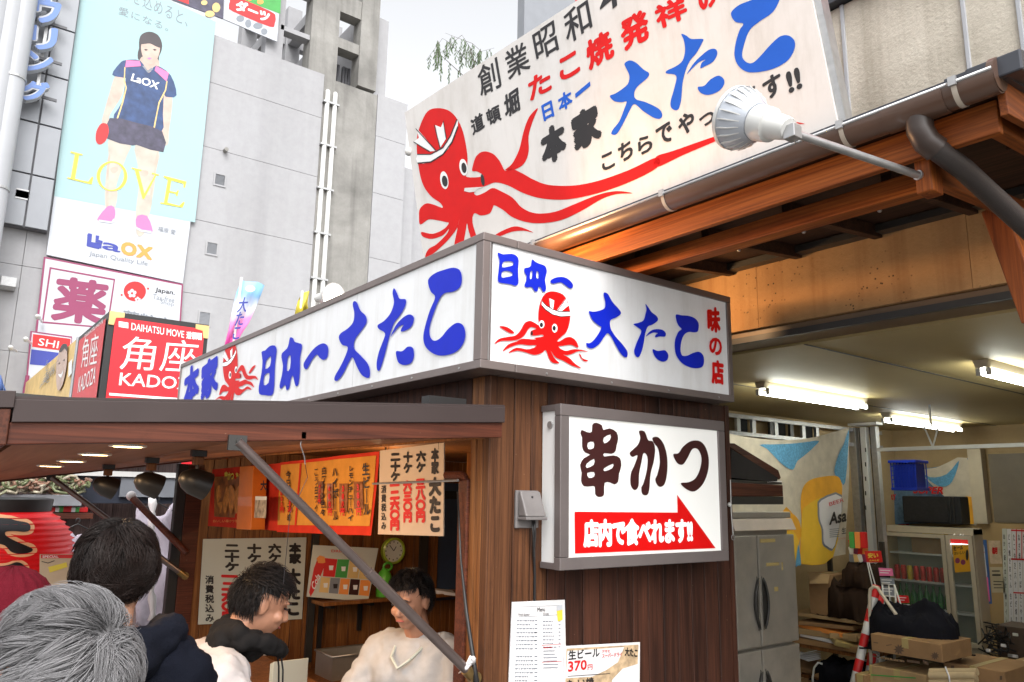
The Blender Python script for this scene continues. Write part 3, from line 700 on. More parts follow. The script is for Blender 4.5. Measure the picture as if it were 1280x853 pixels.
# rounded head of the opening frame
hd = MB(); pts = []
for k in range(7):
    a_ = math.pi/2*k/6; pts.append((WX+.01, jy1+.05-.05*math.cos(a_)+-.035, 1.93+.05*math.sin(a_)))
pts.append((WX+.01, 3.06, 1.98)); hd.tube(pts, .018, 8).build('frame_head', M['fascia_wood'], booth)
MB().tube([(WX-.03, 2.9, 1.955), (WX-.03, 3.7, 1.94)], .006, 6).build('curtain_rail', M['galv'], booth)
# head panel over the opening
nh = 36; planks(nh, (WX, WY+.14, 0), (EY-WY-.14)/nh, 2.2, SZ0, .02, 'y', M['wall_wood'], booth)
MB().box((WX+.022, WY+.14, 2.2), (WX+.06, EY, SZ0+.3)).build('head_backing', M['stainless_dk'], booth)
MB().box((WX-.03, WY+.15, 2.165), (WX+.05, EY, 2.198)).build('lintel', M['soffit'], booth, bev=.004)
# ceiling, end wall, floor of stall, roof
MB().box((WX+.05, WY+.06, 2.22), (3.56, 5.25, 2.26)).build('ceiling', M['inner_wood'], booth); MB().box((WX+.05, 5.252, 2.22), (4.84, EY, 2.26)).build('ceiling', M['inner_wood'], booth)
planks(26, (WX, EY, 0), .112, 0, 2.22, .02, 'x', M['inner_wood'], booth, 'end_wall_plank')
MB().box((WX, EY+.024, 0), (4.9, EY+.08, 2.3)).build('end_wall_backing', M['stainless_dk'], booth)
MB().box((4.85, 5.27, 0), (4.9, EY, 2.3)).build('back_wall', M['inner_wood'], booth)
MB().box((3.63, 5.252, 0), (4.9, 5.268, 2.3)).build('back_wall', M['inner_wood'], booth); MB().box((3.575, WY+.91, 0), (3.625, 5.25, 2.3)).build('back_wall', M['inner_wood'], booth)
MB().box((1.9, WY+.06, .002), (3.56, 6.9, .05)).build('floor_deck', M['wall_wood'], booth)
MB().box((1.9, WY+.05, SZ0+.32), (3.7, 7.3, SZ0+.36)).build('flat_roof', M['roof_metal'], booth)
MB().box((WX-.10, EY-.01, 0), (WX+.03, EY+.05, 2.1)).build('end_post', M['fascia_wood'], booth, bev=.004)
MB().box((WX-.18, EY-.01, 0), (WX-.102, EY+.06, 2.1)).build('black_upright', M['black_plastic'], booth, bev=.004)
# dark window in the end wall with shelf boards and paper
E_ = PY(EY); a = E_.hit(547,604); b = E_.hit(577,748)
MB().box((a.x, EY-.03, b.z), (b.x+.3, EY-.006, a.z)).build('window_pane', mat('dark_blue_curtained_glass', (.035,.06,.11), .3, .15, 4), booth)
MB().box((a.x-.05, EY-.05, b.z), (a.x, EY-.002, a.z+.1)).build('window_frame', M['inner_wood'], booth, bev=.004)
MB().box((a.x, EY-.045, a.z-.16), (b.x+.3, EY-.032, a.z-.08)).build('curtain_band', M['black_matte'], booth)
a = E_.hit(526,620); MB().box((a.x,EY-.04,.4),(a.x+.09,EY-.004,2.1)).build('wall_batten', M['stainless_dk'], booth)
a = E_.hit(392,690); MB().box((a.x-.03,EY-.04,.4),(a.x+.03,EY-.004,1.6)).build('wall_batten', M['stainless_dk'], booth)
# ---------------------------------------------------------------- corner light-box sign
SX, SY = 1.82, 2.59; SYE = 7.3; SXE = 3.505
sg = thing('corner_light_box_sign', 'long white L-shaped light box sign, blue brush lettering and red octopus, above planked booth', 'sign', (2.2, 3.6, SZ0))
fr = .036
sign_l = PX(SX); sign_r = PY(SY)
D_ = .17
MB().box((SX+.006, SY+.006, SZ0+.02), (SX+D_, SYE-.004, SZ1-.02)).box((SX+D_, SY+.006, SZ0+.02), (SXE-.004, SY+D_, SZ1-.02)).build('sign_body', M['frame_taupe2'], sg)
MB().box((SX+.003, SY+.05, SZ0+fr), (SX+.012, SYE-.03, SZ1-fr)).build('left_panel', M['sign_white'], sg)
MB().box((SX+.05, SY+.003, SZ0+fr), (SXE-.03, SY+.012, SZ1-fr)).build('right_panel', M['sign_white'], sg)
def frame(name, T, w_, m):
    return T.build(name, m, sg, bev=.003)
for z0_, z1_ in ((SZ0, SZ0+fr), (SZ1-fr, SZ1)):
    frame('frame_rail', MB().box((SX-.008, SY-.008, z0_), (SX+D_+.004, SYE, z1_)), 0, M['frame_taupe'])
    frame('frame_rail', MB().box((SX+D_+.007, SY-.008, z0_), (SXE, SY+D_+.004, z1_)), 0, M['frame_taupe'])
MB().box((SX-.006, SY-.006, SZ0+fr+.001), (SX+.03, SY+.05, SZ1-fr-.001)).build('corner_post', M['frame_taupe'], sg, bev=.002)
MB().box((SX+.03, SY-.006, SZ0+fr+.001), (SX+.034, SY+.02, SZ1-fr-.001)).build('corner_bead', M['galv'], sg)
MB().box((SXE-.033, SY-.007, SZ0+fr+.001), (SXE-.001, SY+.03, SZ1-fr-.001)).build('frame_stile', M['frame_taupe'], sg, bev=.002)
MB().box((SX-.007, SYE-.033, SZ0+fr+.001), (SX+.03, SYE-.001, SZ1-fr-.001)).build('frame_stile', M['frame_taupe'], sg, bev=.002)
for k in range(12):
    q = (SX-.009, SY+.15+k*.4, SZ0+.016); MB().lathe([(0,-.002),(.005,-.002),(.005,.002)], q, (1,0,0), 8).build('screw', M['galv'], sg)
for k in range(4):
    q = (SX+.35+k*.4, SY-.009, SZ0+.014); MB().lathe([(0,-.002),(.005,-.002),(.005,.002)], q, (0,1,0), 8).build('screw', M['galv'], sg)
zr = (600,290,3.8788); zl = (200,290,3.0476)
def art(nm, pl, zo, loops, m, parent, off=.003, sm=4): return flat(nm, pl, [Z(zo,*lp) for lp in loops], M[m], parent, off, sm)
PR, PLf = sign_r.off(0), sign_l.off(0)
art('brush_character', PR, zr, [[(600,295),(618,302),(640,340),(665,368),(682,395),(660,415),(630,430),(632,470),(655,508),(690,548),(712,580),(712,604),(700,608),(680,590),(655,548),(635,510),(617,492),(600,510),(575,545),(545,565),(520,560),(513,540),(530,540),(550,525),(575,490),(586,463),(575,455),(545,430),(530,400),(527,385),(550,388),(585,380),(603,368),(605,340),(598,310)]], 'sign_blue', sg)
art('brush_character', PR, zr, [[(800,350),(815,368),(830,390),(855,410),(860,430),(835,450),(812,460),(800,490),(795,520),(785,570),(770,605),(755,605),(745,580),(755,545),(770,510),(780,480),(760,462),(742,448),(765,442),(790,430),(800,400),(805,375)],
    [(802,508),(820,485),(845,473),(880,475),(898,490),(895,508),(870,508),(848,512),(850,500),(860,492),(840,489),(820,497)], [(835,570),(860,578),(895,575),(911,598),(905,622),(885,630),(860,620),(842,598)]], 'sign_blue', sg)
art('brush_character', PR, zr, [[(948,402),(975,405),(1010,408),(1040,420),(1058,445),(1055,480),(1040,488),(1010,486),(988,500),(975,530),(970,570),(975,595),(985,602),(1005,600),(1030,588),(1060,582),(1080,600),(1084,630),(1075,655),(1045,662),(1010,655),(975,635),(950,600),(942,560),(945,520),(960,485),(975,472),(960,455),(950,430)]], 'sign_blue', sg)
art('brush_character', PR, zr, [[(86,101),(110,110),(150,107),(176,118),(186,140),(183,180),(184,220),(185,250),(170,263),(150,256),(110,250),(90,245),(84,228),(88,190),(93,140),(85,115)], [(110,148),(135,143),(158,147),(157,163),(130,170),(106,173)], [(105,196),(130,190),(155,200),(152,214),(125,220),(104,222)]], 'sign_blue', sg, sm=2)
art('brush_character', PR, zr, [[(250,134),(265,145),(285,155),(312,165),(322,188),(318,212),(313,235),(318,265),(317,286),(303,292),(293,272),(281,268),(278,287),(264,290),(253,272),(240,268),(225,271),(213,260),(221,240),(224,215),(214,198),(213,178),(230,174),(245,165)], [(242,196),(252,192),(250,226),(240,228)], [(272,192),(282,198),(281,226),(271,222)]], 'sign_blue', sg, sm=2)
art('brush_character', PR, zr, [[(338,241),(352,228),(380,220),(410,222),(435,238),(449,258),(445,273),(430,273),(410,258),(390,246),(365,250),(350,252)]], 'sign_blue', sg)
text(PR, [('味', (884,417),(900.5,416),(883,384.5),.05), ('の', (886,443),(902,446),(886,420.5),.05), ('店', (889,480),(905,482),(888,449),.05)], M['sign_red'], sg, .003)
def octo(pl, T, m, parent, o=.002, detail=True):
    L = lambda *p: [T(q) for q in p]
    def A(nm, loops, mm, oo, sm=3): return flat(nm, pl, [L(*lp) for lp in loops], M[mm], parent, oo, sm)
    A('octopus_emblem', [[(355,289),(318,298),(296,330),(284,375),(282,425),(288,455),(262,440),(240,432),(215,443),(195,478),(170,503),(130,510),(90,520),(68,545),(100,530),(150,528),(190,520),(217,498),(235,470),(250,462),(272,470),(246,481),(245,500),(270,503),(300,498),(305,508),(262,515),(270,522),(230,520),(200,520),(175,532),(135,547),(108,580),(145,560),(190,546),(235,550),(272,550),(260,562),(225,570),(175,562),(135,588),(180,577),(222,585),(262,597),(298,588),(318,574),(335,618),(355,636),(385,637),(368,622),(352,600),(342,577),(365,608),(400,624),(448,650),(490,662),(460,640),(432,612),(402,596),(420,598),(445,592),(480,578),(525,583),(490,572),(450,570),(415,578),(388,566),(380,555),(400,553),(440,548),(475,562),(466,532),(442,512),(415,513),(385,531),(372,530),(392,510),(418,485),(433,440),(436,395),(425,345),(402,305)],
        [(92,458),(130,462),(165,488),(150,493),(120,478)], [(478,590),(488,598),(495,613),(525,625),(505,628),(488,612)]], m, o)
    A('headband', [[(298,335),(320,358),(350,376),(380,387),(435,388),(435,408),(390,411),(350,400),(315,375),(297,355)]], 'white_lit', o+.0008, 1)
    A('headband_tail', [[(332,322),(345,328),(358,334),(352,378),(336,368)], [(368,386),(415,322),(420,345),(437,350),(388,390)]], 'white_lit', o+.0012, 0)
    A('headband_outline', [[(298,333),(320,356),(350,374),(380,385),(435,386),(435,389),(380,389),(349,378),(318,360),(297,337)], [(297,355),(315,375),(350,400),(390,410),(436,407),(436,410),(390,413),(349,403),(313,378),(296,358)], [(372,384),(415,322),(416,325),(375,386)], [(336,368),(332,322),(334,322),(339,368)]], 'ink', o+.0018, 0)
    for cx, cy, rx, ry, n_ in ((297,449,13,19,'white_lit'), (360,468,13,21,'white_lit'), (295,452,8,12,'ink'), (357,468,8,12,'ink'), (249,491,5,11,'ink')):
        pts = [(cx+rx*math.cos(2*math.pi*k/18), cy+ry*math.sin(2*math.pi*k/18)) for k in range(18)]
        A('octopus_eye' if cx != 249 else 'octopus_mouth', [pts], n_, o+(.0012 if n_ == 'white_lit' else .002), 0)
octo(PR, lambda q: (zr[0]+q[0]/zr[2], zr[1]+q[1]/zr[2]), 'sign_red', sg)
# left face, brush lettering
art('brush_character', PLf, zl, [[(740,265),(752,270),(765,300),(785,320),(789,345),(770,375),(745,410),(742,445),(765,470),(795,505),(802,540),(795,557),(770,545),(750,510),(735,478),(720,500),(700,540),(680,565),(667,566),(668,550),(685,520),(705,480),(717,440),(695,430),(683,405),(690,387),(715,370),(737,345),(742,310),(736,280)]], 'sign_blue', sg)
art('brush_character', PLf, zl, [[(893,215),(905,235),(915,255),(938,258),(935,285),(915,320),(895,345),(880,385),(868,430),(855,480),(840,525),(830,527),(827,500),(835,460),(850,420),(859,387),(835,370),(832,355),(855,340),(880,310),(893,270),(888,235)],
    [(880,400),(900,357),(930,325),(955,315),(970,330),(960,360),(940,375),(920,380),(922,367),(930,355),(912,362),(892,385)], [(902,455),(925,455),(945,438),(965,442),(970,470),(960,498),(935,508),(912,500),(903,478)]], 'sign_blue', sg)
art('brush_character', PLf, zl, [[(1025,180),(1050,158),(1085,145),(1120,137),(1145,148),(1152,180),(1145,210),(1120,228),(1085,235),(1065,260),(1045,310),(1030,360),(1030,395),(1045,415),(1070,405),(1100,370),(1130,348),(1155,355),(1166,390),(1155,430),(1125,460),(1080,472),(1045,465),(1015,440),(1005,405),(1012,360),(1030,300),(1050,250),(1035,230),(1025,205)]], 'sign_blue', sg)
art('brush_character', PLf, zl, [[(388,458),(402,452),(420,435),(440,434),(446,455),(440,500),(438,560),(435,605),(425,624),(400,622),(380,618),(378,590),(388,540),(392,490)], [(406,492),(424,474),(421,510),(403,522)], [(399,548),(418,538),(415,575),(397,584)]], 'sign_blue', sg, sm=2)
art('brush_character', PLf, zl, [[(497,402),(510,407),(515,420),(540,427),(542,445),(535,480),(535,530),(529,580),(519,588),(513,570),(508,548),(500,560),(495,592),(484,604),(478,582),(462,599),(457,585),(465,550),(470,510),(464,480),(467,462),(485,445),(492,425)], [(488,482),(499,472),(497,520),(485,530)]], 'sign_blue', sg, sm=2)
art('brush_character', PLf, zl, [[(550,500),(575,460),(600,435),(625,425),(642,440),(640,475),(625,488),(610,480),(598,468),(580,490),(562,522),(552,520)]], 'sign_blue', sg)
text(PLf, [('本', (229.5,514),(249,500),(230.5,465),.06), ('家', (251,504),(273,489),(252,456),.06)], M['sign_blue'], sg, .003)
def TL_(q):  # mirrored emblem: x 68..525 -> 231..372 px on the left face (following its slope)
    u_ = 1-(q[0]-68)/457; v_ = (q[1]-290)/372
    x = 256 + (u_-.13)*50*.98; return (x, (432-(x-300)*.55)+v_*(78+(x-300)*.15))
octo(PLf, lambda q: (281+((436-q[0])/160-.0)*19+(-2), 432+((q[1]-290)/250)*56-((436-q[0])/160)*6), 'sign_red', sg)
for k in range(3):
    MB().box((SX+.0025, SY+1.2+k*1.2, SZ0+fr), (SX+.0035, SY+1.2012+k*1.2, SZ1-fr)).build('panel_seam', M['grey_plastic'], sg)
# ---------------------------------------------------------------- floodlights standing on the sign roof: one glowing in view, two assumed and hidden
def flood(c, aim, label, r=.075, lampm='bulb_white', power=0, col=(1,.8,.55), foot=None, cat='lamp'):
    c = Vector(c); ax = Vector(aim).normalized()
    t = thing('floodlight', label, cat, foot if foot else c)
    MB().lathe([(0,-.11),(.028,-.11),(.034,-.06),(.05,-.02),(r,.05),(r+.004,.055),(r-.004,.055),(.04,.0),(0,-.01)], c, ax, 24).build('lamp_body', M['white_plastic'], t, smooth=True, autos=40)
    MB().lathe([(0,.062),(r*.6,.058),(r-.006,.045),(0,.04)], c, ax, 24).build('lamp_glass', M[lampm], t, smooth=True)
    if foot: MB().tube([c-ax*.08, (foot[0], foot[1], c.z-.05), foot], .01, 8).build('lamp_arm', M['galv'], t)
    if power:
        l = bpy.data.lights.new('lamp_light', 'SPOT'); l.energy = power; l.color = col; l.spot_size = R(130); l.spot_blend = .8; l.shadow_soft_size = .05
        o = bpy.data.objects.new('lamp_light', l); COL.objects.link(o); o.parent = t; o.location = c+ax*.09-wl(t); o.rotation_euler = (-ax).to_track_quat('Z','Y').to_euler()
    return t
flood((1.93,4.42,3.085), (.25,-1,-.1), 'glowing round floodlight peeking over the top edge of the long sign', .085, foot=(2.05,4.6,2.77), power=6)
flood((2.12,3.05,3.0), (.55,-.75,.36), 'white floodlight standing behind the corner of the light box sign', .065, foot=(2.12,3.2,2.77), power=46, col=(1,.50,.20))  # assumed lamp out of view, added for the orange glow on the eave
flood((3.2,2.98,3.03), (.8,-.5,.12), 'white floodlight standing on the booth roof nearest the ochre beam', .065, foot=(3.1,3.1,2.77), power=16, col=(1,.58,.26))  # likewise assumed and unseen, added to throw warm light on the beam
# ---------------------------------------------------------------- skewer light box
KX0, KX1, KZ0, KZ1 = 2.25, 3.405, 1.582, 2.298; KYF = 2.585; PK = PY(KYF)
kt = thing('skewer_light_box', 'white light box sign with brown skewer lettering and red arrow on dark planks', 'sign', (2.83, WY-.05, KZ0))
MB().box((KX0+.012, KYF+.02, KZ0+.012), (KX1-.012, WY-.003, KZ1-.012)).build('box_body', M['white'], kt)
fw = .052
for a_, b_ in (((KX0,KZ0),(KX1,KZ0+fw)), ((KX0,KZ1-fw),(KX1,KZ1)), ((KX0,KZ0+fw+.001),(KX0+fw,KZ1-fw-.001)), ((KX1-fw,KZ0+fw+.001),(KX1,KZ1-fw-.001))):
    MB().box((a_[0], KYF-.006, a_[1]), (b_[0], KYF+.035, b_[1])).build('frame_rail', M['frame_taupe2'], kt, bev=.003)
for a_, b_ in ((KZ0+.001,KZ0+.028), (KZ1-.028,KZ1-.001)):
    MB().box((KX0+.002, KYF+.036, a_), (KX0+.03, WY-.004, b_)).build('side_rail', M['frame_taupe2'], kt, bev=.002)
MB().box((KX0+fw-.004, KYF+.004, KZ0+fw-.004), (KX1-fw+.004, KYF+.016, KZ1-fw+.004)).build('front_panel', M['sign_white2'], kt)
MB().lathe([(0,-.008),(.016,-.008),(.018,0)], (KX0+.012, KYF+.075, KZ1-.09), (1,0,0), 16).build('vent_plug', M['galv'], kt)
PK2 = PY(KYF+.004); zk = (600,480,3.5545)
art('brush_character', PK2, zk, [[(450,205),(475,215),(495,213),(497,182),(515,173),(540,185),(546,205),(575,198),(605,215),(612,245),(605,275),(600,300),(582,311),(550,308),(550,323),(590,318),(620,330),(626,365),(616,400),(612,435),(595,447),(575,438),(552,440),(550,480),(546,498),(525,503),(510,490),(508,457),(490,455),(460,455),(447,430),(450,395),(443,360),(460,330),(488,315),(465,305),(452,280),(452,240),(445,222)],
    [(477,262),(503,258),(503,285),(479,290)], [(548,240),(578,225),(575,250),(550,265)], [(472,355),(505,333),(503,360),(472,374)], [(550,375),(590,355),(585,375),(552,388)], [(475,396),(505,392),(505,412),(482,418)]], 'ink_brown', kt, sm=2)
art('brush_character', PK2, zk, [[(705,210),(730,213),(745,250),(765,256),(776,290),(770,345),(756,400),(750,470),(740,494),(720,490),(715,462),(725,440),(740,380),(742,325),(725,308),(715,350),(705,400),(702,455),(685,472),(668,450),(668,400),(685,360),(698,318),(675,325),(663,308),(680,290),(700,270),(710,240)],
    [(765,240),(790,238),(815,270),(830,330),(829,400),(818,445),(800,458),(785,448),(777,425),(787,400),(797,350),(790,290),(770,262)]], 'ink_brown', kt)
art('brush_character', PK2, zk, [[(858,312),(880,308),(900,280),(935,255),(975,255),(1002,285),(1015,340),(1008,400),(985,450),(950,478),(915,468),(890,442),(925,437),(955,420),(975,380),(982,330),(967,292),(942,290),(920,330),(900,358),(878,355),(862,332)]], 'ink_brown', kt)
art('red_arrow', PK2, zk, [[(418,568),(876,572),(874,493),(1045,730),(420,754)]], 'sign_red', kt, .003, 0)
a_ = Z(zk,(455,729),(943,708),(455,600))
text(PK2, [('店内で食べれます!!', *a_, .05, False, .95)], M['white_lit'], kt, .006)
# junction box with cable
jb = thing('junction_box', 'grey weathered plastic outlet cover on brown planks left of the arrow sign', 'outlet cover', (2.13, WY-.02, 1.7))
PW = PY(WY-.003); a = PW.hit(643,613); b = PW.hit(671,660)
MB().box((a.x, WY-.015, b.z), (b.x, WY-.002, a.z)).build('back_plate', M['grey_plastic'], jb, bev=.004)
x0_, x1_ = a.x+.012, b.x-.004
MB().hexa([(x0_,WY-.075,b.z+.05),(x1_,WY-.075,b.z+.05),(x1_,WY-.016,b.z+.05),(x0_,WY-.016,b.z+.05),(x0_,WY-.03,a.z-.004),(x1_,WY-.03,a.z-.004),(x1_,WY-.016,a.z-.004),(x0_,WY-.016,a.z-.004)]).build('hood', M['grey_plastic'], jb, bev=.006)
MB().box((x0_-.003,WY-.078,b.z+.036),(x1_+.003,WY-.016,b.z+.049)).build('hood_lip', M['grey_plastic'], jb, bev=.003)
MB().lathe([(0,-.001),(.004,-.001),(.004,.004)], ((x0_+x1_)/2,WY-.045,a.z-.028), (0,1,0), 8).build('screw', M['ink'], jb)
xc = (x0_+x1_)/2+.015
MB().tube([(xc,WY-.04,b.z+.04),(xc,WY-.045,b.z-.02),(xc+.022,WY-.012,b.z-.09),(xc+.035,WY-.005,b.z-.2),(xc+.03,WY-.005,.05)], .006, 8).tube([(xc-.012,WY-.04,b.z+.04),(xc-.005,WY-.04,b.z-.03),(xc+.005,WY-.03,b.z-.12)], .004, 6).build('cable', M['black_plastic'], jb, smooth=True)
# ---------------------------------------------------------------- menus on the right wall
mn = thing('laminated_menu', 'tall white laminated menu sheet with small lines of text below junction box', 'menu', (2.2, WY-.02, .4))
PM = PY(WY-.012)
slab('menu_sheet', PM, [(640.5,753),(706,750),(709,905),(634,905)], M['paper'], mn, .006)
def lines(pl, rows, m, parent, nm='printed_line', off=.001):
    V, Fc = [], []
    for (x0, y0, x1, y1, h) in rows:
        n = len(V); V += [tuple(pl.w(*pl.uv(*p), off)) for p in ((x0,y0+h/2),(x1,y1+h/2),(x1,y1-h/2),(x0,y0-h/2))]; Fc.append((n,n+1,n+2,n+3))
    me = bpy.data.meshes.new(nm); me.from_pydata(V, [], Fc); o = link(nm, me, m, parent); o['kind'] = 'stuff'; return o
rw = []
random.seed(3)
for i in range(24):
    y = 776+i*5.0; sx = 646-i*.18
    if i in (8,): continue
    x = sx
    while x < sx+16+random.random()*8: w_ = 1.2+random.random()*2.6; rw.append((x,y,x+w_,y,1.5)); x += w_+.8
    rw.append((668.5-i*.05,y-.3,671.5,y-.3,1.4))
for i in range(8):
    y = 777+i*4.6; x = 678.5
    while x < 678+10+random.random()*6: w_ = 1.2+random.random()*2.2; rw.append((x,y,x+w_,y-.1,1.3)); x += w_+.8
    rw.append((698,y-.5,700.5,y-.5,1.3))
for i in range(6):
    y = 814+i*4.2; rw.append((679,y,692+random.random()*6,y-.3,1.2))
lines(PM, rw, M['grey_print'], mn)
lines(PM, [(643,759,702,757,.5),(648,771.5,674,770,.5),(679,770,699,768.5,.5)], M['grey_print'], mn)
lines(PM, [(677,807,701.5,805.5,.6),(677,828,702,827,.6),(679,810,690,809.4,1.4)], M['red'], mn)
text(PM, [('Menu', (671.5,765),(681,764.3),(671.5,759.5),.01), ('Fried skewer', (648,770.5),(662,770),(648,766.5),.0), ('Drink', (679,769.5),(686,769),(679,766),0)], M['ink'], mn, .0015)
flat('printed_beer', PM, [[(695.5,763),(702.5,761),(703,775),(697,777)]], M['yellow_print'], mn, .002)
flat('printed_foam', PM, [[(695.5,758),(702.5,756),(702.7,762),(695.5,764)]], M['poster_white'], mn, .0025)
bp = thing('beer_price_card', 'cream and white draft beer price card reading 370 yen at frame bottom', 'price card', (2.7, WY-.02, .6))
PB = PY(WY-.02)
slab('card_sheet', PB, [(706,808),(800,803),(799,905),(703,905)], M['paper'], bp, .005)
flat('card_picture', PB, [[(708,811),(798,806),(797,830),(778,836),(765,850),(758,900),(705,900)]], mat('card_photo', (.50,.36,.22), .4, .35, 30), bp, .001)
flat('card_field', PB, [[(709,814),(780,809),(772,828),(757,838),(740,846),(707,848)]], M['paper'], bp, .0015, 0)
text(PB, [('生ビール', (710,825),(749,821),(710,813),.03), ('た.い焼', (708,860),(742,856),(708,850),.03)], M['ink'], bp, .003)
text(PB, [('370', (709.5,840),(733,837),(709.5,827),.04), ('円', (734,838),(740,837),(734,831),.02), ('アサヒ', (752,816.5),(762,815.5),(752,813),.02), ('スーパードライ', (752,823),(777,820.5),(752,817.5),.02)], M['red'], bp, .003)
text(PB, [('大たこ', (780,820),(796,822),(781,809),.04)], M['ink'], bp, .003)
lines(PB, [(709,845.5,762,842,.8)], M['ink'], bp, off=.003)
# ================================================================ AWNING
AY0 = 2.60; AX0, AX1 = .205, 1.945; AYE = 6.95
def az(x, y): return 2.012+.0686*(x-.21) - .027*(y-AY0)*max(0,(1.95-x))/1.45
aw = thing('awning', 'low brown awning flap with reddish timber edge and metal flashing over counter', 'awning', (1.1, 4.5, 2.1))
def quadbox(pts, dz0, dz1):  # pts (x,y)
    return MB().hexa([(x,y,az(x,y)+dz0) for x,y in pts]+[(x,y,az(x,y)+dz1) for x,y in pts])
n = 5
for i in range(n):
    x0_, x1_ = AX0+.03+(AX1-AX0-.03)*i/n, AX0+.03+(AX1-AX0-.03)*(i+1)/n
    quadbox([(x0_,AY0+.03),(x1_-.002,AY0+.03),(x1_-.002,AYE),(x0_,AYE)], .012, .03).build('soffit_panel', M['soffit'], aw)
quadbox([(AX0-.01,AY0-.006),(AX1+.005,AY0-.006),(AX1+.005,AYE+.02),(AX0-.01,AYE+.02)], .128, .136).build('roof_sheet', M['awn_metal'], aw)
quadbox([(AX0,AY0),(AX1,AY0),(AX1,AY0+.03),(AX0,AY0+.03)], 0, .064).build('side_board', M['fascia_wood'], aw, bev=.003)
quadbox([(AX0+.004,AY0-.012),(AX1+.004,AY0-.012),(AX1+.004,AY0-.001),(AX0+.004,AY0-.001)], .062, .127).build('side_flashing', M['awn_metal'], aw, bev=.002)
quadbox([(AX0-.03,AY0-.014),(AX0-.001,AY0-.014),(AX0-.001,AYE),(AX0-.03,AYE)], -.002, .10).build('front_board', M['fascia_wood_y'], aw, bev=.003)
quadbox([(AX0-.045,AY0-.02),(AX0+.004,AY0-.02),(AX0+.004,AYE),(AX0-.045,AYE)], .102, .15).build('front_flashing', M['awn_metal'], aw, bev=.002)
quadbox([(AX0,AYE),(AX1,AYE),(AX1,AYE+.03),(AX0,AYE+.03)], 0, .12).build('end_board', M['fascia_wood'], aw)
quadbox([(AX1-.03,AY0+.04),(AX1,AY0+.04),(AX1,AYE),(AX1-.03,AYE)], .0, .011).build('hinge_batten', M['inner_wood'], aw)
quadbox([(.45,AY0+.1),(.95,AY0+.1),(.95,AY0+.12),(.45,AY0+.12)], .006, .011).build('light_slit', M['galv'], aw)
MB().box((1.62,AY0+.06,2.252),(1.80,AY0+.12,2.285)).build('hinge_block', M['black_plastic'], aw)
for k in range(4):
    px, py, d = ((158,573,2.62),(117,582,3.0),(88,587,3.42),(62,592,3.75))[k]
    c = at(px, py, d); c.z = az(c.x,c.y)
    dl = thing('recessed_downlight', 'round warm recessed downlight in awning underside, %s from the camera' % ('nearest','second','third','farthest')[k], 'lamp', (c.x,c.y,c.z), 'row of downlights under the awning')
    MB().lathe([(.0,.01),(.045,.01),(.056,.004),(.060,.006),(.060,.011)], c, (0,0,1), 24).build('trim_ring', M['white_plastic'], dl, smooth=True, autos=40)
    MB().lathe([(0,.003),(.044,.004),(.048,.009)], c, (0,0,1), 24).build('lamp_glass', M['bulb_warm'], dl)
    l = bpy.data.lights.new('lamp_light','AREA'); l.shape='DISK'; l.size=.08; l.energy=4; l.color=(1,.62,.32)
    o = bpy.data.objects.new('lamp_light', l); COL.objects.link(o); o.parent=dl; o.location=(0,0,-.004)
# spotlights hanging under the awning
for k,(px,py,d,rr) in enumerate(((245,603,3.2,1.0),(187,605,3.7,1.0),(133,608,4.25,1.0))):
    c = at(px,py,d); t_ = thing('spotlight', 'black bell-shaped spotlight hanging under awning, %s' % ('nearest to the red hanging banner','middle one of the three','leftmost and farthest of the three')[k], 'lamp', (c.x,c.y,c.z), 'black spotlights under the awning')
    ax = Vector((.88,.04,-.32)).normalized()
    top = az(c.x,c.y)+.012
    MB().lathe([(.0,-.07),(.02,-.068),(.042,-.045),(.055,-.01),(.058,.05),(.054,.05),(.05,.0),(0,-.01)], c, ax, 24).build('lamp_shade', mat('black_lamp_shade', (.010,.009,.008), .42, .05, 5) if k==0 else bpy.data.materials['black_lamp_shade'], t_, smooth=True, autos=50)
    MB().lathe([(0,.03),(.03,.028),(.045,.018)], c, ax, 16).build('lamp_glass', M['bulb_warm'], t_)
    MB().tube([c+Vector((0,0,.045)), (c.x,c.y,top-.06)], .008, 8).build('stem', M['black_plastic'], t_)
    MB().box((c.x-.02,c.y-.02,top-.065),(c.x+.02,c.y+.02,top-.03)).build('adapter', M['inner_wood'], t_, bev=.004)
    MB().box((c.x-.03,c.y-.02,top-.03),(c.x+.03,c.y+.02,top-.003)).build('mount', M['black_plastic'], t_, bev=.003)
    l = bpy.data.lights.new('lamp_light','SPOT'); l.energy=16; l.color=(1,.66,.36); l.spot_size=R(120); l.spot_blend=.7; l.shadow_soft_size=.04
    o = bpy.data.objects.new('lamp_light', l); COL.objects.link(o); o.parent=t_; o.location=ax*.06; o.rotation_euler=(-ax).to_track_quat('Z','Y').to_euler()
# struts
def strut(p, q, r, lab, k=1):
    p, q = Vector(p), Vector(q); t_ = thing('awning_strut', lab, 'strut', (q+(p-q)*.0))
    d = (p-q).normalized()
    MB().tube([q+d*.02, p], r, 14).build('tube', M['steel_dark'], t_, smooth=True, autos=50)
    MB().tube([q+d*.05, q+d*.5*(p-q).length], r*1.18, 14).build('outer_sleeve', M['steel_dark'], t_, smooth=True, autos=50)
    MB().tube([q-Vector((0,.02,0)), q+Vector((0,.02,0))], r*1.5, 12).tube([q-d*.02, q+d*.06], r*1.4, 10).build('end_joint', mat('brass_joint', (.30,.2,.08), .35, .1, 9, metal=.8) if 'brass_joint' not in bpy.data.materials else bpy.data.materials['brass_joint'], t_, smooth=True, autos=40)
    MB().box(p+Vector((-.03,-.006,-.03)), p+Vector((.03,.006,.02))).tube([p-Vector((0,.012,0)),p+Vector((0,.012,0))], .007, 8).build('end_bracket', M['stainless_dk'], t_)
    return t_
strut((.845,2.59,2.055), (1.93,2.74,1.165), .0165, 'brown steel prop tube slanting down from near awning edge across stall opening')
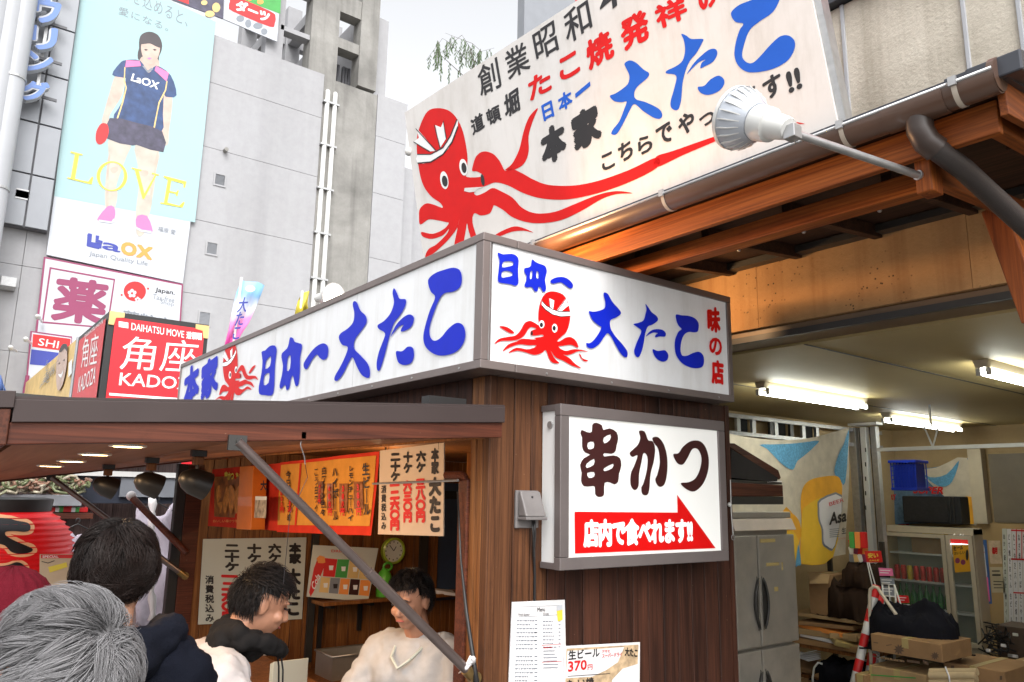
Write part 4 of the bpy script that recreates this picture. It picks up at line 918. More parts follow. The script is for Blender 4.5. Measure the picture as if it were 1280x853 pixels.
strut((.86,6.88,1.965), (1.9,6.85,1.195), .02, 'thin steel prop holding the far left end of awning, behind the dark-haired man')
tp_ = at(605,843,3.25)
wt = thing('twisted_cord', 'dark cord tied with white tape hanging down the jamb to the slanting prop', 'cord', tp_)
pts = [hit_ for hit_ in (PX(1.93).hit(572,615), PX(1.93).hit(576,700), PX(1.925).hit(583,765), PX(1.92).hit(592,826), PX(1.92).hit(598,870))]
MB().tube(pts, [.004,.005,.008,.01,.012], 8).build('cord', M['black_plastic'], wt, smooth=True)
c = pts[3]; mb = MB()
for k in range(3): mb.tube([c+Vector((0,0,-.01+k*.01)), c+Vector((-.03-.01*k,-.02,.02-k*.02)), c+Vector((-.045,.02*k,-.02-.015*k))], [.012,.008,.002], 6)
mb.build('tape_knot', M['paper'], wt, smooth=True)
# hook wire with clear line under awning side board
hw = thing('hook_wire', 'thin wire hook hanging from awning edge over the orange banner', 'wire', PY(AY0+.02).hit(378,548))
p0_ = PY(AY0+.02).hit(377,546)
MB().box(p0_+Vector((-.008,-.02,-.008)), p0_+Vector((.008,.0,.015))).build('hook_plate', M['inner_wood'], hw)
MB().tube([p0_+Vector((0,0,-.01)), p0_+Vector((-.002,0,-.03)), p0_+Vector((.02,.01,-.07)), p0_+Vector((.028,.02,-.095))], .0018, 6).build('hook', M['galv'], hw)
MB().tube([p0_+Vector((.028,.02,-.095)), p0_+Vector((.045,.03,-.14)), p0_+Vector((.02,.03,-.20)), p0_+Vector((-.01,.03,-.26)), p0_+Vector((-.014,.03,-.42)), p0_+Vector((-.016,.03,-.5))], .0012, 5).build('line', M['ink'], hw)
# ================================================================ BILLBOARD ABOVE THE EAVE
Dv = Vector((-.162,.047,.986)); hv = Vector((.122,-.99,.067))
P0 = PX(3.0).hit(1046,152)
BB = PL(P0, hv, Dv)
bb = thing('octopus_billboard', 'huge leaning cream billboard with red octopus and blue brush lettering above the timber eave', 'billboard', P0)
top = [(505.8,141),(722.5,0),(1016,0),(1046.5,152)]
tl = BB.uv(505.8,141); tr = (BB.uv(1046.5,152)[0], tl[1]); bl = BB.uv(529,321)
bot = min(bl[1], BB.uv(1046.5,152)[1]) - .25
rect = [(tl[0],tl[1]), (tr[0],tl[1]+ .0), (tr[0],bot), (tl[0],bot)]
# the top edge is taken through the left corner and the point where it leaves the frame
u1, v1 = BB.uv(722.5,0); sl_ = (v1-tl[1])/(u1-tl[0])
rect[1] = (tr[0], tl[1]+sl_*(tr[0]-tl[0])); _r = BB.uv(1046.5,152); rect[2] = (tr[0], _r[1]-.16); rect[3] = (tl[0], bl[1]-.22)
print('BILL', BB.w(*rect[2]), BB.w(*rect[3]), BB.w(*BB.uv(760,240)))
MB().prism([BB.w(a, b, 0) for a, b in rect], -BB.n*.10).build('sign_face', M['bill_white'], bb)
MB().prism([BB.w(a, b, -.02) for a, b in ((tr[0]+.001,rect[1][1]+.01),(tr[0]+.03,rect[1][1]+.01),(tr[0]+.03,rect[2][1]),(tr[0]+.001,rect[2][1]))], -BB.n*.09).build('edge_trim', M['galv'], bb)
zb4 = (500,0,2.5844); zb5 = (760,0,3.1594)
def ba(nm, zo, loops, m, off=.004, sm=4):
    if nm == 'octopus_arm' and len(loops) > 1:
        for lp in loops: ba(nm, zo, [lp], m, off, sm)
        return
    return flat(nm, BB, [Z(zo,*lp) for lp in loops], M[m], bb, off*.4, sm)
ba('brush_character', zb5, [[(85,240),(110,248),(140,275),(162,290),(155,310),(120,340),(105,365),(110,392),(150,405),(200,430),(215,455),(205,470),(180,465),(140,440),(105,412),(85,440),(60,490),(35,530),(14,530),(20,512),(45,480),(65,430),(74,402),(55,405),(25,400),(8,380),(30,370),(60,350),(80,330),(85,300),(72,270),(66,252)]], 'bill_blue')
ba('brush_character', zb5, [[(290,135),(310,142),(330,155),(375,155),(372,170),(350,210),(325,240),(307,280),(295,330),(290,390),(280,430),(265,436),(250,425),(248,400),(262,350),(270,300),(232,291),(233,280),(270,262),(295,240),(305,200),(300,160)],
   [(312,293),(340,250),(370,220),(400,197),(425,195),(432,215),(415,245),(385,262),(366,270),(370,250),(385,237),(360,247),(335,270)], [(355,345),(380,340),(405,315),(435,300),(455,310),(460,330),(445,355),(420,370),(390,376),(365,366)]], 'bill_blue')
ba('brush_character', zb5, [[(490,45),(520,20),(570,0),(600,-15),(640,-60),(690,-60),(678,0),(650,50),(600,85),(560,120),(540,170),(530,220),(545,245),(570,250),(600,225),(640,180),(680,145),(715,142),(738,165),(735,200),(710,240),(660,270),(600,285),(550,285),(515,260),(500,220),(505,170),(520,120),(535,95),(505,88),(488,65)]], 'bill_blue')
# octopus
ba('octopus_emblem', zb4, [[(122,350),(90,360),(68,400),(55,450),(58,520),(72,590),(98,632),(130,656),(138,672),(110,662),(85,658),(65,675),(62,700),(66,726),(92,710),(120,712),(148,718),(158,722),(140,742),(105,756),(70,750),(76,766),(105,772),(140,760),(158,740),(150,758),(118,790),(92,806),(82,832),(105,822),(140,792),(165,765),(186,735),(192,706),(186,740),(176,790),(172,850),(195,850),(205,790),(213,745),(217,722),(222,745),(235,790),(250,850),(285,850),(262,800),(250,770),(235,720),(240,690),(262,697),(290,690),(300,672),(306,664),(335,680),(360,700),(400,716),(450,722),(520,712),(590,680),(650,645),(700,628),(752,625),(700,618),(640,630),(560,662),(500,685),(440,690),(395,672),(365,640),(330,620),(300,608),(275,622),(250,632),(240,625),(250,612),(280,600),(310,590),(350,600),(400,625),(460,642),(540,645),(640,625),(740,590),(830,543),(830,509),(740,550),(640,585),(560,600),(480,598),(430,580),(400,563),(360,545),(340,552),(322,520),(300,497),(270,490),(247,505),(236,535),(234,553),(250,555),(270,570),(216,572),(217,545),(218,500),(205,430),(185,385),(158,358)]], 'bill_red')
ba('octopus_arm', zb4, [[(446,350),(418,378),(400,425),(385,485),(362,530),(340,550),(372,548),(402,528),(416,490),(416,440),(430,390)],[(305,762),(340,742),(380,732),(432,752),(400,746),(360,750),(320,765)]], 'bill_red')
ba('octopus_arm', zb5, [[(190.5,620),(260,596),(440,534),(450,541),(440,552),(300,612),(190.5,662)],[(745,483),(778,490),(755,490)]], 'bill_red')
ba('headband', zb4, [[(57,500),(100,500),(140,478),(165,440),(185,388),(188,410),(170,460),(140,500),(100,524),(58,528)]], 'white', .007, 2)
ba('headband_tail', zb4, [[(55,415),(118,488),(98,490),(46,458),(62,446)],[(115,405),(133,412),(142,392),(150,448),(130,480)]], 'white', .0075, 0)
ba('headband_outline', zb4, [[(57,498),(100,498),(139,476),(163,438),(184,386),(187,388),(166,441),(141,480),(101,501),(57,501)],[(58,526),(100,522),(139,498),(168,458),(187,408),(190,411),(171,461),(141,501),(101,526),(58,530)],[(52,414),(118,486),(116,489),(52,418)],[(46,458),(98,489),(96,492),(44,460)],[(113,404),(133,480),(130,482),(111,405)],[(142,390),(152,448),(149,449),(140,392)]], 'ink', .010, 0)
def bdisc(px, py, rx, ry, m, off, rot=0): return disc('octopus_eye', BB, px, py, rx, ry, m, bb, off*.4, 20, rot)
for (x, y, rx, ry, m_, o_) in ((144,583,13,29,'white',.007),(146,586,9,18,'ink',.010),(206,541,13,27,'white',.007),(208,543,8,17,'ink',.010),(268,582,6,19,'ink',.007)):
    bdisc(zb4[0]+x/zb4[2], zb4[1]+y/zb4[2], rx/zb4[2], ry/zb4[2], m_, o_, R(-8))
ba('lip_gap', zb4, [[(210,608),(272,604),(250,612),(246,620),(225,622),(208,618)]], 'bill_white', .007, 1)
# lettering : (string, BL, BR, TL)
def z4(x,y): return (500+x/2.5844, y/2.5844)
def z5(x,y): return (760+x/3.1594, y/3.1594)
text(BB, [('創', z4(262,316), z4(330,280), z4(246,222), .012), ('業', z4(352,262), z4(424,222), z4(334,172), .012), ('昭', z4(444,205), z4(516,160), z4(426,112), .012), ('和', z4(542,148), z4(624,92), z4(524,48), .012), ('4', z4(650,62), z4(712,10), z4(640,-30), .012), ('0', z4(735,10), z4(795,-35), z4(722,-70), .012)], M['ink'], bb, .0016)
text(BB, [('道', z4(236,440), z4(276,412), z4(226,388), .035), ('頓', z4(286,410), z4(330,388), z4(276,358), .035), ('堀', z4(342,388), z4(390,356), z4(334,312), .035)], M['ink'], bb, .0016)
text(BB, [('た', z4(420,330), z4(492,290), z4(412,258), .045), ('こ', z4(520,268), z4(584,232), z4(510,196), .045), ('焼', z4(612,232), z4(696,182), z4(594,140), .045), ('発', z4(722,172), z4(812,124), z4(706,72), .045), ('祥', z5(200,122), z5(320,68), z5(178,30), .045), ('の', z5(370,60), z5(440,5), z5(345,-40), .045)], M['bill_red'], bb, .0016)
text(BB, [('日', z4(466,394), z4(500,376), z4(456,342), .04), ('本', z4(516,366), z4(560,340), z4(508,312), .04), ('一', z4(568,318), z4(616,278), z4(566,304), .05)], M['bill_blue'], bb, .0016)
text(BB, [('本', z4(462,546), z4(542,500), z4(450,430), .065), ('家', z4(566,498), z4(656,448), z4(548,378), .065)], M['ink'], bb, .0016)
text(BB, [('こ', z4(656,556), z4(696,538), z4(648,505), .04), ('ち', z4(712,530), z4(756,505), z4(702,472), .04), ('ら', z5(124,618), z5(180,592), z5(112,552), .04), ('で', z5(200,582), z5(262,552), z5(186,508), .04), ('や', z5(285,546), z5(348,508), z5(272,468), .04), ('っ', z5(366,508), z5(425,482), z5(358,462), .04), ('て', z5(440,470), z5(500,440), z5(432,410), .04), ('ま', z5(545,440), z5(595,408), z5(530,360), .04), ('す', z5(625,402), z5(696,362), z5(606,320), .04), ('!!', z5(716,372), z5(770,348), z5(700,288), .05)], M['ink'], bb, .0016)
# steel posts behind the billboard
for u_ in (tl[0]+.6, (tl[0]+tr[0])/2, tr[0]-.5):
    q = BB.w(u_, rect[2][1]+.06, -.15); MB().beam(q, BB.w(u_, tl[1]-.2, -.12), .06, .06, (1,0,0)).build('support_post', M['galv'], bb)
# small clip lamps at left edge of billboard
cl = thing('clip_lamp', 'tiny clip lamp on the left edge of the billboard beside octopus head', 'lamp', BB.hit(512,190))
c = BB.hit(511,190); MB().ell(c, .03).tube([c, c+Vector((.05,.05,.02))], .01, 6).build('lamp_head', M['white_plastic'], cl, smooth=True)
# ================================================================ RIGHT BUILDING
GX = 2.57   # gutter line
bld = thing('garage_building', 'cream and ochre concrete building with open garage behind the timber eave', 'building', (6, 1, 0))
UX = 3.8; UP = PX(UX)
sY = [4.2, 3.2, UP.hit(1057,70).y, UP.hit(1207,35).y, UP.hit(1275,20).y, .6, .0, -.6, -1.4]
zt_ = UP.hit(1045,11).z
for i in range(len(sY)-1):
    MB().box((UX, sY[i+1]+.006, 3.45), (UX+.12, sY[i]-.006, zt_)).build('wall_panel', M['conc_cream'], bld, bev=.004)
    if i: MB().box((UX-.012, sY[i]-.010, 3.45), (UX+.02, sY[i]+.010, zt_)).build('seam_bead', M['column_white'], bld, bev=.003)
MB().box((UX+.02, -1.4, 3.4), (UX+.2, 4.2, zt_-.02)).build('wall_backing', M['conc_cream'], bld)
MB().box((UX-.06, -1.4, zt_+.005), (UX+.3, 4.2, zt_+.07)).build('ledge_flashing', M['roof_metal'], bld, bev=.004)
MB().box((UX-.0, -1.4, zt_+.075), (UX+.3, 4.2, zt_+1.6)).build('red_fascia', M['red_k'], bld)
MB().box((UX+.3, -1.4, 2.9), (12, 5.4, 3.6)).build('upper_floor', M['conc_garage'], bld)
# ochre beam over the opening, in poured lifts
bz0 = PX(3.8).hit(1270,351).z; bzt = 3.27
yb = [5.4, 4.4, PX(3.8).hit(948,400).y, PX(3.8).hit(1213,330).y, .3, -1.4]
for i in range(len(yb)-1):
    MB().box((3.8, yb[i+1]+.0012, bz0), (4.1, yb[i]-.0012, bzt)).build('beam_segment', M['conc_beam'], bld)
bz1 = PX(3.8).hit(1270,367).z
MB().box((3.83, -1.4, bz1), (4.1, 5.4, bz0-.004)).build('shutter_rail', mat('brown_stained_rail', (.16,.105,.06), .45, .15, 4, dirt=.4), bld, bev=.004)
MB().box((3.81, -1.4, bz1-.015), (3.84, 5.4, bz1+.02)).build('shutter_slot', M['stainless_dk'], bld)
# soffit, rafters, eave timbers
eave = thing('timber_eave', 'orange stained timber eave roof with brown gutter edge over garage opening', 'roof', (3.1, 2, 3.0))
YN = .86    # near end of the roof
bq0, bq1 = PX(2.636).hit(1142,205), PX(2.636).hit(1166,237)
def ez(x): return 3.172 + (x-GX)*.095       # underside of roof boards
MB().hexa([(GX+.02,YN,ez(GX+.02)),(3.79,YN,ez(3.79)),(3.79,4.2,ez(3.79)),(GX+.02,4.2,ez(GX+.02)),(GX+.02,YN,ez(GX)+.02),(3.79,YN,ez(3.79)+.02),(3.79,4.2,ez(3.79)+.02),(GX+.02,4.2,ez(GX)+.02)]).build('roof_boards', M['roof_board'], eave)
MB().hexa([(GX-.03,YN-.05,ez(GX)+.022),(3.79,YN-.05,ez(3.79)+.022),(3.79,4.2,ez(3.79)+.022),(GX-.03,4.2,ez(GX)+.022),(GX-.03,YN-.05,ez(GX)+.05),(3.79,YN-.05,ez(3.79)+.05),(3.79,4.2,ez(3.79)+.05),(GX-.03,4.2,ez(GX)+.05)]).build('roof_sheet', M['roof_metal'], eave)
MB().box((GX-.03,YN+.08,3.21),(GX-.018,4.3,3.262)).build('edge_upstand', M['roof_metal'], eave)
MB().box((GX+.03,YN+.01,3.055),(GX+.062,4.2,3.168)).build('fascia_board', M['timber_y'], eave, bev=.004)
MB().box((2.865,bq0.y+.035,3.042),(2.95,4.2,3.125)).build('eave_beam', M['timber_y'], eave, bev=.005)
MB().box((3.72,YN+.1,3.235),(3.79,4.2,3.272)).build('wall_plate', M['stainless_dk'], eave)
for k in range(8):
    y = YN+.1+k*.455
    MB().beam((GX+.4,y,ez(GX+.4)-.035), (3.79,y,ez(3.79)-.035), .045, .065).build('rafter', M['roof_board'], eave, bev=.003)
for k in range(7):
    y = YN+.45+k*.4; c = Vector((3.5, y, ez(3.5)-.004)); MB().ell(c, .012, nu=8, nv=6).build('bolt', M['galv'], eave, smooth=True)
# end of roof: barge board and rising verge
MB().beam((GX-.01,YN-.02,ez(GX)-.03), (3.9,YN-.02,ez(3.9)-.03), .025, .11).build('barge_board', M['timber_x'], eave, bev=.003)
MB().hexa([(GX-.06,YN-.10,3.19),(3.9,YN-.10,3.42),(3.9,YN+.06,3.42),(GX-.06,YN+.06,3.19),(GX-.06,YN-.10,3.26),(3.9,YN-.10,3.50),(3.9,YN+.06,3.50),(GX-.06,YN+.06,3.26)]).build('verge_cap', M['roof_metal'], eave, bev=.006)
MB().box((GX-.045,YN+.06,3.205),(GX+.1,YN+.13,3.262)).build('verge_step', M['roof_metal'], eave, bev=.003)
# bracket post and brace at right
MB().box((2.636,bq1.y,bq1.z),(2.72,bq0.y,3.165)).build('beam_block', M['timber_z'], eave, bev=.005)
MB().beam((2.725,(bq0.y+bq1.y)/2,3.03),(3.79,(bq0.y+bq1.y)/2,3.10), .045, .08).build('cross_beam', M['timber_x'], eave, bev=.005)
MB().beam((GX+.065,YN+.05,3.12),(3.79,YN+.05,3.2), .05, .07).build('cross_beam', M['timber_x'], eave, bev=.005)
pq = PX(3.2); 
MB().beam(PX(3.35).hit(1245,262), PX(3.35).hit(1297,402), .085, .085, (1,0,0)).build('brace_post', M['timber_z'], eave, bev=.005)
# gutter: half round with lip, straps and joints
gt = thing('rain_gutter', 'dark brown half round rain gutter along the timber eave with clear straps', 'gutter', (GX-.04, 2, 3.1))
gr = .055; gz = 3.207; gx = GX-.045
V, Fc = [], []
sec = [(gr*math.cos(a_), gr*math.sin(a_)*1.1) for a_ in [math.pi+math.pi*k/12 for k in range(13)]]
sec2 = [(x*.93, z*.93) for x, z in reversed(sec)]
prof = sec + sec2; yy = [YN-.03, 4.2]
for y in yy: V += [(gx+x, y, gz+z) for x, z in prof]
n_ = len(prof)
for i in range(n_): Fc.append((i, (i+1)%n_, (i+1)%n_+n_, i+n_))
mb = MB(); mb.v = V; mb.f = Fc+[tuple(range(n_)), tuple(range(2*n_-1, n_-1, -1))]; mb.build('gutter_channel', M['gutter'], gt, smooth=True, autos=40)
MB().tube([(gx-gr,YN-.03,gz+.004),(gx-gr,4.2,gz+.004)], .006, 8).build('gutter_lip', M['galv'], gt, smooth=True)
MB().lathe([(0,0),(gr,0),(gr,.02)], (gx,YN-.034,gz), (0,1,0), 24).build('end_cap', M['gutter'], gt)
gyp = PX(gx).hit(1150,170).y
sec3 = [(x*1.05, z*1.05) for x, z in sec]
def sleeve(y0, y1, k, nm, m):
    s3 = [(x*k, z*k) for x, z in sec]; s4 = [(x*1.005, z*1.005) for x, z in reversed(sec)]; pr = s3+s4; n_ = len(pr); mb = MB()
    mb.v = [(gx+x, y, gz+z) for y in (y0, y1) for x, z in pr]
    mb.f = [(i, (i+1)%n_, (i+1)%n_+n_, i+n_) for i in range(n_)]+[tuple(range(n_)), tuple(range(2*n_-1,n_-1,-1))]
    return mb.build(nm, m, gt, smooth=True, autos=40)
sleeve(gyp-.10, gyp+.10, 1.07, 'outlet_sleeve', M['gutter'])
strapm = mat('pale_strap', (.42,.38,.32), .35, .1, 8)
for px in (1200, 1060, 838, 677, 560):
    y = PX(gx).hit(px, 87+ (1236-px)*.395).y
    sleeve(y-.008, y+.008, 1.04, 'gutter_strap', strapm)
    MB().box((gx-gr-.012,y-.012,gz-.01),(gx-gr-.002,y+.012,gz+.02)).build('strap_clip', M['galv'], gt)
dp = thing('downpipe', 'dark brown round downpipe bending away from the gutter outlet to right frame edge', 'downpipe', (gx, gyp, gz-.2))
e0 = Vector((gx+.005, gyp, gz-.07)); far = PX(GX+.55).hit(1300,300)
pts = [e0+Vector((0,0,.045)), e0+Vector((0,0,-.02)), e0+Vector((.012,-.012,-.062)), e0+Vector((.04,-.03,-.088)), e0+(far-e0)*.35+Vector((0,0,-.01)), far, far+(far-e0)*.6]
MB().tube(pts, .036, 18).build('pipe', mat('felt_wrapped_pipe', (.035,.028,.026), .5, .12, 8, bmp=.2, bs=200), dp, smooth=True, autos=60)
MB().tube(pts[:4], .043, 18).build('elbow', mat('dark_pipe_elbow', (.035,.022,.017), .4, .1, 8), dp, smooth=True, autos=50)
# LED floodlight on arm
h0 = at(975,157,2.45); tip = at(922,148,2.52); ax = (tip-h0).normalized()
fl = thing('high_bay_lamp', 'white round finned floodlight head on a metal arm in front of the billboard', 'lamp', h0)
Lh = (at(905,148,2.5)-at(985,160,2.5)).length
ax = (at(912,147,2.62)-at(985,162,2.42)).normalized(); c0 = at(985,161,2.45)
MB().lathe([(0,-.004),(.033,-.002),(.037,.004),(.044,.062),(.046,.066),(.050,.070),(.056,.072),(.060,.125),(.058,.13),(0,.13)], c0, ax, 32).build('housing', M['white_plastic'], fl, smooth=True, autos=30)
MB().lathe([(.02,.13),(.062,.132),(.090,.172),(.102,.205),(.104,.222),(.098,.222),(.088,.19),(.058,.15),(.02,.148)], c0, ax, 36).build('reflector', mat('translucent_reflector', (.42,.45,.50), .25, .05, 8, coat=.5), fl, smooth=True, autos=40)
ref = ax.cross(Vector((0,0,1))).normalized(); up2 = ref.cross(ax)
for k in range(22):
    t_ = 2*math.pi*k/22; d_ = ref*math.cos(t_)+up2*math.sin(t_)
    MB().prism([c0+ax*.132+d_*.060, c0+ax*.175+d_*.096, c0+ax*.208+d_*.109, c0+ax*.20+d_*.100, c0+ax*.17+d_*.088, c0+ax*.134+d_*.058], ax.cross(d_)*.0035).build('fin', M['white_plastic'], fl)
MB().lathe([(.094,.222),(.107,.215),(.107,.230),(.094,.230)], c0, ax, 36).build('rim', M['white_plastic'], fl, smooth=True, autos=40)
MB().lathe([(0,.216),(.096,.216)], c0, ax, 36).build('lens', M['white_plastic'], fl)
a0 = at(990,166,2.44); a1 = PX(2.632).hit(1147,219)
MB().tube([a0, a1], .0135, 12).tube([a1, a1+(a1-a0).normalized()*.03], .018, 10).build('arm', M['galv'], fl, smooth=True, autos=50)
MB().box(a0+Vector((-.02,-.02,-.022)), a0+Vector((.025,.02,.022))).tube([a0+Vector((.02,0,-.03)), a0+Vector((.02,0,.035))], .006, 8).build('swivel_bracket', M['galv'], fl, bev=.003)
# ================================================================ GARAGE INTERIOR
BXW = 10.2; LYW = 5.0; CZ = 2.80
MB().box((3.8, -1.4, .003), (12, 5.4, .01)).build('garage_floor', M['floor'], bld)
MB().box((4.1, -1.4, CZ), (12, 5.2, CZ+.06)).build('ceiling', mat('olive_painted_ceiling', (.44,.34,.15), .55, .06, 1.2, dirt=.25), bld)
for k in range(3): MB().box((4.1, 1.2+k*1.3, CZ-.004), (12, 1.215+k*1.3, CZ-.001)).build('ceiling_joint', M['stainless_dk'], bld)
MB().box((3.85, LYW+.05, 0), (BXW+.2, LYW+.2, 2.9)).build('side_wall', M['conc_garage'], bld)
MB().box((BXW, -1.4, 0), (BXW+.15, LYW+.2, 2.9)).build('back_wall', M['conc_garage'], bld)
MB().box((3.85, -1.5, 0), (BXW+.2, -1.4, 2.9)).build('side_wall', M['conc_garage'], bld)
G = PX(BXW-.02)
def gbox(nm, pl, x0, y0, x1, y1, d0, d1, m, parent, bev=0, **k):
    """box whose near face covers the pixel rectangle on plane pl, going back d1 (d0 = start offset)"""
    a, b = pl.hit(x0, y0), pl.hit(x1, y1); a = a-pl.n*d0; b = b-pl.n*d1
    return MB().box(tuple(a), tuple(b)).build(nm, m, parent, bev=bev, **k)
# back wall: brown panel, cream column, dado strip
gbox('wall_panel', G, 1236, 568, 1300, 655, -.03, .0, mat('grey_brown_panel', (.17,.14,.10), .6, .15, 3), bld)
gbox('cream_column', G, 1214, 562, 1240, 655, -.12, .0, M['cream_metal'], bld)
gbox('dado_board', G, 1192, 652, 1320, 830, -.05, .0, mat('tan_dado', (.40,.27,.12), .6, .08, 3), bld)
gbox('dado_board', G, 1050, 649, 1098, 668, -.05, .0, mat('tan_dado2', (.40,.27,.12), .6, .08, 3), bld)
# hanging box beam at upper right
q = PX(6.2); a = q.hit(1245,390); b = q.hit(1300,447)
MB().box((6.2,a.y,b.z),(6.9,b.y-.6,CZ-.002)).build('drop_beam', M['cream_metal'], bld, bev=.01)
# fluorescent fittings
def fluo(x0, x1, y, z, tubes, lab):
    t = thing('fluorescent_light', lab, 'ceiling light', ((x0+x1)/2, y, z), 'ceiling fluorescent lights in the garage')
    MB().prism([(x0,y-.05,z+.055),(x0,y+.05,z+.055),(x0,y+.035,z+.005),(x0,y-.035,z+.005)], (x1-x0,0,0)).build('fitting', M['cream_metal'], t, bev=.003)
    for dy in tubes:
        MB().tube([(x0+.05,y+dy,z-.022),(x1-.05,y+dy,z-.022)], .016, 12).build('tube', M['tube'], t, smooth=True, autos=60)
        for xx in (x0+.035, x1-.035): MB().box((xx-.012,y+dy-.014,z-.045),(xx+.012,y+dy+.014,z+.004)).build('lamp_holder', M['white_plastic'], t, bev=.003)
    return t
fluo(5.22, 6.78, 3.60, 2.745, (-.045,.045), 'bright twin tube light on garage ceiling just right of the booth sign')
fluo(8.0, 9.7, 4.02, 2.745, (-.045,.045), 'bright twin tube light over the blue basket and white rail')
fluo(5.36, 7.0, 2.05, 2.745, (-.03,.03), 'bright tube light at the right frame edge below boxed beam')
# white rail with hanging bracket
rl = thing('hanging_rail', 'long thin white rail hung across the garage under the second tube light', 'rail', (7.6, 3, 2.3))
r0 = PX(7.6).hit(1096,562.5); r1 = PX(7.6).hit(1300,556)
MB().box((7.59, r0.y, r0.z-.018), (7.62, r1.y-1, r0.z+.018)).build('rail_bar', M['white_plastic'], rl, bev=.003)
c = PX(7.6).hit(1166,559)
for px in (1155, 1173):
    tpt = PX(7.6).hit(px, 534); tpt.z = CZ-.0
    MB().beam(c+Vector((0,0,.0)), PX(7.6).hit(px,533), .012, .012, (1,0,0)).build('hanger', M['white_plastic'], rl)
MB().beam(PX(7.6).hit(1164,533)+Vector((0,0,-.01)), (7.6, PX(7.6).hit(1164,533).y, CZ), .015, .015, (1,0,0)).build('hanger', M['white_plastic'], rl)
# steel shelving frame against the left wall
sh = thing('steel_rack_frame', 'grey steel slotted rack frame above and behind the beer banner', 'rack', (7, LYW, 0))
LP = PY(LYW-.1)
zt0 = LP.hit(910,519).z; zb0 = LP.hit(912,541).z
for z in (zt0, zb0): MB().box((3.9, LYW-.12, z-.022), (9.6, LYW-.08, z+.02)).build('rack_rail', M['galv'], sh, bev=.002)
for px in (922, 941, 963, 969, 988, 1003, 1020):
    q = LP.hit(px, 530); MB().box((q.x-.03, LYW-.115, zb0+.021), (q.x+.03, LYW-.085, zt0-.023)).build('rack_stud', M['galv'] if px not in (963,988) else M['stainless_dk'], sh)
for px in (930, 978, 1012):
    q = LP.hit(px, 530); MB().box((q.x-.06, LYW-.07, zb0+.0), (q.x+.1, LYW-.03, zt0)).build('rack_gap', M['black_matte'], sh)
sp_ = thing('rack_uprights', 'pale slotted steel uprights standing at the right edge of beer banner', 'rack', (9.4, LYW-.3, 0))
UPp = PX(8.9)
for (px0, px1, m_) in ((1064,1073,'galv'),(1074.5,1077,'stainless_dk'),(1079,1086,'white_plastic'),(1088,1091,'stainless_dk'),(1092,1099,'galv')):
    a = UPp.hit(px0, 600); b = UPp.hit(px1, 600); zt2 = UPp.hit(px0, 530).z
    MB().box((8.9+(.05 if m_=='stainless_dk' else 0), b.y, .0), (8.98, a.y, min(zt2, CZ-.05))).build('upright', M[m_], sp_, bev=.003)
a = UPp.hit(1062,526); b = UPp.hit(1098,531); MB().box((8.85,b.y,b.z),(9.0,a.y,b.z+.03)).build('top_rail', M['white_plastic'], sp_)
for k in range(5):
    a = UPp.hit(1082, 560+k*18); MB().box((8.893,a.y-.006,a.z-.05),(8.90,a.y+.006,a.z)).build('slot', M['stainless_dk'], sp_)
# ------------------------------------------------ beer banners (draped cloth)
def drape(nm, lab, corners, folds, amp, mats, nx=40, ny=30, parent=None):
    """corners: TL TR BR BL world points; folds(u,v)->offset along normal"""
    TLc, TRc, BRc, BLc = [Vector(c) for c in corners]; nrm = (TRc-TLc).cross(BLc-TLc).normalized()
    t = thing(nm, lab, 'banner', (BLc+BRc)/2) if parent is None else parent
    V, Fc = [], []
    for j in range(ny+1):
        for i in range(nx+1):
            u, v = i/nx, j/ny; p = TLc.lerp(TRc, u).lerp(BLc.lerp(BRc, u), v)
            V.append(p + nrm*folds(u, v)*amp + Vector((0,0,-.10*math.sin(math.pi*u)*(1-v)**3*1.0)))
    for j in range(ny):
        for i in range(nx): Fc.append((j*(nx+1)+i, j*(nx+1)+i+1, (j+1)*(nx+1)+i+1, (j+1)*(nx+1)+i))
    me = bpy.data.meshes.new(nm); me.from_pydata([tuple(v) for v in V], [], Fc)
    uvl = me.uv_layers.new(name='uv')
    for p in me.polygons:
        for li, vi in zip(p.loop_indices, p.vertices): uvl.data[li].uv = ((vi % (nx+1))/nx, 1-(vi//(nx+1))/ny)
    o = link('cloth', me, mats, t, smooth=True)
    def surf(u, v, lift=.004):
        p = TLc.lerp(TRc, u).lerp(BLc.lerp(BRc, u), v); return p + nrm*folds(u, v)*amp + Vector((0,0,-.10*math.sin(math.pi*u)*(1-v)**3)), nrm
    return t, surf, nrm
def clothprint(t, surf, polys_uv, m, nm, lift=.006):
    """print mapped onto the draped surface, subdivided to follow it"""
    me = fill([crom(lp, 3) for lp in polys_uv]); bm = bmesh.new(); bm.from_mesh(me)
    for it in range(3):
        es = [e for e in bm.edges if e.calc_length() > .07]
        if es: bmesh.ops.subdivide_edges(bm, edges=es, cuts=1, use_grid_fill=False)
        bmesh.ops.triangulate(bm, faces=bm.faces)
    bm.to_mesh(me); bm.free()
    for v in me.vertices:
        p, n = surf(v.co.x, v.co.y); s_ = -1 if n.dot(p-EYE) > 0 else 1
        v.co = p + n*lift*s_
    return link(nm, me, m, t)
cream = cloth('cream_banner_cloth', (.56,.50,.40)); skyb = mat('banner_sky_blue', (.10,.30,.48), .85, .3, 60, bmp=.1, bs=300); amber = mat('banner_amber', (.72,.34,.02), .85, .12, 6); yel = mat('banner_yellow', (.74,.45,.03), .85, .08, 5)
AP = PY(4.35)
cs = [AP.hit(905,541), AP.hit(1062,534), AP.hit(1056,693)+Vector((0,0,0)), AP.hit(903,729)]
fo = lambda u, v: math.sin(u*9+v*3)*.5+math.sin((u*1.2+v)*7)*.6*v + .4*math.sin(u*23)*v
bn1, sf, nn = drape('beer_banner', 'large hanging cream, blue and amber beer banner with oval label behind steel refrigerator', cs, fo, .02, cream)
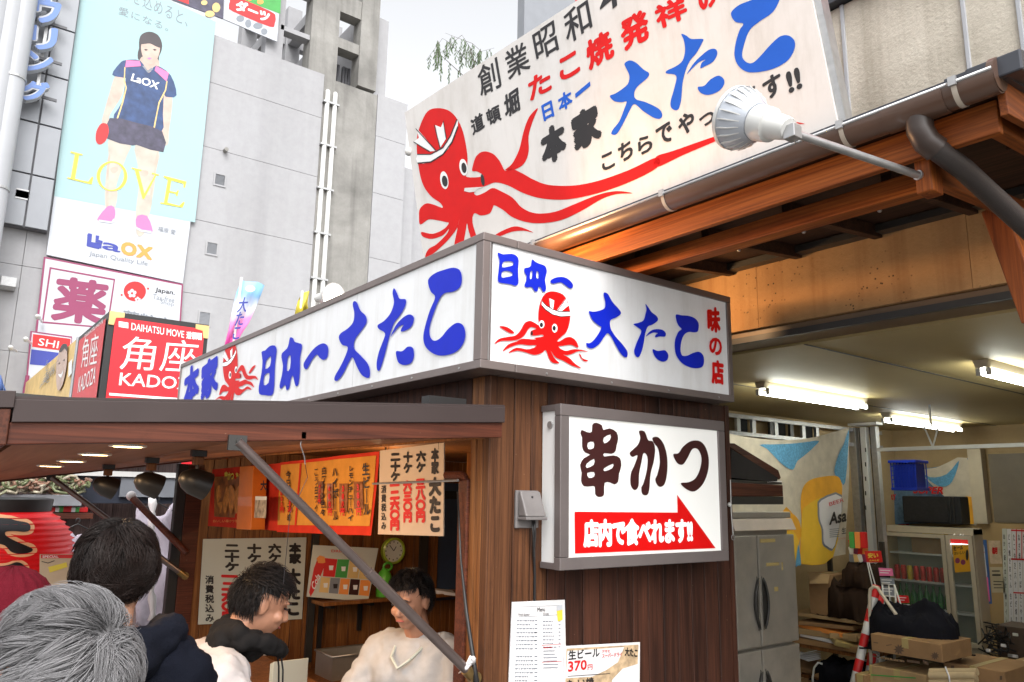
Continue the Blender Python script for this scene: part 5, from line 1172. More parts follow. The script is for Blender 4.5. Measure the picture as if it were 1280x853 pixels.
def UVp(px, py):   # pixel on plane -> uv of the banner quad (bilinear inverse by search)
    P_ = AP.hit(px, py); u = (P_.x-cs[0].x)/(cs[1].x-cs[0].x)
    t_ = cs[0].lerp(cs[1], u); b_ = cs[3].lerp(cs[2], u); return (max(.0,min(1,u)), max(0,min(1,(t_.z-.0-P_.z)/(t_.z-b_.z))))
zA = (900,500,4.265)
cp = lambda lp, m, nm, lift=.006: clothprint(bn1, sf, [[UVp(*q) for q in Z(zA,*lp)]], m, nm, lift)
cp([(228,200),(510,178),(505,215),(450,270),(415,300),(395,352),(340,325),(290,270),(250,225)], skyb, 'printed_patch')
cp([(680,180),(690,178),(690,440),(660,420),(632,380),(645,290),(668,230)], skyb, 'printed_patch')
cp([(465,500),(475,450),(510,415),(570,402),(640,402),(668,430),(680,520),(675,850),(500,880),(480,800),(478,650),(468,560)], amber, 'printed_glass')
cp([(478,600),(500,560),(560,520),(640,510),(678,560),(672,850),(505,880),(485,800)], yel, 'printed_beer', .010)
cp([(366,585),(420,602),(462,640),(480,700),(472,760),(456,830),(445,905),(380,965),(366,900)], amber, 'printed_glass')
cp([(378,720),(430,700),(468,765),(452,850),(420,930),(378,955)], yel, 'printed_beer', .010)
cp([(462,775),(474,800),(492,880),(474,915),(456,880)], skyb, 'printed_patch', .012)
cp([(562,525),(676,508),(674,780),(620,785),(592,760),(580,690),(560,640),(553,580)], M['grey_print'], 'label_edge', .013)
cp([(568,533),(674,518),(672,770),(624,776),(598,752),(588,690),(567,640),(560,585)], M['paper'], 'label', .016)
def surftext(pl, items, m, parent, off, nm='lettering'):
    return text(pl, items, m, parent, off, nm)
APf = AP.off(.045)
text(APf, [('Asa', (1036.5,657), (1058,652), (1037.5,641), .05), ('生', (1052,668),(1057.5,667),(1052,660),.03)], M['ink'], bn1, 0)
text(APf, [('BEER', (1037,633),(1055,627),(1036,628.5),.0), ('スーパードライ', (1048,676),(1057,675),(1048,672),.0)], M['red'], bn1, 0)
lines(APf, [(1037,662+k*2.4,1049,661+k*2.4,.8) for k in range(5)], M['grey_print'], bn1, off=.0)
AP2 = PX(10.1); c2 = [AP2.hit(1105,578), AP2.hit(1212,572), AP2.hit(1222,652), AP2.hit(1108,656)]
bn2, sf2, nn2 = drape('second_beer_banner', 'blue and cream beer banner hanging on the back wall behind blue basket and speaker', c2, lambda u,v: math.sin(u*14)*.5+math.sin(u*5+v*4), .02, mat('muted_blue_banner', (.10,.18,.28), .85, .3, 20))
cq = lambda lp, m, nm, l_=.01: clothprint(bn2, sf2, [lp], m, nm, l_)
cq([(.42,.05),(.62,.02),(.98,.0),(1,.98),(.9,.98),(.7,.6),(.55,.35)], cream, 'printed_foam'); cq([(.42,.05),(.55,.22),(.75,.2),(.9,.0),(.8,.35),(.68,.42),(.55,.3)], skyb, 'printed_patch', .02)
cq([(.78,.7),(.98,.62),(1,1),(.84,1)], amber, 'printed_glass', .02)
text(AP2.off(.05), [('SUPER', (1141,617),(1179,618),(1143,608),.04), ('DRY', (1108,625),(1120,625),(1108,618),.04)], M['red'], bn2, 0)
# ------------------------------------------------ blue basket, speaker
bk = PX(8.6); a = bk.hit(1113,578); b = bk.hit(1146,611)
bs_ = thing('blue_basket', 'bright blue plastic mesh basket hanging in front of the beer banner', 'basket', ((a+b)/2)+Vector((.1,0,-.1)))
blue = mat('blue_plastic', (.01,.035,.42), .35, .08, 8); mb = MB()
for k in range(9):
    y = a.y+(b.y-a.y)*k/8; mb.box((8.6,y-.006,b.z),(8.606,y+.006,a.z)); mb.box((8.85,y-.006,b.z),(8.856,y+.006,a.z))
for k in range(7):
    z = b.z+(a.z-b.z)*k/6; mb.box((8.598,b.y,z-.005),(8.608,a.y,z+.005))
o = mb.build('mesh_side', blue, bs_); o['kind'] = 'stuff'
MB().box((8.58,b.y-.02,a.z-.01),(8.88,a.y+.02,a.z+.02)).build('rim', blue, bs_, bev=.004); MB().box((8.59,b.y-.01,b.z-.02),(8.87,a.y+.01,b.z+.01)).build('base', blue, bs_, bev=.004)
MB().box((8.64,b.y+.01,b.z+.01),(8.84,a.y-.01,a.z-.02)).build('contents', blue, bs_)
s_ = PX(9.88); a = s_.hit(1127,620); b = s_.hit(1203,656)
spk = thing('black_speaker', 'wide black loudspeaker box standing on the glass drinks fridge', 'speaker', ((a+b)/2))
MB().box((9.88,b.y,b.z),(10.12,a.y,a.z)).build('cabinet', M['black_matte'], spk, bev=.012)
MB().box((9.87,b.y+.22*(a.y-b.y),b.z+.02),(9.879,a.y-.02,a.z-.02)).build('grille', mat('speaker_cloth', (.02,.018,.018), .95, .2, 30, bmp=.4, bs=500), spk)
for k in (.1, .16): MB().box((9.862,b.y+k*(a.y-b.y),b.z+.01),(9.879,b.y+k*(a.y-b.y)+.01,a.z-.01)).build('trim_strip', M['stainless_dk'], spk)
# ------------------------------------------------ glass drinks fridge
FX = 9.86; FP = PX(FX)
a = FP.hit(1098,657); b = FP.hit(1215,662); zb_ = FP.hit(1232,826).z; ya, yb_, yc = a.y, b.y, FP.hit(1181,660).y
zt_f = a.z
fg = thing('glass_drinks_fridge', 'cream framed glass door drinks fridge with red cans, orange poster and soda brand header', 'fridge', (FX+.3, (ya+yb_)/2, zb_))
cm = M['cream_metal']
MB().box((FX+.03,yb_,zb_),(FX+.28,yb_+.03,zt_f)).build('side_panel', cm, fg, bev=.004); MB().box((FX+.03,ya-.03,zb_),(FX+.28,ya,zt_f)).build('side_panel', cm, fg, bev=.004)
MB().box((FX+.26,yb_+.031,zb_),(FX+.28,ya-.031,zt_f)).build('back_panel', mat('fridge_liner', (.34,.34,.28), .5, .05, 4), fg)
MB().box((FX+.02,yb_,zt_f-.07),(FX+.28,ya,zt_f+.01)).build('top_panel', cm, fg, bev=.006); MB().box((FX+.03,yb_+.031,zb_),(FX+.25,ya-.031,zb_+.12)).build('plinth', cm, fg)
glass = bpy.data.materials.new('fridge_glass'); glass.use_nodes = True; gp = glass.node_tree.nodes['Principled BSDF']
gp.inputs['Base Color'].default_value = (.25,.32,.28,1); gp.inputs['Roughness'].default_value = .03; gp.inputs['Alpha'].default_value = .12
def door(y0, y1):
    mb = MB(); w_ = .045
    f = mb.box((FX-.02,y0,zb_+.12),(FX+.018,y0+w_,zt_f-.075)).box((FX-.02,y1-w_,zb_+.12),(FX+.018,y1,zt_f-.075)).box((FX-.02,y0+w_,zb_+.12),(FX+.018,y1-w_,zb_+.17)).box((FX-.02,y0+w_,zt_f-.12),(FX+.018,y1-w_,zt_f-.075)).build('door', cm, fg)
    MB().box((FX-.004,y0+w_,zb_+.17),(FX+.002,y1-w_,zt_f-.12)).build('pane', glass, f)
    return f
d1 = door(yc+.006, ya-.004); d2 = door(yb_+.004, yc-.004)
MB().box((FX-.06,yc-.07,.78+zb_*0-.25),(FX-.022,yc-.035,1.05-.05)).build('handle', cm, d2, bev=.006)
nsh = 0; zs = [zt_f-.33, zt_f-.66, zt_f-.98]
for z in zs: MB().box((FX+.04,yb_+.035,z),(FX+.25,ya-.035,z+.02)).build('shelf', M['white_plastic'], fg)
MB().box((FX+.01,yb_+.05,zt_f-.17),(FX+.03,yc-.05,zt_f-.10)).build('header_panel', mat('lit_red_header', (.7,.02,.02), .4, .02, 3, emit=.5), fg)
MB().box((FX+.005,yb_+.05,zt_f-.185),(FX+.03,yc-.05,zt_f-.172)).build('header_light', mat('header_light', (.9,1,1), .4, 0, 3, emit=5), fg)
FPl = PX(FX-.006)
text(PX(FX+.006), [('Coca-Cola', (1191,674),(1205,674.5),(1192,667),.03)], M['white_lit'], fg, .003)
slab('orange_poster', FPl, [(1190,681),(1211,681),(1214,714.5),(1194,716)], mat('orange_poster', (.72,.36,.02), .5, .08, 6), fg, .003)
text(FPl, [('セール', (1192,689),(1204,687),(1192,683),.03), ('おいしい', (1193,694),(1206,692.5),(1193,690),.02)], M['ink'], fg, .002)
for q in ((1197,701,3,3.6),(1204,703,3,3.4)): disc('printed_fruit', FPl, *q, 'maroon', fg, .002)
disc('printed_bottle', FPl, 1209,694,1.8,7,'ink',fg,.0025)
# contents of the fridge: one can, one carton row, repeated
red_can = mat('red_can', (.55,.02,.015), .3, .1, 30, metal=.4); yel_can = mat('yellow_can', (.62,.45,.03), .3, .1, 30, metal=.4); grn = mat('green_bottle_glass', (.03,.18,.03), .2, .15, 20)
cn = thing('drinks_can', 'red drinks can, leftmost in the row on the upper fridge shelf', 'can', (FX+.12, ya-.14, zs[1]+.02), 'cans lined up in the glass fridge')
MB().lathe([(0,0),(.028,0),(.033,.012),(.033,.15),(.026,.165),(.026,.17),(0,.168)], (FX+.12, ya-.14, zs[1]+.02), n=14).build('can_body', red_can, cn, smooth=True, autos=50)
k = 0; posn = ['second','third','fourth','fifth','sixth','seventh','eighth','ninth','tenth']
yy_ = ya-.14
while yy_-.078 > yc+.06 and k < 9:
    yy_ -= .078; r = dup(cn, (0, yy_-(ya-.14), 0), 'red drinks can, %s from the left on upper fridge shelf' % posn[k]); k += 1
    if k in (2,): 
        for ch in list(r.children):
            ch.data = ch.data.copy(); ch.data.materials[0] = yel_can
        r['label'] = 'yellow can standing among the red cans on upper fridge shelf'
bt = thing('green_bottle_row', 'row of green bottles on the middle shelf of the glass fridge', 'bottles', (FX+.2, (ya+yc)/2, zs[2]+.02)); mb = MB(); y = ya-.12
while y > yc+.05:
    mb.lathe([(0,0),(.033,.0),(.035,.02),(.035,.14),(.014,.2),(.013,.26),(0,.26)], (FX+.2, y, zs[2]+.02), n=10); y -= .08
o = mb.build('bottles', grn, bt, smooth=True, autos=50); o['kind'] = 'stuff'; bt['label'] = 'green bottles crowded on the fridge shelf below the red cans'
bt['kind'] = 'stuff'
cb_ = MB().box((FX+.1, yc+.03, zs[0]+.02), (FX+.24, ya-.35, zs[0]+.2)).build('cardboard_carton', M['card'], None, bev=.004); setp(cb_, 'flat brown carton inside top shelf of the glass fridge', 'carton')
yb2 = thing('yellow_box', 'yellow and green roll of packets on the carton inside glass fridge', 'packet', (FX+.17, yc+.2, zs[0]+.2))
MB().tube([(FX+.16, yc+.06, zs[0]+.262), (FX+.16, yc+.32, zs[0]+.262)], .05, 14).build('packet_body', M['yellow_print'], yb2); MB().box((FX+.11, yc+.05, zs[0]+.203), (FX+.21, yc+.33, zs[0]+.216)).build('green_base', M['green_print'], yb2)
# ------------------------------------------------ steel refrigerator
RY = 3.6; RP = PY(RY)
x0 = RP.hit(914,700).x; x1 = RP.hit(990,700).x; zt_r = RP.hit(920,640).z; zd = RP.hit(917,670).z; zm = RP.hit(930,813).z
rf = thing('steel_refrigerator', 'tall scuffed stainless upright refrigerator with oval handles beside the planked booth', 'refrigerator', ((x0+x1)/2, RY+.4, 0))
MB().box((x0,RY+.03,.1),(x1,RY+.7,zt_r-.02)).build('cabinet', M['stainless'], rf, bev=.006)
zp = zd+.035
MB().box((x0-.0,RY-.005,zp+.09),(x1+.005,RY+.03,zt_r)).build('header_panel', M['stainless'], rf, bev=.005)
MB().hexa([(x0,RY-.045,zp),(x1+.012,RY-.045,zp),(x1+.012,RY+.03,zp),(x0,RY+.03,zp),(x0,RY-.01,zp+.085),(x1+.01,RY-.01,zp+.085),(x1+.01,RY+.03,zp+.085),(x0,RY+.03,zp+.085)]).build('lower_lip', mat('pale_lip', (.45,.38,.32), .4, .1, 8), rf, bev=.004)
c1 = RP.hit(959,651); c2_ = RP.hit(978,658); MB().box((c1.x,RY-.013,c2_.z),(c2_.x,RY-.004,c1.z)).build('control_window', M['black_plastic'], rf, bev=.003)
xm = RP.hit(945,740).x
for (xa, xb) in ((x0, xm-.006), (xm+.006, x1)):
    for (za, zb2) in ((zm+.012, zd), (.15, zm-.012)):
        d = MB().box((xa+.003,RY-.03,za),(xb-.003,RY+.028,zb2)).build('door', M['stainless'], rf, bev=.007)
        hx = (xb-.035) if xb < xm+.01 else (xa+.04); sgn = -1 if xb < xm+.01 else 1
        zc_ = za + (.30 if za > .5 else zb2-za-.32)
        pts = [(hx+sgn*(-.015+.05*math.sin(t*math.pi/10)), RY-.036, zc_-.18+.36*t/10) for t in range(11)]
        pl_ = [(hx-sgn*.012, RY-.034, zc_-.19)]+pts+[(hx-sgn*.012, RY-.034, zc_+.19)]
        MB().prism(pl_, (0,.012,0)).build('handle_recess', M['stainless_dk'], d)
        MB().tube([Vector(p)+Vector((0,-.012,0)) for p in pts], [.004]+[.010]*9+[.004], 8).build('handle', M['stainless_dk'], d, smooth=True)
def tape(x_0,y_0,x_1,y_1,m):
    MB().box(tuple(PY(RY-.033).hit(x_0,y_0)), tuple(PY(RY-.033).hit(x_1,y_1)+Vector((0,.002,0)))).build('tape_label', m, rf)
tape(950,674,969,678,M['tape']); tape(958,704,974,707,M['tape']); tape(977,703,979,713,M['tape']); tape(968,734,973,739,M['tape'])
# hook and ring on booth side edge
hk = thing('ring_hook', 'small cord with metal ring hanging at the booth wall edge beside refrigerator', 'hook', PY(2.74).hit(917,672))
mb = MB(); c = PY(2.70).hit(916.5,672); rr_ = .014
mb.tube([c+Vector((rr_*math.cos(t/8*2*math.pi), 0, rr_*math.sin(t/8*2*math.pi))) for t in range(9)], .0022, 6); mb.build('ring', M['galv'], hk, smooth=True)
MB().tube([PY(2.70).hit(913,600), PY(2.70).hit(914,640), c+Vector((0,0,rr_))], .0025, 6).build('cord', M['white_plastic'], hk); MB().ell(PY(2.70).hit(912,631), .012, nu=10, nv=8).build('knob', M['white_plastic'], hk, smooth=True)
# wooden boxes on the refrigerator
wr = wood('red_brown_drawer_wood', (.07,.018,.008), (.17,.050,.025), 0, .4, 1.2, .3)
zq = (900,500,4.265); RB = PY(RY+.02); P_ = lambda x, y: RB.hit(*Z(zq,(x,y))[0])
bxs = thing('wooden_drawer_box', 'red-brown wooden drawer box lying directly on top of the steel refrigerator', 'wooden box', (x0+.3, RY+.3, zt_r))
MB().prism([P_(60,440),P_(335,455),P_(338,515),P_(60,515)], (0,.45,0)).build('box_front', wr, bxs, bev=.004); MB().prism([P_(62,516),P_(338,516),P_(338,558),P_(62,558)], (0,.45,0)).build('dark_base', M['stainless_dk'], bxs); MB().prism([P_(58,424),P_(330,440),P_(330,452),P_(58,440)], (0,.5,0)).build('lid_edge', M['stainless_dk'], bxs)
bx2 = thing('slanted_wooden_lid', 'dark wooden box lid tilted up on the drawer box above refrigerator', 'wooden lid', (x0+.2, RY+.3, zt_r+.2))
MB().prism([P_(42,232),P_(78,232),P_(312,375),P_(325,415),P_(318,425),P_(60,258)], (0,.5,0)).build('lid_board', wr, bx2, bev=.003)
MB().prism([P_(60,262),P_(308,412),P_(305,436),P_(262,436),P_(58,415)], (0,.5,0)).build('dark_inside', mat('navy_box_lining', (.012,.009,.010), .8, .2, 8), bx2)
MB().prism([P_(250,438),P_(330,432),P_(330,438),P_(252,442)], (0,.4,0)).build('paper_edge', M['paper'], bx2)
# ================================================================ STALL CONTENTS
HX = 2.03; HP = PX(HX)
def hangboard(nm, lab, pl, quad, m, cat, th=.006):
    a = pl.hit(*quad[0]); t = thing(nm, lab, cat, a); slab('board', pl, quad, m, t, th); return t
bd = hangboard('hanging_price_board', 'glossy cream price board with black and red brush columns hung beside the inner door', HP, [(475,563.5),(555,553.5),(554,670.5),(472.5,668)], M['board_cream'], 'price board')
zh = (380,540,4.923)
def zt3(s, x0, y0, x1, y1, b=.05, v=False, sp=1.0, dy=0): 
    p = Z(zh,(x0,y1),(x1,y1+dy),(x0,y0)); return (s, p[0], p[1], p[2], b, v, sp)
text(HP, [zt3('本家',785,100,832,262,.06,True,1.0), zt3('大たこ',770,282,848,618,.06,True,1.0), zt3('六ケ',693,118,752,250,.05,True,1.05), zt3('十ケ',614,122,670,255,.05,True,1.05), zt3('二十ケ',535,132,595,305,.05,True,1.05)], M['ink'], bd, .003)
text(HP, [zt3('三八〇円',688,290,752,560,.06,True,1.0), zt3('六三〇円',612,300,668,560,.06,True,1.0), zt3('一二六〇円',530,320,592,610,.06,True,1.0)], M['red'], bd, .003)
text(HP, [zt3('消費税込み',478,330,508,602,.03,True,1.1)], M['ink'], bd, .003)
for px in (486, 548): 
    q = HP.hit(px, 562); MB().tube([q, (q.x, q.y, 2.22)], .0015, 5).build('hanging_string', M['ink'], bd)
for (p, q) in (((528,553),(600,546)), ((440,565),(466,561))):
    a = PX(1.99).hit(*p); b = PX(1.99).hit(*q)
# orange banner with drinks
ob = cloth('orange_banner_cloth', (.62,.27,.05)); rb = cloth('red_banner_cloth', (.58,.04,.02))
BPn = PX(2.03)
tb_ = thing('orange_drinks_banner', 'long orange and red fabric banner with brush lettering hung across stall opening', 'banner', BPn.hit(420,620))
zb3 = (240,540,5.333)
def wv(me, amp=.006):
    for v in me.vertices: v.co.x += amp*math.sin(v.co.y*7)+amp*.6*math.sin(v.co.y*17+v.co.z*9)
    return me
def clothquad(nm, quad, m, parent, off, n=30):
    q = [BPn.hit(*Z(zb3,c)[0]) + BPn.n*off for c in quad]; V, Fc = [], []
    for j in range(7):
        for i in range(n+1): V.append(tuple(q[0].lerp(q[1], i/n).lerp(q[3].lerp(q[2], i/n), j/6)))
    for j in range(6):
        for i in range(n): Fc.append((j*(n+1)+i, j*(n+1)+i+1, (j+1)*(n+1)+i+1, (j+1)*(n+1)+i))
    me = bpy.data.meshes.new(nm); me.from_pydata(V, [], Fc); return link(nm, wv(me), m, parent, smooth=True)
clothquad('banner_cloth', ((590,205),(1243,130),(1190,692),(570,668)), rb, tb_, 0)
clothquad('cream_field', ((600,222),(1225,158),(1182,628),(580,620)), ob, tb_, .004)
clothquad('field_seam', ((722,212),(734,211),(705,622),(694,621)), rb, tb_, .008, 3)
def bt3(s, x0, y0, x1, y1, b=.03, v=True, sp=1.0):
    p = Z(zb3,(x0,y1),(x1,y1),(x0,y0)); return (s, p[0], p[1], p[2], b, v, sp)
def wtext(items, m, parent, off, nm='lettering'):
    me = textmesh(BPn, items, off); return link(nm, wv(me), M[m], parent)
wtext([bt3('生ビール',1150,210,1190,555), bt3('レモンチューハイ',1060,228,1090,595,.03), bt3('ハイボール',955,245,990,590), bt3('白ワイン色々',868,235,905,560,.02), bt3('こう白ワイン',820,250,845,595,.02), bt3('今日おすすめ',645,262,672,595,.02)], 'ink', tb_, .012)
for (x0, y0, x1, y1) in ((1095,332,1150,515),(998,345,1055,535),(915,345,958,520),(845,330,885,480)):
    fl2 = fill([[BPn.uv(*p) for p in Z(zb3,(x0,y0),(x1,y0),(x1,y1),(x0,y1))]]); link('plastic_sleeve', wv(onplane(fl2, BPn, .012)), bpy.data.materials.get('price_sleeve') or mat('price_sleeve', (.30,.12,.05), .12, .5, 25, coat=.6), tb_)
wtext([bt3('380円',1112,350,1140,560,.05), bt3('380円',1012,360,1042,560,.05), bt3('400円',925,360,950,560,.05), bt3('400円',850,350,872,480,.05), bt3('500円',606,395,630,540,.05), bt3('300円',655,455,680,540,.05)], 'red', tb_, .016)
rp = thing('tempura_photo_banner', 'red food photo banner left of the orange drinks banner', 'banner', BPn.hit(300,620))
clothquad('banner_cloth', ((132,250),(588,208),(572,660),(105,628)), rb, rp, -.006)
me = fill([[BPn.uv(*p) for p in Z(zb3,(150,300),(420,290),(410,580),(145,565))]]); link('printed_photo', wv(onplane(me, BPn, .002)), mat('fried_food_photo', (.26,.09,.02), .4, .7, 14), rp)
for k in range(6):
    x = 165+k*42; me = fill([crom([BPn.uv(*p) for p in Z(zb3,(x,380+(k%2)*40),(x+30,360),(x+45,430),(x+25,540),(x+5,520))],3)]); link('printed_skewer', wv(onplane(me, BPn, .005+.001*k)), bpy.data.materials.get('fried_print') or mat('fried_print', (.55,.22,.04), .4, .4, 30), rp)
wtext([bt3('串かつ',215,265,290,325,.05,False), bt3('食べて下さい',300,272,420,300,.03,False)], 'yellow_print', rp, .006)
wtext([bt3('おいしい串かつをどうぞ',140,585,400,605,.02,False)], 'orange_print', rp, .006)
bxo = thing('orange_snack_box', 'tall orange cardboard box with brush character hung over food photo banner', 'box', BPn.hit(325,660))
q4 = [BPn.hit(*p)+BPn.n*.02 for p in Z(zb3,(427,235),(520,232),(505,652),(405,648))]
MB().prism(q4, BPn.n*.10).build('box_body', mat('orange_card', (.62,.17,.02), .35, .1, 8, coat=.3), bxo, bev=.004)
BPo = BPn.off(.122); zsh = lambda x, y: Z(zb3,(x-6,y))[0]
text(BPo, [('大', zsh(462,392), zsh(505,392), zsh(462,325), .04)], M['ink'], bxo, .0)
flat('box_picture', BPo, [[zsh(428,428), zsh(505,430), zsh(498,575), zsh(420,573)]], mat('box_photo', (.40,.34,.26), .4, .6, 30), bxo, .0)
flat('box_label', BPo, [[zsh(430,430), zsh(505,432), zsh(504,455), zsh(428,455)]], M['white'], bxo, .001)
# lower price board on the end wall
EP = PY(EY-.012)
b2 = hangboard('wall_price_board', 'pale green-white price board with black and red brush columns on the end wall', EP, [(254,674),(383,672),(377.5,774),(247.5,781)], M['board_mint'], 'price board')
zw = (220,660,4.419)
def wt(s, x0, y0, x1, y1, b=.05, v=True, sp=1.0): p = Z(zw,(x0,y1),(x1,y1),(x0,y0)); return (s, p[0], p[1], p[2], b, v, sp)
text(EP, [wt('本家',622,82,692,200,.06), wt('大たこ',605,222,690,485,.06), wt('六ケ',508,86,582,190,.05), wt('十ケ',392,86,472,192,.05), wt('二十ケ',268,90,350,240,.05)], M['ink'], b2, .003)
text(EP, [wt('一二六〇円',248,258,342,520,.06), wt('六三〇円',378,250,455,490,.06), wt('三八〇円',505,245,575,480,.06)], M['red'], b2, .003)
text(EP, [wt('消費税込み',160,262,210,520,.03,True,1.1)], M['ink'], b2, .003)
# shelf with brackets
sf_ = thing('wall_shelf', 'brown wooden wall shelf on black brackets under the drinks poster', 'shelf', EP.hit(480,757))
a = PY(EY-.30).hit(386,757); zsf = a.z
MB().box((PY(EY-.3).hit(420,762).x-.12, EY-.30, zsf-.02), (4.6, EY-.004, zsf+.012)).build('shelf_board', M['inner_wood'], sf_, bev=.004)
for px, l_ in ((399,.42), (448,.28)):
    q = EP.hit(px, 790); MB().box((q.x-.02,EY-.03,zsf-.02-l_),(q.x+.02,EY-.006,zsf-.021)).box((q.x-.02,EY-.26,zsf-.05),(q.x+.02,EY-.03,zsf-.021)).build('bracket', M['black_plastic'], sf_)
dpn = thing('drinks_poster', 'leaning drinks menu board with grid of cup pictures and red bottle on the shelf', 'poster', EP.hit(425,750))
DP = PL(EP.hit(425,752)+Vector((0,-.22,0)), (1,-.12,0), (0.0,.18,1))
slab('board', DP, [(391.5,681.5),(473,685.5),(460,752.5),(383.5,746)], M['board_mint'], dpn, .012)
zd_ = (380,680,4.923)
fd = lambda nm, lp, m, o=.003: flat(nm, DP, [Z(zd_,*lp)], M[m] if isinstance(m, str) else m, dpn, o)
cells = [((128,88),(205,95),(188,205),(115,200),'red'), ((207,95),(278,97),(262,210),(190,206),'green_print'), ((282,98),(345,108),(330,214),(266,210),'yellow_faint'), ((348,140),(420,170),(410,218),(334,215),'yellow_faint'),
 ((105,205),(160,208),(148,302),(92,298),'yellow_faint'), ((163,210),(222,212),(208,308),(152,303),'grey_print'), ((225,214),(282,216),(270,313),(212,308),'orange_print'), ((286,216),(344,220),(332,316),(274,313),'ink_brown'), ((348,222),(410,224),(398,322),(336,316),'orange_print')]
for c in cells: fd('drink_picture', c[:4], c[4]); fd('cup_picture', [((c[0][0]+c[1][0])/2-14,(c[0][1]+c[2][1])/2-12),((c[0][0]+c[1][0])/2+14,(c[0][1]+c[2][1])/2-12),((c[0][0]+c[1][0])/2+10,(c[0][1]+c[2][1])/2+16),((c[0][0]+c[1][0])/2-12,(c[0][1]+c[2][1])/2+16)], 'white' if c[4] != 'grey_print' else 'ink', .005)
fd('printed_bottle', [(30,300),(60,150),(85,85),(112,80),(128,110),(120,150),(100,200),(60,290),(40,325)], 'red', .006); fd('printed_bottle_neck', [(75,90),(95,72),(125,80),(130,115),(115,120),(85,118)], 'orange_print', .007)
p = Z(zd_,(62,290),(102,205),(40,255)); text(DP, [('Cola', p[0], p[1], p[2], .03)], M['white'], dpn, .009)
p = Z(zd_,(168,52),(272,55),(168,36)); text(DP, [('DRINK', p[0], p[1], p[2], .02)], M['red'], dpn, .004)
# clock
ck = thing('wall_clock', 'round wall clock with lime green rim above the shelf', 'clock', EP.hit(490,689))
cc = EP.hit(490,688.5); rC = (EP.hit(504,688)-EP.hit(476,688)).length/2
MB().lathe([(rC*.82,.03),(rC*.86,.055),(rC,.045),(rC,0),(0,0)], cc, (0,-1,0), 32).build('clock_rim', mat('lime_plastic', (.42,.55,.05), .3, .05, 8), ck, smooth=True, autos=40)
MB().lathe([(0,.028),(rC*.83,.028)], cc, (0,-1,0), 32).build('clock_face', mat('clock_face_white', (.75,.76,.70), .5, .03, 8), ck)
for k in range(12):
    an = k*math.pi/6; q = cc+Vector((math.sin(an)*rC*.68, -.032, math.cos(an)*rC*.68)); MB().box(q-Vector((.004,.001,.007)), q+Vector((.004,.001,.007))).build('hour_mark', M['ink'], ck)
for an, l_ in ((-.72, .58), (.55, .38)): MB().beam(cc+Vector((0,-.036,0)), cc+Vector((math.sin(an)*rC*l_, -.036, math.cos(an)*rC*l_)), .006, .003, (0,1,0)).build('clock_hand', M['ink'], ck)
gb = thing('green_jug', 'bright green plastic jug with looped handle standing on shelf beside the poster', 'jug', EP.hit(478,748))
jb_ = Vector((EP.hit(475,748).x-.05, EY-.17, zsf+.012)); gpl = mat('green_plastic', (.10,.42,.04), .35, .15, 14)
MB().lathe([(0,0),(.07,0),(.075,.02),(.07,.18),(.05,.22),(.03,.24),(.03,.25),(0,.25)], jb_, n=20).build('jug_body', gpl, gb, smooth=True, autos=50)
MB().tube([jb_+Vector((.02+.045*math.cos(t), -.02, .27+.035*math.sin(t))) for t in [k*math.pi/5 for k in range(11)]], .012, 8).build('jug_handle', gpl, gb, smooth=True)
pw = thing('folded_paper', 'folded white paper sticking out from the shelf right end', 'paper', EP.hit(560,745))
p0 = PY(EY-.27).hit(541,742); mb = MB()
mb.hexa([p0+Vector(v) for v in ((0,0,0),(.22,-.06,-.03),(.26,.05,-.02),(.02,.12,.0),(0,0,.035),(.22,-.06,-.005),(.26,.05,.01),(.02,.12,.04))]); mb.build('sheet', M['paper'], pw)
wp = thing('white_packet', 'small white label strip stuck low on the end wall', 'label', EP.hit(330,816)); slab('label_sheet', EP, [(319,814),(338,812.5),(338,819),(319,821)], M['paper'], wp, .004)
# counter, container, stacked trays
ct = thing('serving_counter', 'wooden serving counter along the stall opening', 'counter', (2.2, 4.6, 0))
MB().box((2.02, 3.0, .56), (2.4, 6.6, .62)).build('counter_top', M['inner_wood'], ct, bev=.006); MB().box((2.04, 3.0, .05), (2.08, 6.6, .558)).build('counter_front', M['wall_wood'], ct)
ct2 = thing('back_counter', 'low wooden work counter on the end wall below shelf', 'counter', (3.2, EY-.4, 0))
zc2 = PY(EY-.55).hit(430,850).z; MB().box((2.1,EY-.62,zc2-.05),(4.5,EY-.005,zc2)).build('counter_top', M['inner_wood'], ct2, bev=.004); MB().box((2.15,EY-.58,.05),(4.5,EY-.54,zc2-.052)).build('counter_front', M['wall_wood'], ct2)
sc_ = thing('steel_container', 'open stainless food container on the work counter behind bending cook', 'container', (0,0,0))
KP = PY(EY-.5); a = KP.hit(413,820); b = KP.hit(470,851); sc_.location = ((a.x+b.x)/2, EY-.4, zc2)
mb = MB(); x0_, x1_, z0_, z1_ = a.x, b.x, zc2, a.z
for bb_ in (((x0_,EY-.55,z0_),(x1_,EY-.54,z1_)),((x0_,EY-.22,z0_),(x1_,EY-.21,z1_)),((x0_,EY-.54,z0_),(x0_+.01,EY-.22,z1_)),((x1_-.01,EY-.54,z0_),(x1_,EY-.22,z1_)),((x0_+.01,EY-.54,z0_),(x1_-.01,EY-.22,z0_+.01))): mb.box(*bb_)
mb.build('tray', M['stainless'], sc_)
MB().tube([(x0_-.01,EY-.56,z1_),(x1_+.01,EY-.56,z1_),(x1_+.01,EY-.2,z1_),(x0_-.01,EY-.2,z1_),(x0_-.01,EY-.56,z1_)], .008, 8).build('rolled_rim', M['stainless'], sc_, smooth=True)
MB().lathe([(0,0),(.035,0),(.038,.12),(.032,.13),(0,.13)], (x1_-.13,EY-.35,zc2+.012), n=16).build('inner_cup', M['stainless'], sc_, smooth=True, autos=40)
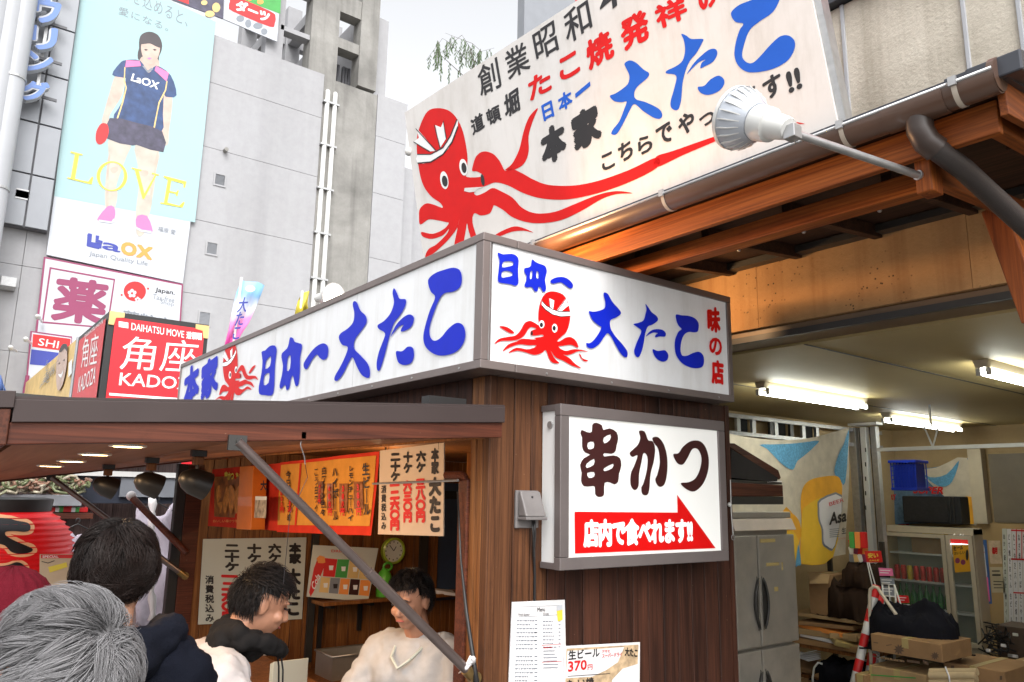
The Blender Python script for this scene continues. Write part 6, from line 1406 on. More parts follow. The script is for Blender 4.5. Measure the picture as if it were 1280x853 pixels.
st = thing('tray_stack', 'stack of cream foam trays standing at the bottom between the two staff', 'trays', (0,0,0)); TPp = PY(4.6); a = TPp.hit(342,828); b = TPp.hit(384,853); st.location = (a.x, 4.6, .62)
for k in range(5): MB().box((a.x+.012*(k%2)+.004*k, 4.6+.02*k, .622), (b.x-.006*k, 4.612+.02*k, a.z-.006*k)).build('tray', M['board_mint'], st, bev=.003)
# ================================================================ NEIGHBOURING SHOP AT LEFT
SHY = 10.2; SQ = PY(SHY)
shp = thing('souvenir_shop', 'dim shop front with pinkish board wall and black signboard beyond the awning', 'shop', (-1, SHY+.5, 0))
wpk = wood('pinkish_grey_boards', (.13,.085,.08), (.22,.15,.14), 2, .6, .8)
planks(34, (-5.4, SHY+.5, 0), .24, 0, 2.6, .03, 'x', wpk, shp)
MB().box((-5.5, SHY+.54, 0), (2.8, SHY+3, 2.9)).build('shop_body', M['conc_dark'], shp)
MB().box((-5.5, SHY-.6, 2.62), (2.8, SHY+.53, 2.68)).build('canopy', M['roof_metal'], shp)
a = SQ.hit(92,594); b = SQ.hit(216,630); MB().box((a.x,SHY,b.z),(b.x,SHY+.05,a.z)).build('black_signboard', mat('blue_black_board', (.03,.035,.05), .3, .1, 6), shp, bev=.006)
a = SQ.hit(150,597); b = SQ.hit(236,622); MB().box((a.x,SHY-.08,b.z),(b.x,SHY-.05,a.z)).build('grey_screen', mat('grey_screen', (.16,.17,.19), .35, .1, 4), shp)
a = SQ.hit(18,612); b = SQ.hit(96,632); MB().box((a.x-2,SHY-.3,b.z-.0),(b.x,SHY-.1,a.z-.05)).build('grey_shelf', M['louver'], shp, bev=.006)
a = SQ.hit(60,641); b = SQ.hit(112,648); MB().box((a.x-.5,SHY-.2,b.z),(b.x,SHY+.45,a.z)).build('wood_shelf', M['fascia_wood'], shp, bev=.004)
a = SQ.hit(184,560); b = SQ.hit(228,598); MB().box((a.x-1.2,SHY-.12,b.z),(b.x+.4,SHY-.06,b.z+.06)).build('white_rail', M['white_plastic'], shp)
random.seed(5)
cols = [mat('plastic_food_a', (.22,.22,.13), .4, .4, 20), mat('plastic_food_b', (.34,.30,.22), .4, .4, 20), mat('plastic_food_c', (.13,.15,.07), .4, .4, 20), mat('plastic_food_d', (.22,.12,.08), .4, .4, 20)]
for ci in range(4):
    mb = MB()
    for k in range(ci, 84, 4):
        px = -6+k*1.25+random.random()*3; q = SQ.hit(px, 600+random.random()*12) + Vector((0,-.1-.3*random.random(),0)); r_ = .03+.05*random.random()
        T3 = Matrix.Rotation(random.random()*6,3,'X') @ Matrix.Rotation(random.random()*6,3,'Z')
        mb.tube([q+T3@Vector((r_*math.cos(t)*1.2, r_*math.sin(t), .02*math.sin(3*t))) for t in [i*2*math.pi/9 for i in range(6+k%4)]], .016, 5)
    o = mb.build('food_display', cols[ci], None, smooth=True)
    setp(o, 'mass of %s plastic food curls piled on shelf above the red lantern' % ('olive','cream','leaf green','reddish')[ci], 'decoration', kind='stuff')
for k in range(9):
    q = SQ.hit(64+k*5, 640)+Vector((0,-.1,0)); o = MB().box(q-Vector((.025,.03,.0)), q+Vector((.025,.03,.05+.02*random.random()))).build('souvenir', [M['red'],M['white'],M['green_print'],M['red']][k%4], None, bev=.006)
    setp(o, 'tiny %s souvenir on the shelf, %s from the left' % (['red','white','green','red'][k%4], ['first','second','third','fourth','fifth','sixth','seventh','eighth','ninth'][k]), 'souvenir', 'souvenirs lined up on the shop shelf')
# red lantern
LY_ = 6.4; lc = at(-18, 722, 6.2); R_ = .60; Hh = .52
ln = thing('red_lantern', 'big glowing red paper lantern with black brush character at left frame edge', 'lantern', (lc.x, lc.y, lc.z-Hh))
prof = []
for k in range(73):
    t = -1+2*k/72; r_ = R_*(1-.34*abs(t)**4)+.016*math.cos(k*math.pi*2/3); prof.append((r_, t*Hh))
MB().lathe(prof, lc, n=56).build('paper_body', mat('red_lantern_paper', (.55,.006,.010), .35, .2, 5, emit=.14, ecol=(1,.02,.02)), ln, smooth=True)
MB().lathe([(R_*.66,Hh),(R_*.68,Hh+.10),(R_*.6,Hh+.11),(0,Hh+.11)], lc, n=40).build('top_ring', M['black_plastic'], ln, smooth=True, autos=40)
MB().lathe([(R_*.66,-Hh-.1),(R_*.66,-Hh),(0,-Hh)], lc, n=40).build('bottom_ring', M['black_plastic'], ln)
def onlan(px, py, lift):
    r = ray(px, py); o = EYE-lc; a_ = r.x**2+r.y**2; 
    rr = R_
    for _ in range(6):
        b_ = 2*(o.x*r.x+o.y*r.y); c_ = o.x**2+o.y**2-(rr+lift)**2; d_ = max(0, b_*b_-4*a_*c_); t = (-b_-math.sqrt(d_))/(2*a_); z = (o.z+r.z*t)/Hh; rr = R_*(1-.34*min(1,abs(z))**4)
    return EYE+r*t
zl7 = (0,560,5.333)
def lant(lps, m, lift, nm):
    me = fill([crom([(p[0],-p[1]) for p in Z(zl7,*lp)], 4) for lp in lps]); bm = bmesh.new(); bm.from_mesh(me)
    for it in range(2):
        es = [e for e in bm.edges if e.calc_length() > 6]; 
        if es: bmesh.ops.subdivide_edges(bm, edges=es, cuts=1)
        bmesh.ops.triangulate(bm, faces=bm.faces)
    bm.to_mesh(me); bm.free()
    for v in me.vertices: v.co = onlan(v.co.x, -v.co.y, lift)
    return link(nm, me, m, ln)
pal = mat('lantern_outline', (.72,.36,.18), .4, .05, 5, emit=.15)
lant([[(-60,460),(60,450),(120,465),(190,478),(228,515),(222,560),(185,580),(110,582),(70,575),(110,595),(170,625),(225,645),(248,680),(235,705),(185,725),(120,728),(60,712),(20,670),(-60,640)]], pal, .010, 'character_outline')
lant([[(-60,480),(50,470),(110,485),(180,498),(202,520),(198,548),(165,560),(90,555),(40,560),(40,585),(100,620),(170,650),(215,672),(212,690),(170,705),(110,705),(70,690),(30,650),(-60,615)]], M['ink'], .016, 'brush_character')
lant([[(-60,780),(40,768),(110,745),(150,752),(185,775),(190,805),(100,800),(0,830),(-60,850)]], pal, .010, 'character_outline'); lant([[(-60,800),(50,782),(110,762),(150,775),(165,800),(80,795),(0,812),(-60,840)]], M['ink'], .016, 'brush_character')
MB().tube([(lc.x,lc.y,lc.z+Hh+.1),(lc.x,lc.y,2.6)], .012, 6).build('hanging_cord', M['black_plastic'], ln)
bm_ = thing('lantern_beam', 'dark beam with posts carrying the red lantern', 'beam', (lc.x-1.4, lc.y+.2, 0))
MB().box((lc.x-2, lc.y-.03, 2.6),(lc.x+.9, lc.y+.05, 2.66)).build('beam_bar', M['stainless_dk'], bm_)
MB().box((lc.x-1.5, lc.y-.03, 0),(lc.x-1.42, lc.y+.05, 2.598)).build('post', M['stainless_dk'], bm_); 
# T-shirts on hangers
def tee(nm, lab, pl, out, hang, stripe=None):
    t = thing(nm, lab, 't-shirt', pl.hit(*out[0])); L = [pl.uv(*p) for p in out]; me = fill([crom(L,2)]); bm = bmesh.new(); bm.from_mesh(me)
    for it in range(4):
        es = [e for e in bm.edges if e.calc_length() > .06]
        if es: bmesh.ops.subdivide_edges(bm, edges=es, cuts=1)
        bmesh.ops.triangulate(bm, faces=bm.faces)
    bm.to_mesh(me); bm.free()
    def fold(v): return .025*math.sin(v.co.x*26+v.co.y*3)+.015*math.sin(v.co.x*11-v.co.y*9)
    for v in me.vertices: v.co.z = fold(v)
    o = link('shirt_cloth', onplane(me, pl, 0), cloth_w, t, smooth=True); s = o.modifiers.new('solid','SOLIDIFY'); s.thickness = .02
    if stripe:
        for k_, (lp, m_) in enumerate(stripe):
            me = fill([crom([pl.uv(*p) for p in lp],2)]); bm = bmesh.new(); bm.from_mesh(me)
            for it in range(3):
                es = [e for e in bm.edges if e.calc_length() > .06]
                if es: bmesh.ops.subdivide_edges(bm, edges=es, cuts=1)
                bmesh.ops.triangulate(bm, faces=bm.faces)
            bm.to_mesh(me); bm.free()
            for v in me.vertices: v.co.z = fold(v)
            link('shirt_stripe', onplane(me, pl, .014), M[m_], t, smooth=True)
    h = pl.hit(*hang); mb = MB(); mb.tube([h+Vector((.02*math.cos(a_), 0, .03+.025*math.sin(a_))) for a_ in [math.pi*1.1-k*math.pi*1.2/6 for k in range(7)]]+[h], .006, 6)
    a1_, a2_ = h+Vector((-.17,0,-.09)), h+Vector((.17,0,-.09)); mb.tube([a1_, h, a2_], .007, 6); mb.build('hanger', M['black_plastic'], t, smooth=True); return t
cloth_w = cloth('white_shirt_cloth', (.42,.38,.44))
TP1 = PY(8.3)
tee('hanging_shirt', 'large white t-shirt with red panel hanging beside the black upright', TP1, [(170,640),(182,632),(192,645),(206,643),(214,632),(228,622),(236,630),(233,780),(170,780)], (196,628), [([(224,690),(228,650),(231,648),(229,700),(222,735),(215,736)], 'red')])
tee('hanging_shirt', 'smaller white t-shirt on black hanger just right of the red lantern', PY(9.0), [(79,672),(88,664),(95,672),(103,668),(118,690),(116,760),(80,760)], (97,655))
# strap and stick
stp = thing('white_strap', 'white twisted strap hanging down in front of large t-shirt', 'strap', PY(7.6).hit(190,700)); pts = [PY(7.6).hit(190+math.sin(k*.9)*1.0, 622+k*9) for k in range(18)]
MB().tube(pts, [.03+.012*math.sin(k*2.3) for k in range(18)], 8).build('strap_band', M['paper'], stp, smooth=True)
stk = thing('wooden_stick', 'brown wooden stick slanting behind the dark-haired man to the black upright', 'stick', PY(7.2).hit(165,622)); MB().tube([PY(7.2).hit(164,621), PX(1.88).hit(234,692)], .028, 10).build('stick', M['fascia_wood'], stk, smooth=True, autos=50); MB().ell(PY(7.2).hit(164,620), .04, nu=10, nv=8).build('end_knob', M['paper'], stk, smooth=True)
# price card next to lantern
pc = thing('red_top_price_card', 'small beige price card with red top strip and yellow tag beside the lantern', 'price card', PY(6.6).hit(70,715)); CPp = PY(6.6)
slab('card_sheet', CPp, [(50,693),(96,693),(96,740),(49,740)], mat('beige_card', (.52,.40,.27), .6, .05, 8), pc, .01)
flat('red_strip', CPp, [[(51,693.5),(95,693.5),(95,698),(51,698)]], M['red'], pc, .003); flat('yellow_tag', CPp, [[(60,709),(83,703),(84,709),(62,716)]], M['yellow_print'], pc, .004)
text(CPp, [('SPECIAL', (53,697.5),(73,697.5),(53,694.5),.02)], M['white'], pc, .005)
lines(CPp, [(52,702,60,704,1),(60,704,68,701,1)], M['ink'], pc, off=.004)

# added fill lamp to warm the stall interior, unseen behind the hanging banners
pdl = thing('stall_fill_lamp', 'warm bulb pendant inside the stall, hidden behind the hanging banners', 'lamp', (2.75, 5.1, 2.0))
MB().lathe([(0,-.045),(.03,-.03),(.035,0),(.02,.04),(.014,.06),(0,.06)], (2.75,5.1,2.0), n=16).build('bulb', M['bulb_warm'], pdl, smooth=True)
MB().tube([(2.75,5.1,2.06),(2.75,5.1,2.22)], .006, 6).build('cord', M['black_plastic'], pdl)
l = bpy.data.lights.new('lamp_light','POINT'); l.energy = 20; l.color = (1,.68,.38); l.shadow_soft_size = .06; o = bpy.data.objects.new('lamp_light', l); COL.objects.link(o); o.parent = pdl; o.location = (0,0,-.06)
# ================================================================ PEOPLE
skin_m = mat('skin', (.52,.27,.17), .5, .06, 14, bmp=.05, bs=250)
skin_m2 = mat('skin_warm', (.42,.20,.12), .5, .06, 14, bmp=.05, bs=250)
def smat(name, c): return cloth(name, c, .85, 300, .12, .4)
def hairmat(name, c, rough=.45):
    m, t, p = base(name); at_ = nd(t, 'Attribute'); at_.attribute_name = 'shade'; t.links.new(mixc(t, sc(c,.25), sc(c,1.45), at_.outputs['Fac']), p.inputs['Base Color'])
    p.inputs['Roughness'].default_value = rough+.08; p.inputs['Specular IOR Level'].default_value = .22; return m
def remesh(name, mb, m, parent, vox=.01, it=4, fac=.6):
    o = mb.build(name, m, parent); r = o.modifiers.new('remesh', 'REMESH'); r.mode = 'VOXEL'; r.voxel_size = vox; r.use_smooth_shade = True
    s = o.modifiers.new('smooth', 'SMOOTH'); s.factor = fac; s.iterations = it; return o
def wrinkle(o, st=.012, sz=.09):
    st *= 2.0; tn = 'wrinkle%d' % int(sz*100)
    tx = bpy.data.textures.get(tn) or bpy.data.textures.new(tn, 'CLOUDS'); tx.noise_scale = sz; tx.noise_depth = 2; tx.noise_type = 'HARD_NOISE'
    d = o.modifiers.new('wrinkle', 'DISPLACE'); d.texture = tx; d.strength = st; d.mid_level = .15; d.texture_coords = 'LOCAL'; return o
def strands(name, T, rad, n, mask, comb, length, width, m, parent, seg=6, lift=.012, clump=0, seed=1, sides=3, droop=0, taper=.25, jitter=.14, nclump=170):
    """hair locks combed over an ellipsoid head; T: head frame 4x4; rad: radii"""
    rnd = random.Random(seed); V, Fc, sh = [], [], []
    a, b, c = rad; made = 0; tries = 0
    cl = [Vector((rnd.gauss(0,1), rnd.gauss(0,1), rnd.gauss(0,1))).normalized() for _ in range(nclump)]
    T = T @ Matrix.Translation((0,-.008,.017)); clr = [rnd.random() for _ in cl]; cln = [Vector((rnd.gauss(0,1), rnd.gauss(0,1), rnd.gauss(0,1))) for _ in cl]
    guides = []
    for k in range(len(cl)):
        P_ = Vector((cl[k].x*a, cl[k].y*b, cl[k].z*c)); g = []
        for i in range(seg+1):
            uu = Vector((P_.x/a, P_.y/b, P_.z/c)).normalized(); nrm = Vector((uu.x/a, uu.y/b, uu.z/c)).normalized(); base_ = Vector((uu.x*a, uu.y*b, uu.z*c))
            g.append(base_+nrm*lift*(.5+1.3*clr[k])*math.sin(min(1, i/seg*1.3)*math.pi/2)); dr = comb(uu)+cln[k]*.30*clump; dr = dr-nrm*dr.dot(nrm); P_ = base_+dr.normalized()*(length/seg)
        guides.append(g)
    while made < n and tries < n*6:
        tries += 1
        d = Vector((rnd.gauss(0,1), rnd.gauss(0,1), rnd.gauss(0,1))).normalized()
        if not mask(d, rnd): continue
        k = max(range(len(cl)), key=lambda i: cl[i].dot(d)) if clump else 0
        made += 1; u = d.copy(); L = length*(.65+.6*rnd.random()); step = L/seg; pts = []
        jit = Vector((rnd.gauss(0,1), rnd.gauss(0,1), rnd.gauss(0,1)))*jitter + (cln[k]*.35*clump if clump else Vector((0,0,0)))
        lf = lift*(.3+rnd.random()) + (.008*clump*clr[k] if clump else 0); s_ = clr[k]*.55+rnd.random()*.45 if clump else rnd.random()
        P_ = Vector((u.x*a, u.y*b, u.z*c))
        for i in range(seg+1):
            t = i/seg; h = lf*math.sin(min(1, t*1.3)*math.pi/2)
            uu = Vector((P_.x/a, P_.y/b, P_.z/c)).normalized(); nrm = Vector((uu.x/a, uu.y/b, uu.z/c)).normalized()
            base_ = Vector((uu.x*a, uu.y*b, uu.z*c)); pts.append(base_+nrm*h+Vector((0,0,-droop*t*t)))
            dr = comb(uu)+jit; dr = (dr-nrm*dr.dot(nrm)); 
            if dr.length > 1e-4: dr.normalize()
            P_ = base_+dr*step
        if clump:
            for i in range(1, seg+1): t = i/seg; pts[i] = pts[i].lerp(guides[k][i], min(.8, .75*clump)*t**1.3)
        base_i = len(V)
        for i, p in enumerate(pts):
            w_ = width*(1-(1-taper)*(i/seg)**2)*(.35 if i == 0 else 1); tn = (pts[min(i+1,seg)]-pts[max(0,i-1)]).normalized(); sd = tn.cross(p.normalized()).normalized(); up_ = sd.cross(tn)
            for q in range(sides):
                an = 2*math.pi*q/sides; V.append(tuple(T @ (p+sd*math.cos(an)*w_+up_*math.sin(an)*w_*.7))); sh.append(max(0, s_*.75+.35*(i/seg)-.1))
        for i in range(seg):
            for q in range(sides): Fc.append((base_i+i*sides+q, base_i+i*sides+(q+1)%sides, base_i+(i+1)*sides+(q+1)%sides, base_i+(i+1)*sides+q))
    me = bpy.data.meshes.new(name); me.from_pydata(V, [], Fc); at_ = me.attributes.new('shade', 'FLOAT', 'POINT'); at_.data.foreach_set('value', sh)
    return link(name, me, m, parent, smooth=True)
def hand(mb, w_, d, side, s=1.0, curl=.5):
    """palm with five fingers from wrist w_ along d; side = thumb direction"""
    d = Vector(d).normalized(); sd = Vector(side); sd = (sd-d*sd.dot(d)).normalized(); nm = d.cross(sd)
    w_ = Vector(w_); pc_ = w_+d*.05*s
    mb.ell(pc_, (.036*s,.036*s,.036*s)); mb.cap(w_, w_+d*.075*s+sd*.02*s, .022*s, .02*s, 8); mb.cap(w_, w_+d*.075*s-sd*.022*s, .022*s, .018*s, 8)
    for k, (o_, l_) in enumerate(((.03,.068),(.010,.078),(-.010,.072),(-.028,.055))):
        p = w_+d*.085*s+sd*o_*s; q = p+(d*math.cos(curl)+nm*math.sin(curl))*l_*.5*s; r = q+(d*math.cos(curl*2)+nm*math.sin(curl*2))*l_*.5*s
        mb.cap(p, q, .009*s, .0085*s, 8); mb.cap(q, r, .0085*s, .007*s, 8)
    p = w_+d*.02*s+sd*.03*s; q = p+(d*.6+sd*.8)*.04*s; r = q+(d*.9+sd*.2+nm*.4).normalized()*.03*s; mb.cap(p, q, .012*s, .010*s, 8); mb.cap(q, r, .010*s, .008*s, 8)
def person(label, head, yaw, tilt=0, roll=0, lean=.05, s=1.0, skin=skin_m, top=None, hands=((-.28,.22,-.62),(.28,.22,-.62)), elbows=((-.30,.0,-.42),(.30,.0,-.42)), shoulder=.19, vox=.011, trouser=None, bulk=1.0):
    """head: world centre; yaw: facing angle (0 = +Y, counter-clockwise); positions local to the head: x right, y forward"""
    head = Vector(head); Rz = Matrix.Rotation(yaw, 3, 'Z'); W = lambda x, y, z: head + Rz @ Vector((x*s, y*s, z*s))
    feet = W(0, -lean-.02, 0); root = thing('person', label, 'person', (feet.x, feet.y, 0))
    HT = Matrix.Translation(head) @ Matrix.Rotation(yaw, 4, 'Z') @ Matrix.Rotation(-tilt, 4, 'X') @ Matrix.Rotation(roll, 4, 'Y') @ Matrix.Scale(s, 4)
    H = lambda x, y, z: HT @ Vector((x, y, z)); H3 = HT.to_3x3()
    b = MB()
    b.ell(H(0,-.008,.022), (.076,.096,.098), H3); b.ell(H(0,.012,-.035), (.062,.078,.085), H3); b.ell(H(0,.045,-.088), (.034,.036,.028), H3)
    b.ell(H(0,.068,-.045), (.042,.030,.045), H3); b.cap(H(0,.088,.012), H(0,.108,-.028), .009*s, .014*s, 8); b.ell(H(-.012,.098,-.034), (.009,.010,.008), H3); b.ell(H(.012,.098,-.034), (.009,.010,.008), H3)
    b.ell(H(0,.085,-.062), (.022,.014,.008), H3); b.ell(H(-.03,.078,.026), (.024,.013,.008), H3); b.ell(H(.03,.078,.026), (.024,.013,.008), H3); b.ell(H(-.038,.068,-.03), (.022,.022,.022), H3); b.ell(H(.038,.068,-.03), (.022,.022,.022), H3)
    for sx in (-1,1): b.ell(H(sx*.078,-.008,-.014), (.009,.020,.032), H3); b.ell(H(sx*.084,-.016,-.006), (.007,.014,.024), H3)
    nk = W(0,-.045-lean*.25,-.165); b.cap(H(0,-.02,-.06), nk, .056*s, .060*s)
    zt = -.20; hipz = -.72; hy = -lean
    ch = lambda x, y, z: W(x, y-lean*.5, z)
    b.cap(ch(-.09,0,-.30), ch(.09,0,-.30), .105*s); b.cap(W(-.06,hy,-.55), W(.06,hy,-.55), .11*s); b.cap(W(0,hy*.7,-.35), W(0,hy,-.6), .12*s); b.cap(W(-.08,hy,hipz), W(.08,hy,hipz), .11*s)
    sh = [W(sx*shoulder, -.03-lean*.35, -.235) for sx in (-1,1)]; b.cap(sh[0], sh[1], .06*s)
    c_ = MB()  # clothing
    bk_ = bulk
    c_.cap(sh[0]+(sh[1]-sh[0])*.12, sh[0]+(sh[1]-sh[0])*.88, .086*s*bk_); c_.cap(W(0,-.05-lean*.3,-.20), W(0,-.04-lean*.4,-.26), .068*s*bk_); c_.cap(ch(-.10,0,-.32), ch(.10,0,-.32), .125*s*bk_); c_.cap(W(-.08,hy,-.55), W(.08,hy,-.55), .135*s*bk_); c_.cap(W(0,hy*.7,-.35), W(0,hy,-.62), .15*s*bk_); c_.cap(W(-.09,hy,hipz-.02), W(.09,hy,hipz-.02), .135*s*bk_)
    for i, sx in enumerate((-1,1)):
        el_ = W(*elbows[i]); hd_ = W(*hands[i]); b.cap(sh[i], el_, .048*s, .038*s); b.cap(el_, hd_, .038*s, .027*s); hand(b, hd_, hd_-el_, Rz@Vector((-sx,.3,.3)), s)
        c_.cap(sh[i], el_, .070*s*bk_, .060*s*bk_); c_.cap(el_, el_.lerp(hd_,.93), .060*s*bk_, .044*s*bk_)
        hip = W(sx*.09, hy, hipz); kn = Vector((*(W(sx*.10, hy+.02, 0)).xy, .50*s)); an = Vector((*(W(sx*.10, hy-.0, 0)).xy, .09*s)); b.cap(hip, kn, .082*s, .055*s); b.cap(kn, an, .055*s, .038*s); b.cap(an+Vector((0,0,-.045)), an+Rz@Vector((0,.15*s,-.055)), .036*s, .030*s)
    body = remesh('body', b, skin, root, vox, 2 if vox < .008 else 4)
    coat = remesh('jacket', c_, top, root, .014, 3)
    t = MB()
    for sx in (-1,1):
        hip = W(sx*.085, hy, hipz); kn = Vector((*(W(sx*.10, hy+.02, 0)).xy, .50*s)); an = Vector((*(W(sx*.10, hy, 0)).xy, .10*s)); t.cap(hip, kn, .105*s, .078*s); t.cap(kn, an, .078*s, .062*s)
    remesh('trousers', t, trouser or smat_dark, root, .016, 3)
    sh_ = MB()
    for sx in (-1,1): an = Vector((*(W(sx*.10, hy, 0)).xy, .05)); sh_.cap(an+Rz@Vector((0,-.05,0)), an+Rz@Vector((0,.17,-.01)), .048, .042)
    remesh('shoes', sh_, M['black_matte'], root, .012, 2)
    return root, HT, W, coat, body
smat_dark = smat('dark_trousers', (.02,.02,.025))
def capshell(name, HT, rad, cut, m, parent, nu=28, nv=18):
    HT = HT @ Matrix.Translation((0,-.008,.017))
    """scalp cap: ellipsoid faces kept where cut(dir) is true"""
    mb = MB(); vs = []; 
    for j in range(nv+1):
        ph = math.pi*j/nv
        for i in range(nu): t = 2*math.pi*i/nu; vs.append(Vector((math.sin(ph)*math.cos(t), math.sin(ph)*math.sin(t), math.cos(ph))))
    fs = []
    for j in range(nv):
        for i in range(nu):
            q = (j*nu+i, j*nu+(i+1)%nu, (j+1)*nu+(i+1)%nu, (j+1)*nu+i); c = (vs[q[0]]+vs[q[1]]+vs[q[2]]+vs[q[3]])/4
            if cut(c.normalized() if c.length else c): fs.append(q)
    mb.v = [tuple(HT @ Vector((v.x*rad[0], v.y*rad[1], v.z*rad[2]))) for v in vs]; mb.f = fs
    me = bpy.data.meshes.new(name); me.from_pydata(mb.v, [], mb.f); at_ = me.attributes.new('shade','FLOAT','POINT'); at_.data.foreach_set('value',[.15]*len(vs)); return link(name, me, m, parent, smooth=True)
hair_blk = hairmat('black_hair', (.020,.016,.015), .38); hair_brn = hairmat('dark_brown_hair', (.018,.011,.009), .35); hair_gry = hairmat('silver_grey_hair', (.23,.225,.23), .5)
def haircut(d, face=.30, low=-.15, back=-.62):
    """True where hair grows: not the face, not below the hairline"""
    if d.y > face: return d.z > .48+(d.y-face)*.35
    if d.y > -.15: return d.z > low+ (.25 if abs(d.x) > .8 else 0)
    return d.z > back
def add_eyes(root, HT, closed=True, mouth=True):
    for sx in (-1,1):
        c = HT @ Vector((sx*.031,.087,.006)); mb = MB(); mb.ell(c, (.015,.009,.0042 if closed else .006), HT.to_3x3()); mb.build('eye', M['ink'], root, smooth=True)
        mb = MB(); mb.ell(HT @ Vector((sx*.031,.092,.030)), (.019,.005,.0035), HT.to_3x3() @ Matrix.Rotation(sx*.15,3,'Y')); mb.build('eyebrow', M['ink'], root, smooth=True)
    if mouth: mb = MB(); mb.ell(HT @ Vector((0,.097,-.062)), (.022,.007,.0055), HT.to_3x3()); mb.build('lips', mat('lip_skin', (.36,.09,.07), .5, .05, 9) if 'lip_skin' not in bpy.data.materials else bpy.data.materials['lip_skin'], root, smooth=True)
# --- grey haired person in front
gh = at(70, 843, 1.38)
grey, HTg, Wg, cg, bg_ = person('person with thick swept silver-grey hair and dark jacket, seen from behind at lower left', gh, R(58), tilt=-.12, s=1.04, top=smat('charcoal_jacket', (.03,.03,.035)), hands=((-.15,.30,-.35),(.15,.30,-.35)), elbows=((-.28,.02,-.48),(.28,.02,-.48)), vox=.008)
rg = (.090,.109,.112)
capshell('hair_base', HTg, (.084,.103,.106), lambda d: haircut(d, .42, -.2, -.75), hair_gry, grey)
cr = Vector((-.48,-.58,.62)).normalized()   # the crown whorl
def combg(u):
    away = u-cr*u.dot(cr); away = away.normalized() if away.length > .05 else Vector((.3,.2,-.9)); sw = cr.cross(away)
    k_ = min(1, (1-u.dot(cr))*1.6); dn = max(0, -u.y-.35)
    return away*(.25+.6*k_) + sw*.25*(1-k_) + Vector((-.05,.75-.5*dn,-.05-1.1*dn-.5*k_*abs(u.x)))
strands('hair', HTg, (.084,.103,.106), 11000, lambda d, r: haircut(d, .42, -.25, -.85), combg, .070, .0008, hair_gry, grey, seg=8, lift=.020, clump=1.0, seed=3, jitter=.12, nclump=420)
strands('hair_wisps', HTg, (.090,.110,.112), 260, lambda d, r: haircut(d, .42, -.2, -.7), lambda u: combg(u)*.8+Vector((0,.0,.25)), .05, .0004, hair_gry, grey, seg=5, lift=.02, seed=8)
# spectacles arm at the temple
gm = MB(); gm.tube([HTg @ Vector(p) for p in ((-.088,-.03,-.02),(-.090,.02,.006),(-.088,.07,.010),(-.074,.105,.006))], .0028, 8); gm.build('spectacles_arm', M['black_plastic'], grey, smooth=True)
# --- dark haired man
dh = at(145, 716, 1.85)
dark, HTd, Wd, cd, _ = person('person with short dark brown hair and navy hooded coat, back turned, behind grey-haired person', dh, R(-22), tilt=.06, s=.97, top=smat('navy_coat_cloth', (.004,.005,.010)), vox=.012, hands=((-.12,.28,-.42),(.12,.28,-.42)), elbows=((-.25,.0,-.46),(.25,.0,-.46)), bulk=1.1, shoulder=.17)
cutd = lambda d, r=None: haircut(d, .38, -.2, -.80)
capshell('hair_base', HTd, (.085,.103,.107), cutd, hair_brn, dark)
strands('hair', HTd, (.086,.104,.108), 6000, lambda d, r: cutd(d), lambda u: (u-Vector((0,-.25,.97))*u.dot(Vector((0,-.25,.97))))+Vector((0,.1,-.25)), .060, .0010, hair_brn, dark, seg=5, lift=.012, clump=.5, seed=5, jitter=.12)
hm = MB(); hm.tube([Wd(x,y,z) for x,y,z in ((-.10,.05,-.15),(-.14,-.05,-.155),(-.09,-.13,-.17),(0,-.16,-.19),(.09,-.13,-.17),(.14,-.05,-.155),(.10,.05,-.15))], [.03,.045,.055,.06,.055,.045,.03], 14)
hm.ell(Wd(0,-.16,-.29), (.13,.06,.085), Matrix.Rotation(R(-12),3,'Z')); wrinkle(remesh('hood', hm, smat('navy_hood_cloth', (.005,.006,.011)), dark, .012, 2), .02, .08)
wrinkle(cd, .02, .12)
# --- red beanie
rb_ = at(5, 786, 1.62)
beanie, HTb, Wb, cb2, _ = person('person in a dark red knitted beanie at the left frame edge', rb_, R(20), s=.98, top=smat('brown_coat_cloth', (.05,.035,.03)), vox=.014, hands=((-.16,.30,-.40),(.16,.30,-.40)), elbows=((-.28,.0,-.45),(.28,.0,-.45)))
nb = MB(); V, Fc = [], []
for j in range(26):
    ph = math.pi*.60*j/25
    for i in range(72):
        t = 2*math.pi*i/72; rib = 1+.018*math.cos(i*math.pi/2)+.008*math.cos(j*2.1); V.append(tuple(HTb @ Vector((.100*math.sin(ph)*math.cos(t)*rib, .118*math.sin(ph)*math.sin(t)*rib, .128*math.cos(ph)*rib))))
for j in range(25):
    for i in range(72): Fc.append((j*72+i, j*72+(i+1)%72, (j+1)*72+(i+1)%72, (j+1)*72+i))
nb.v = V; nb.f = Fc; nb.build('beanie', smat('red_knit', (.09,.004,.010)), beanie, smooth=True)
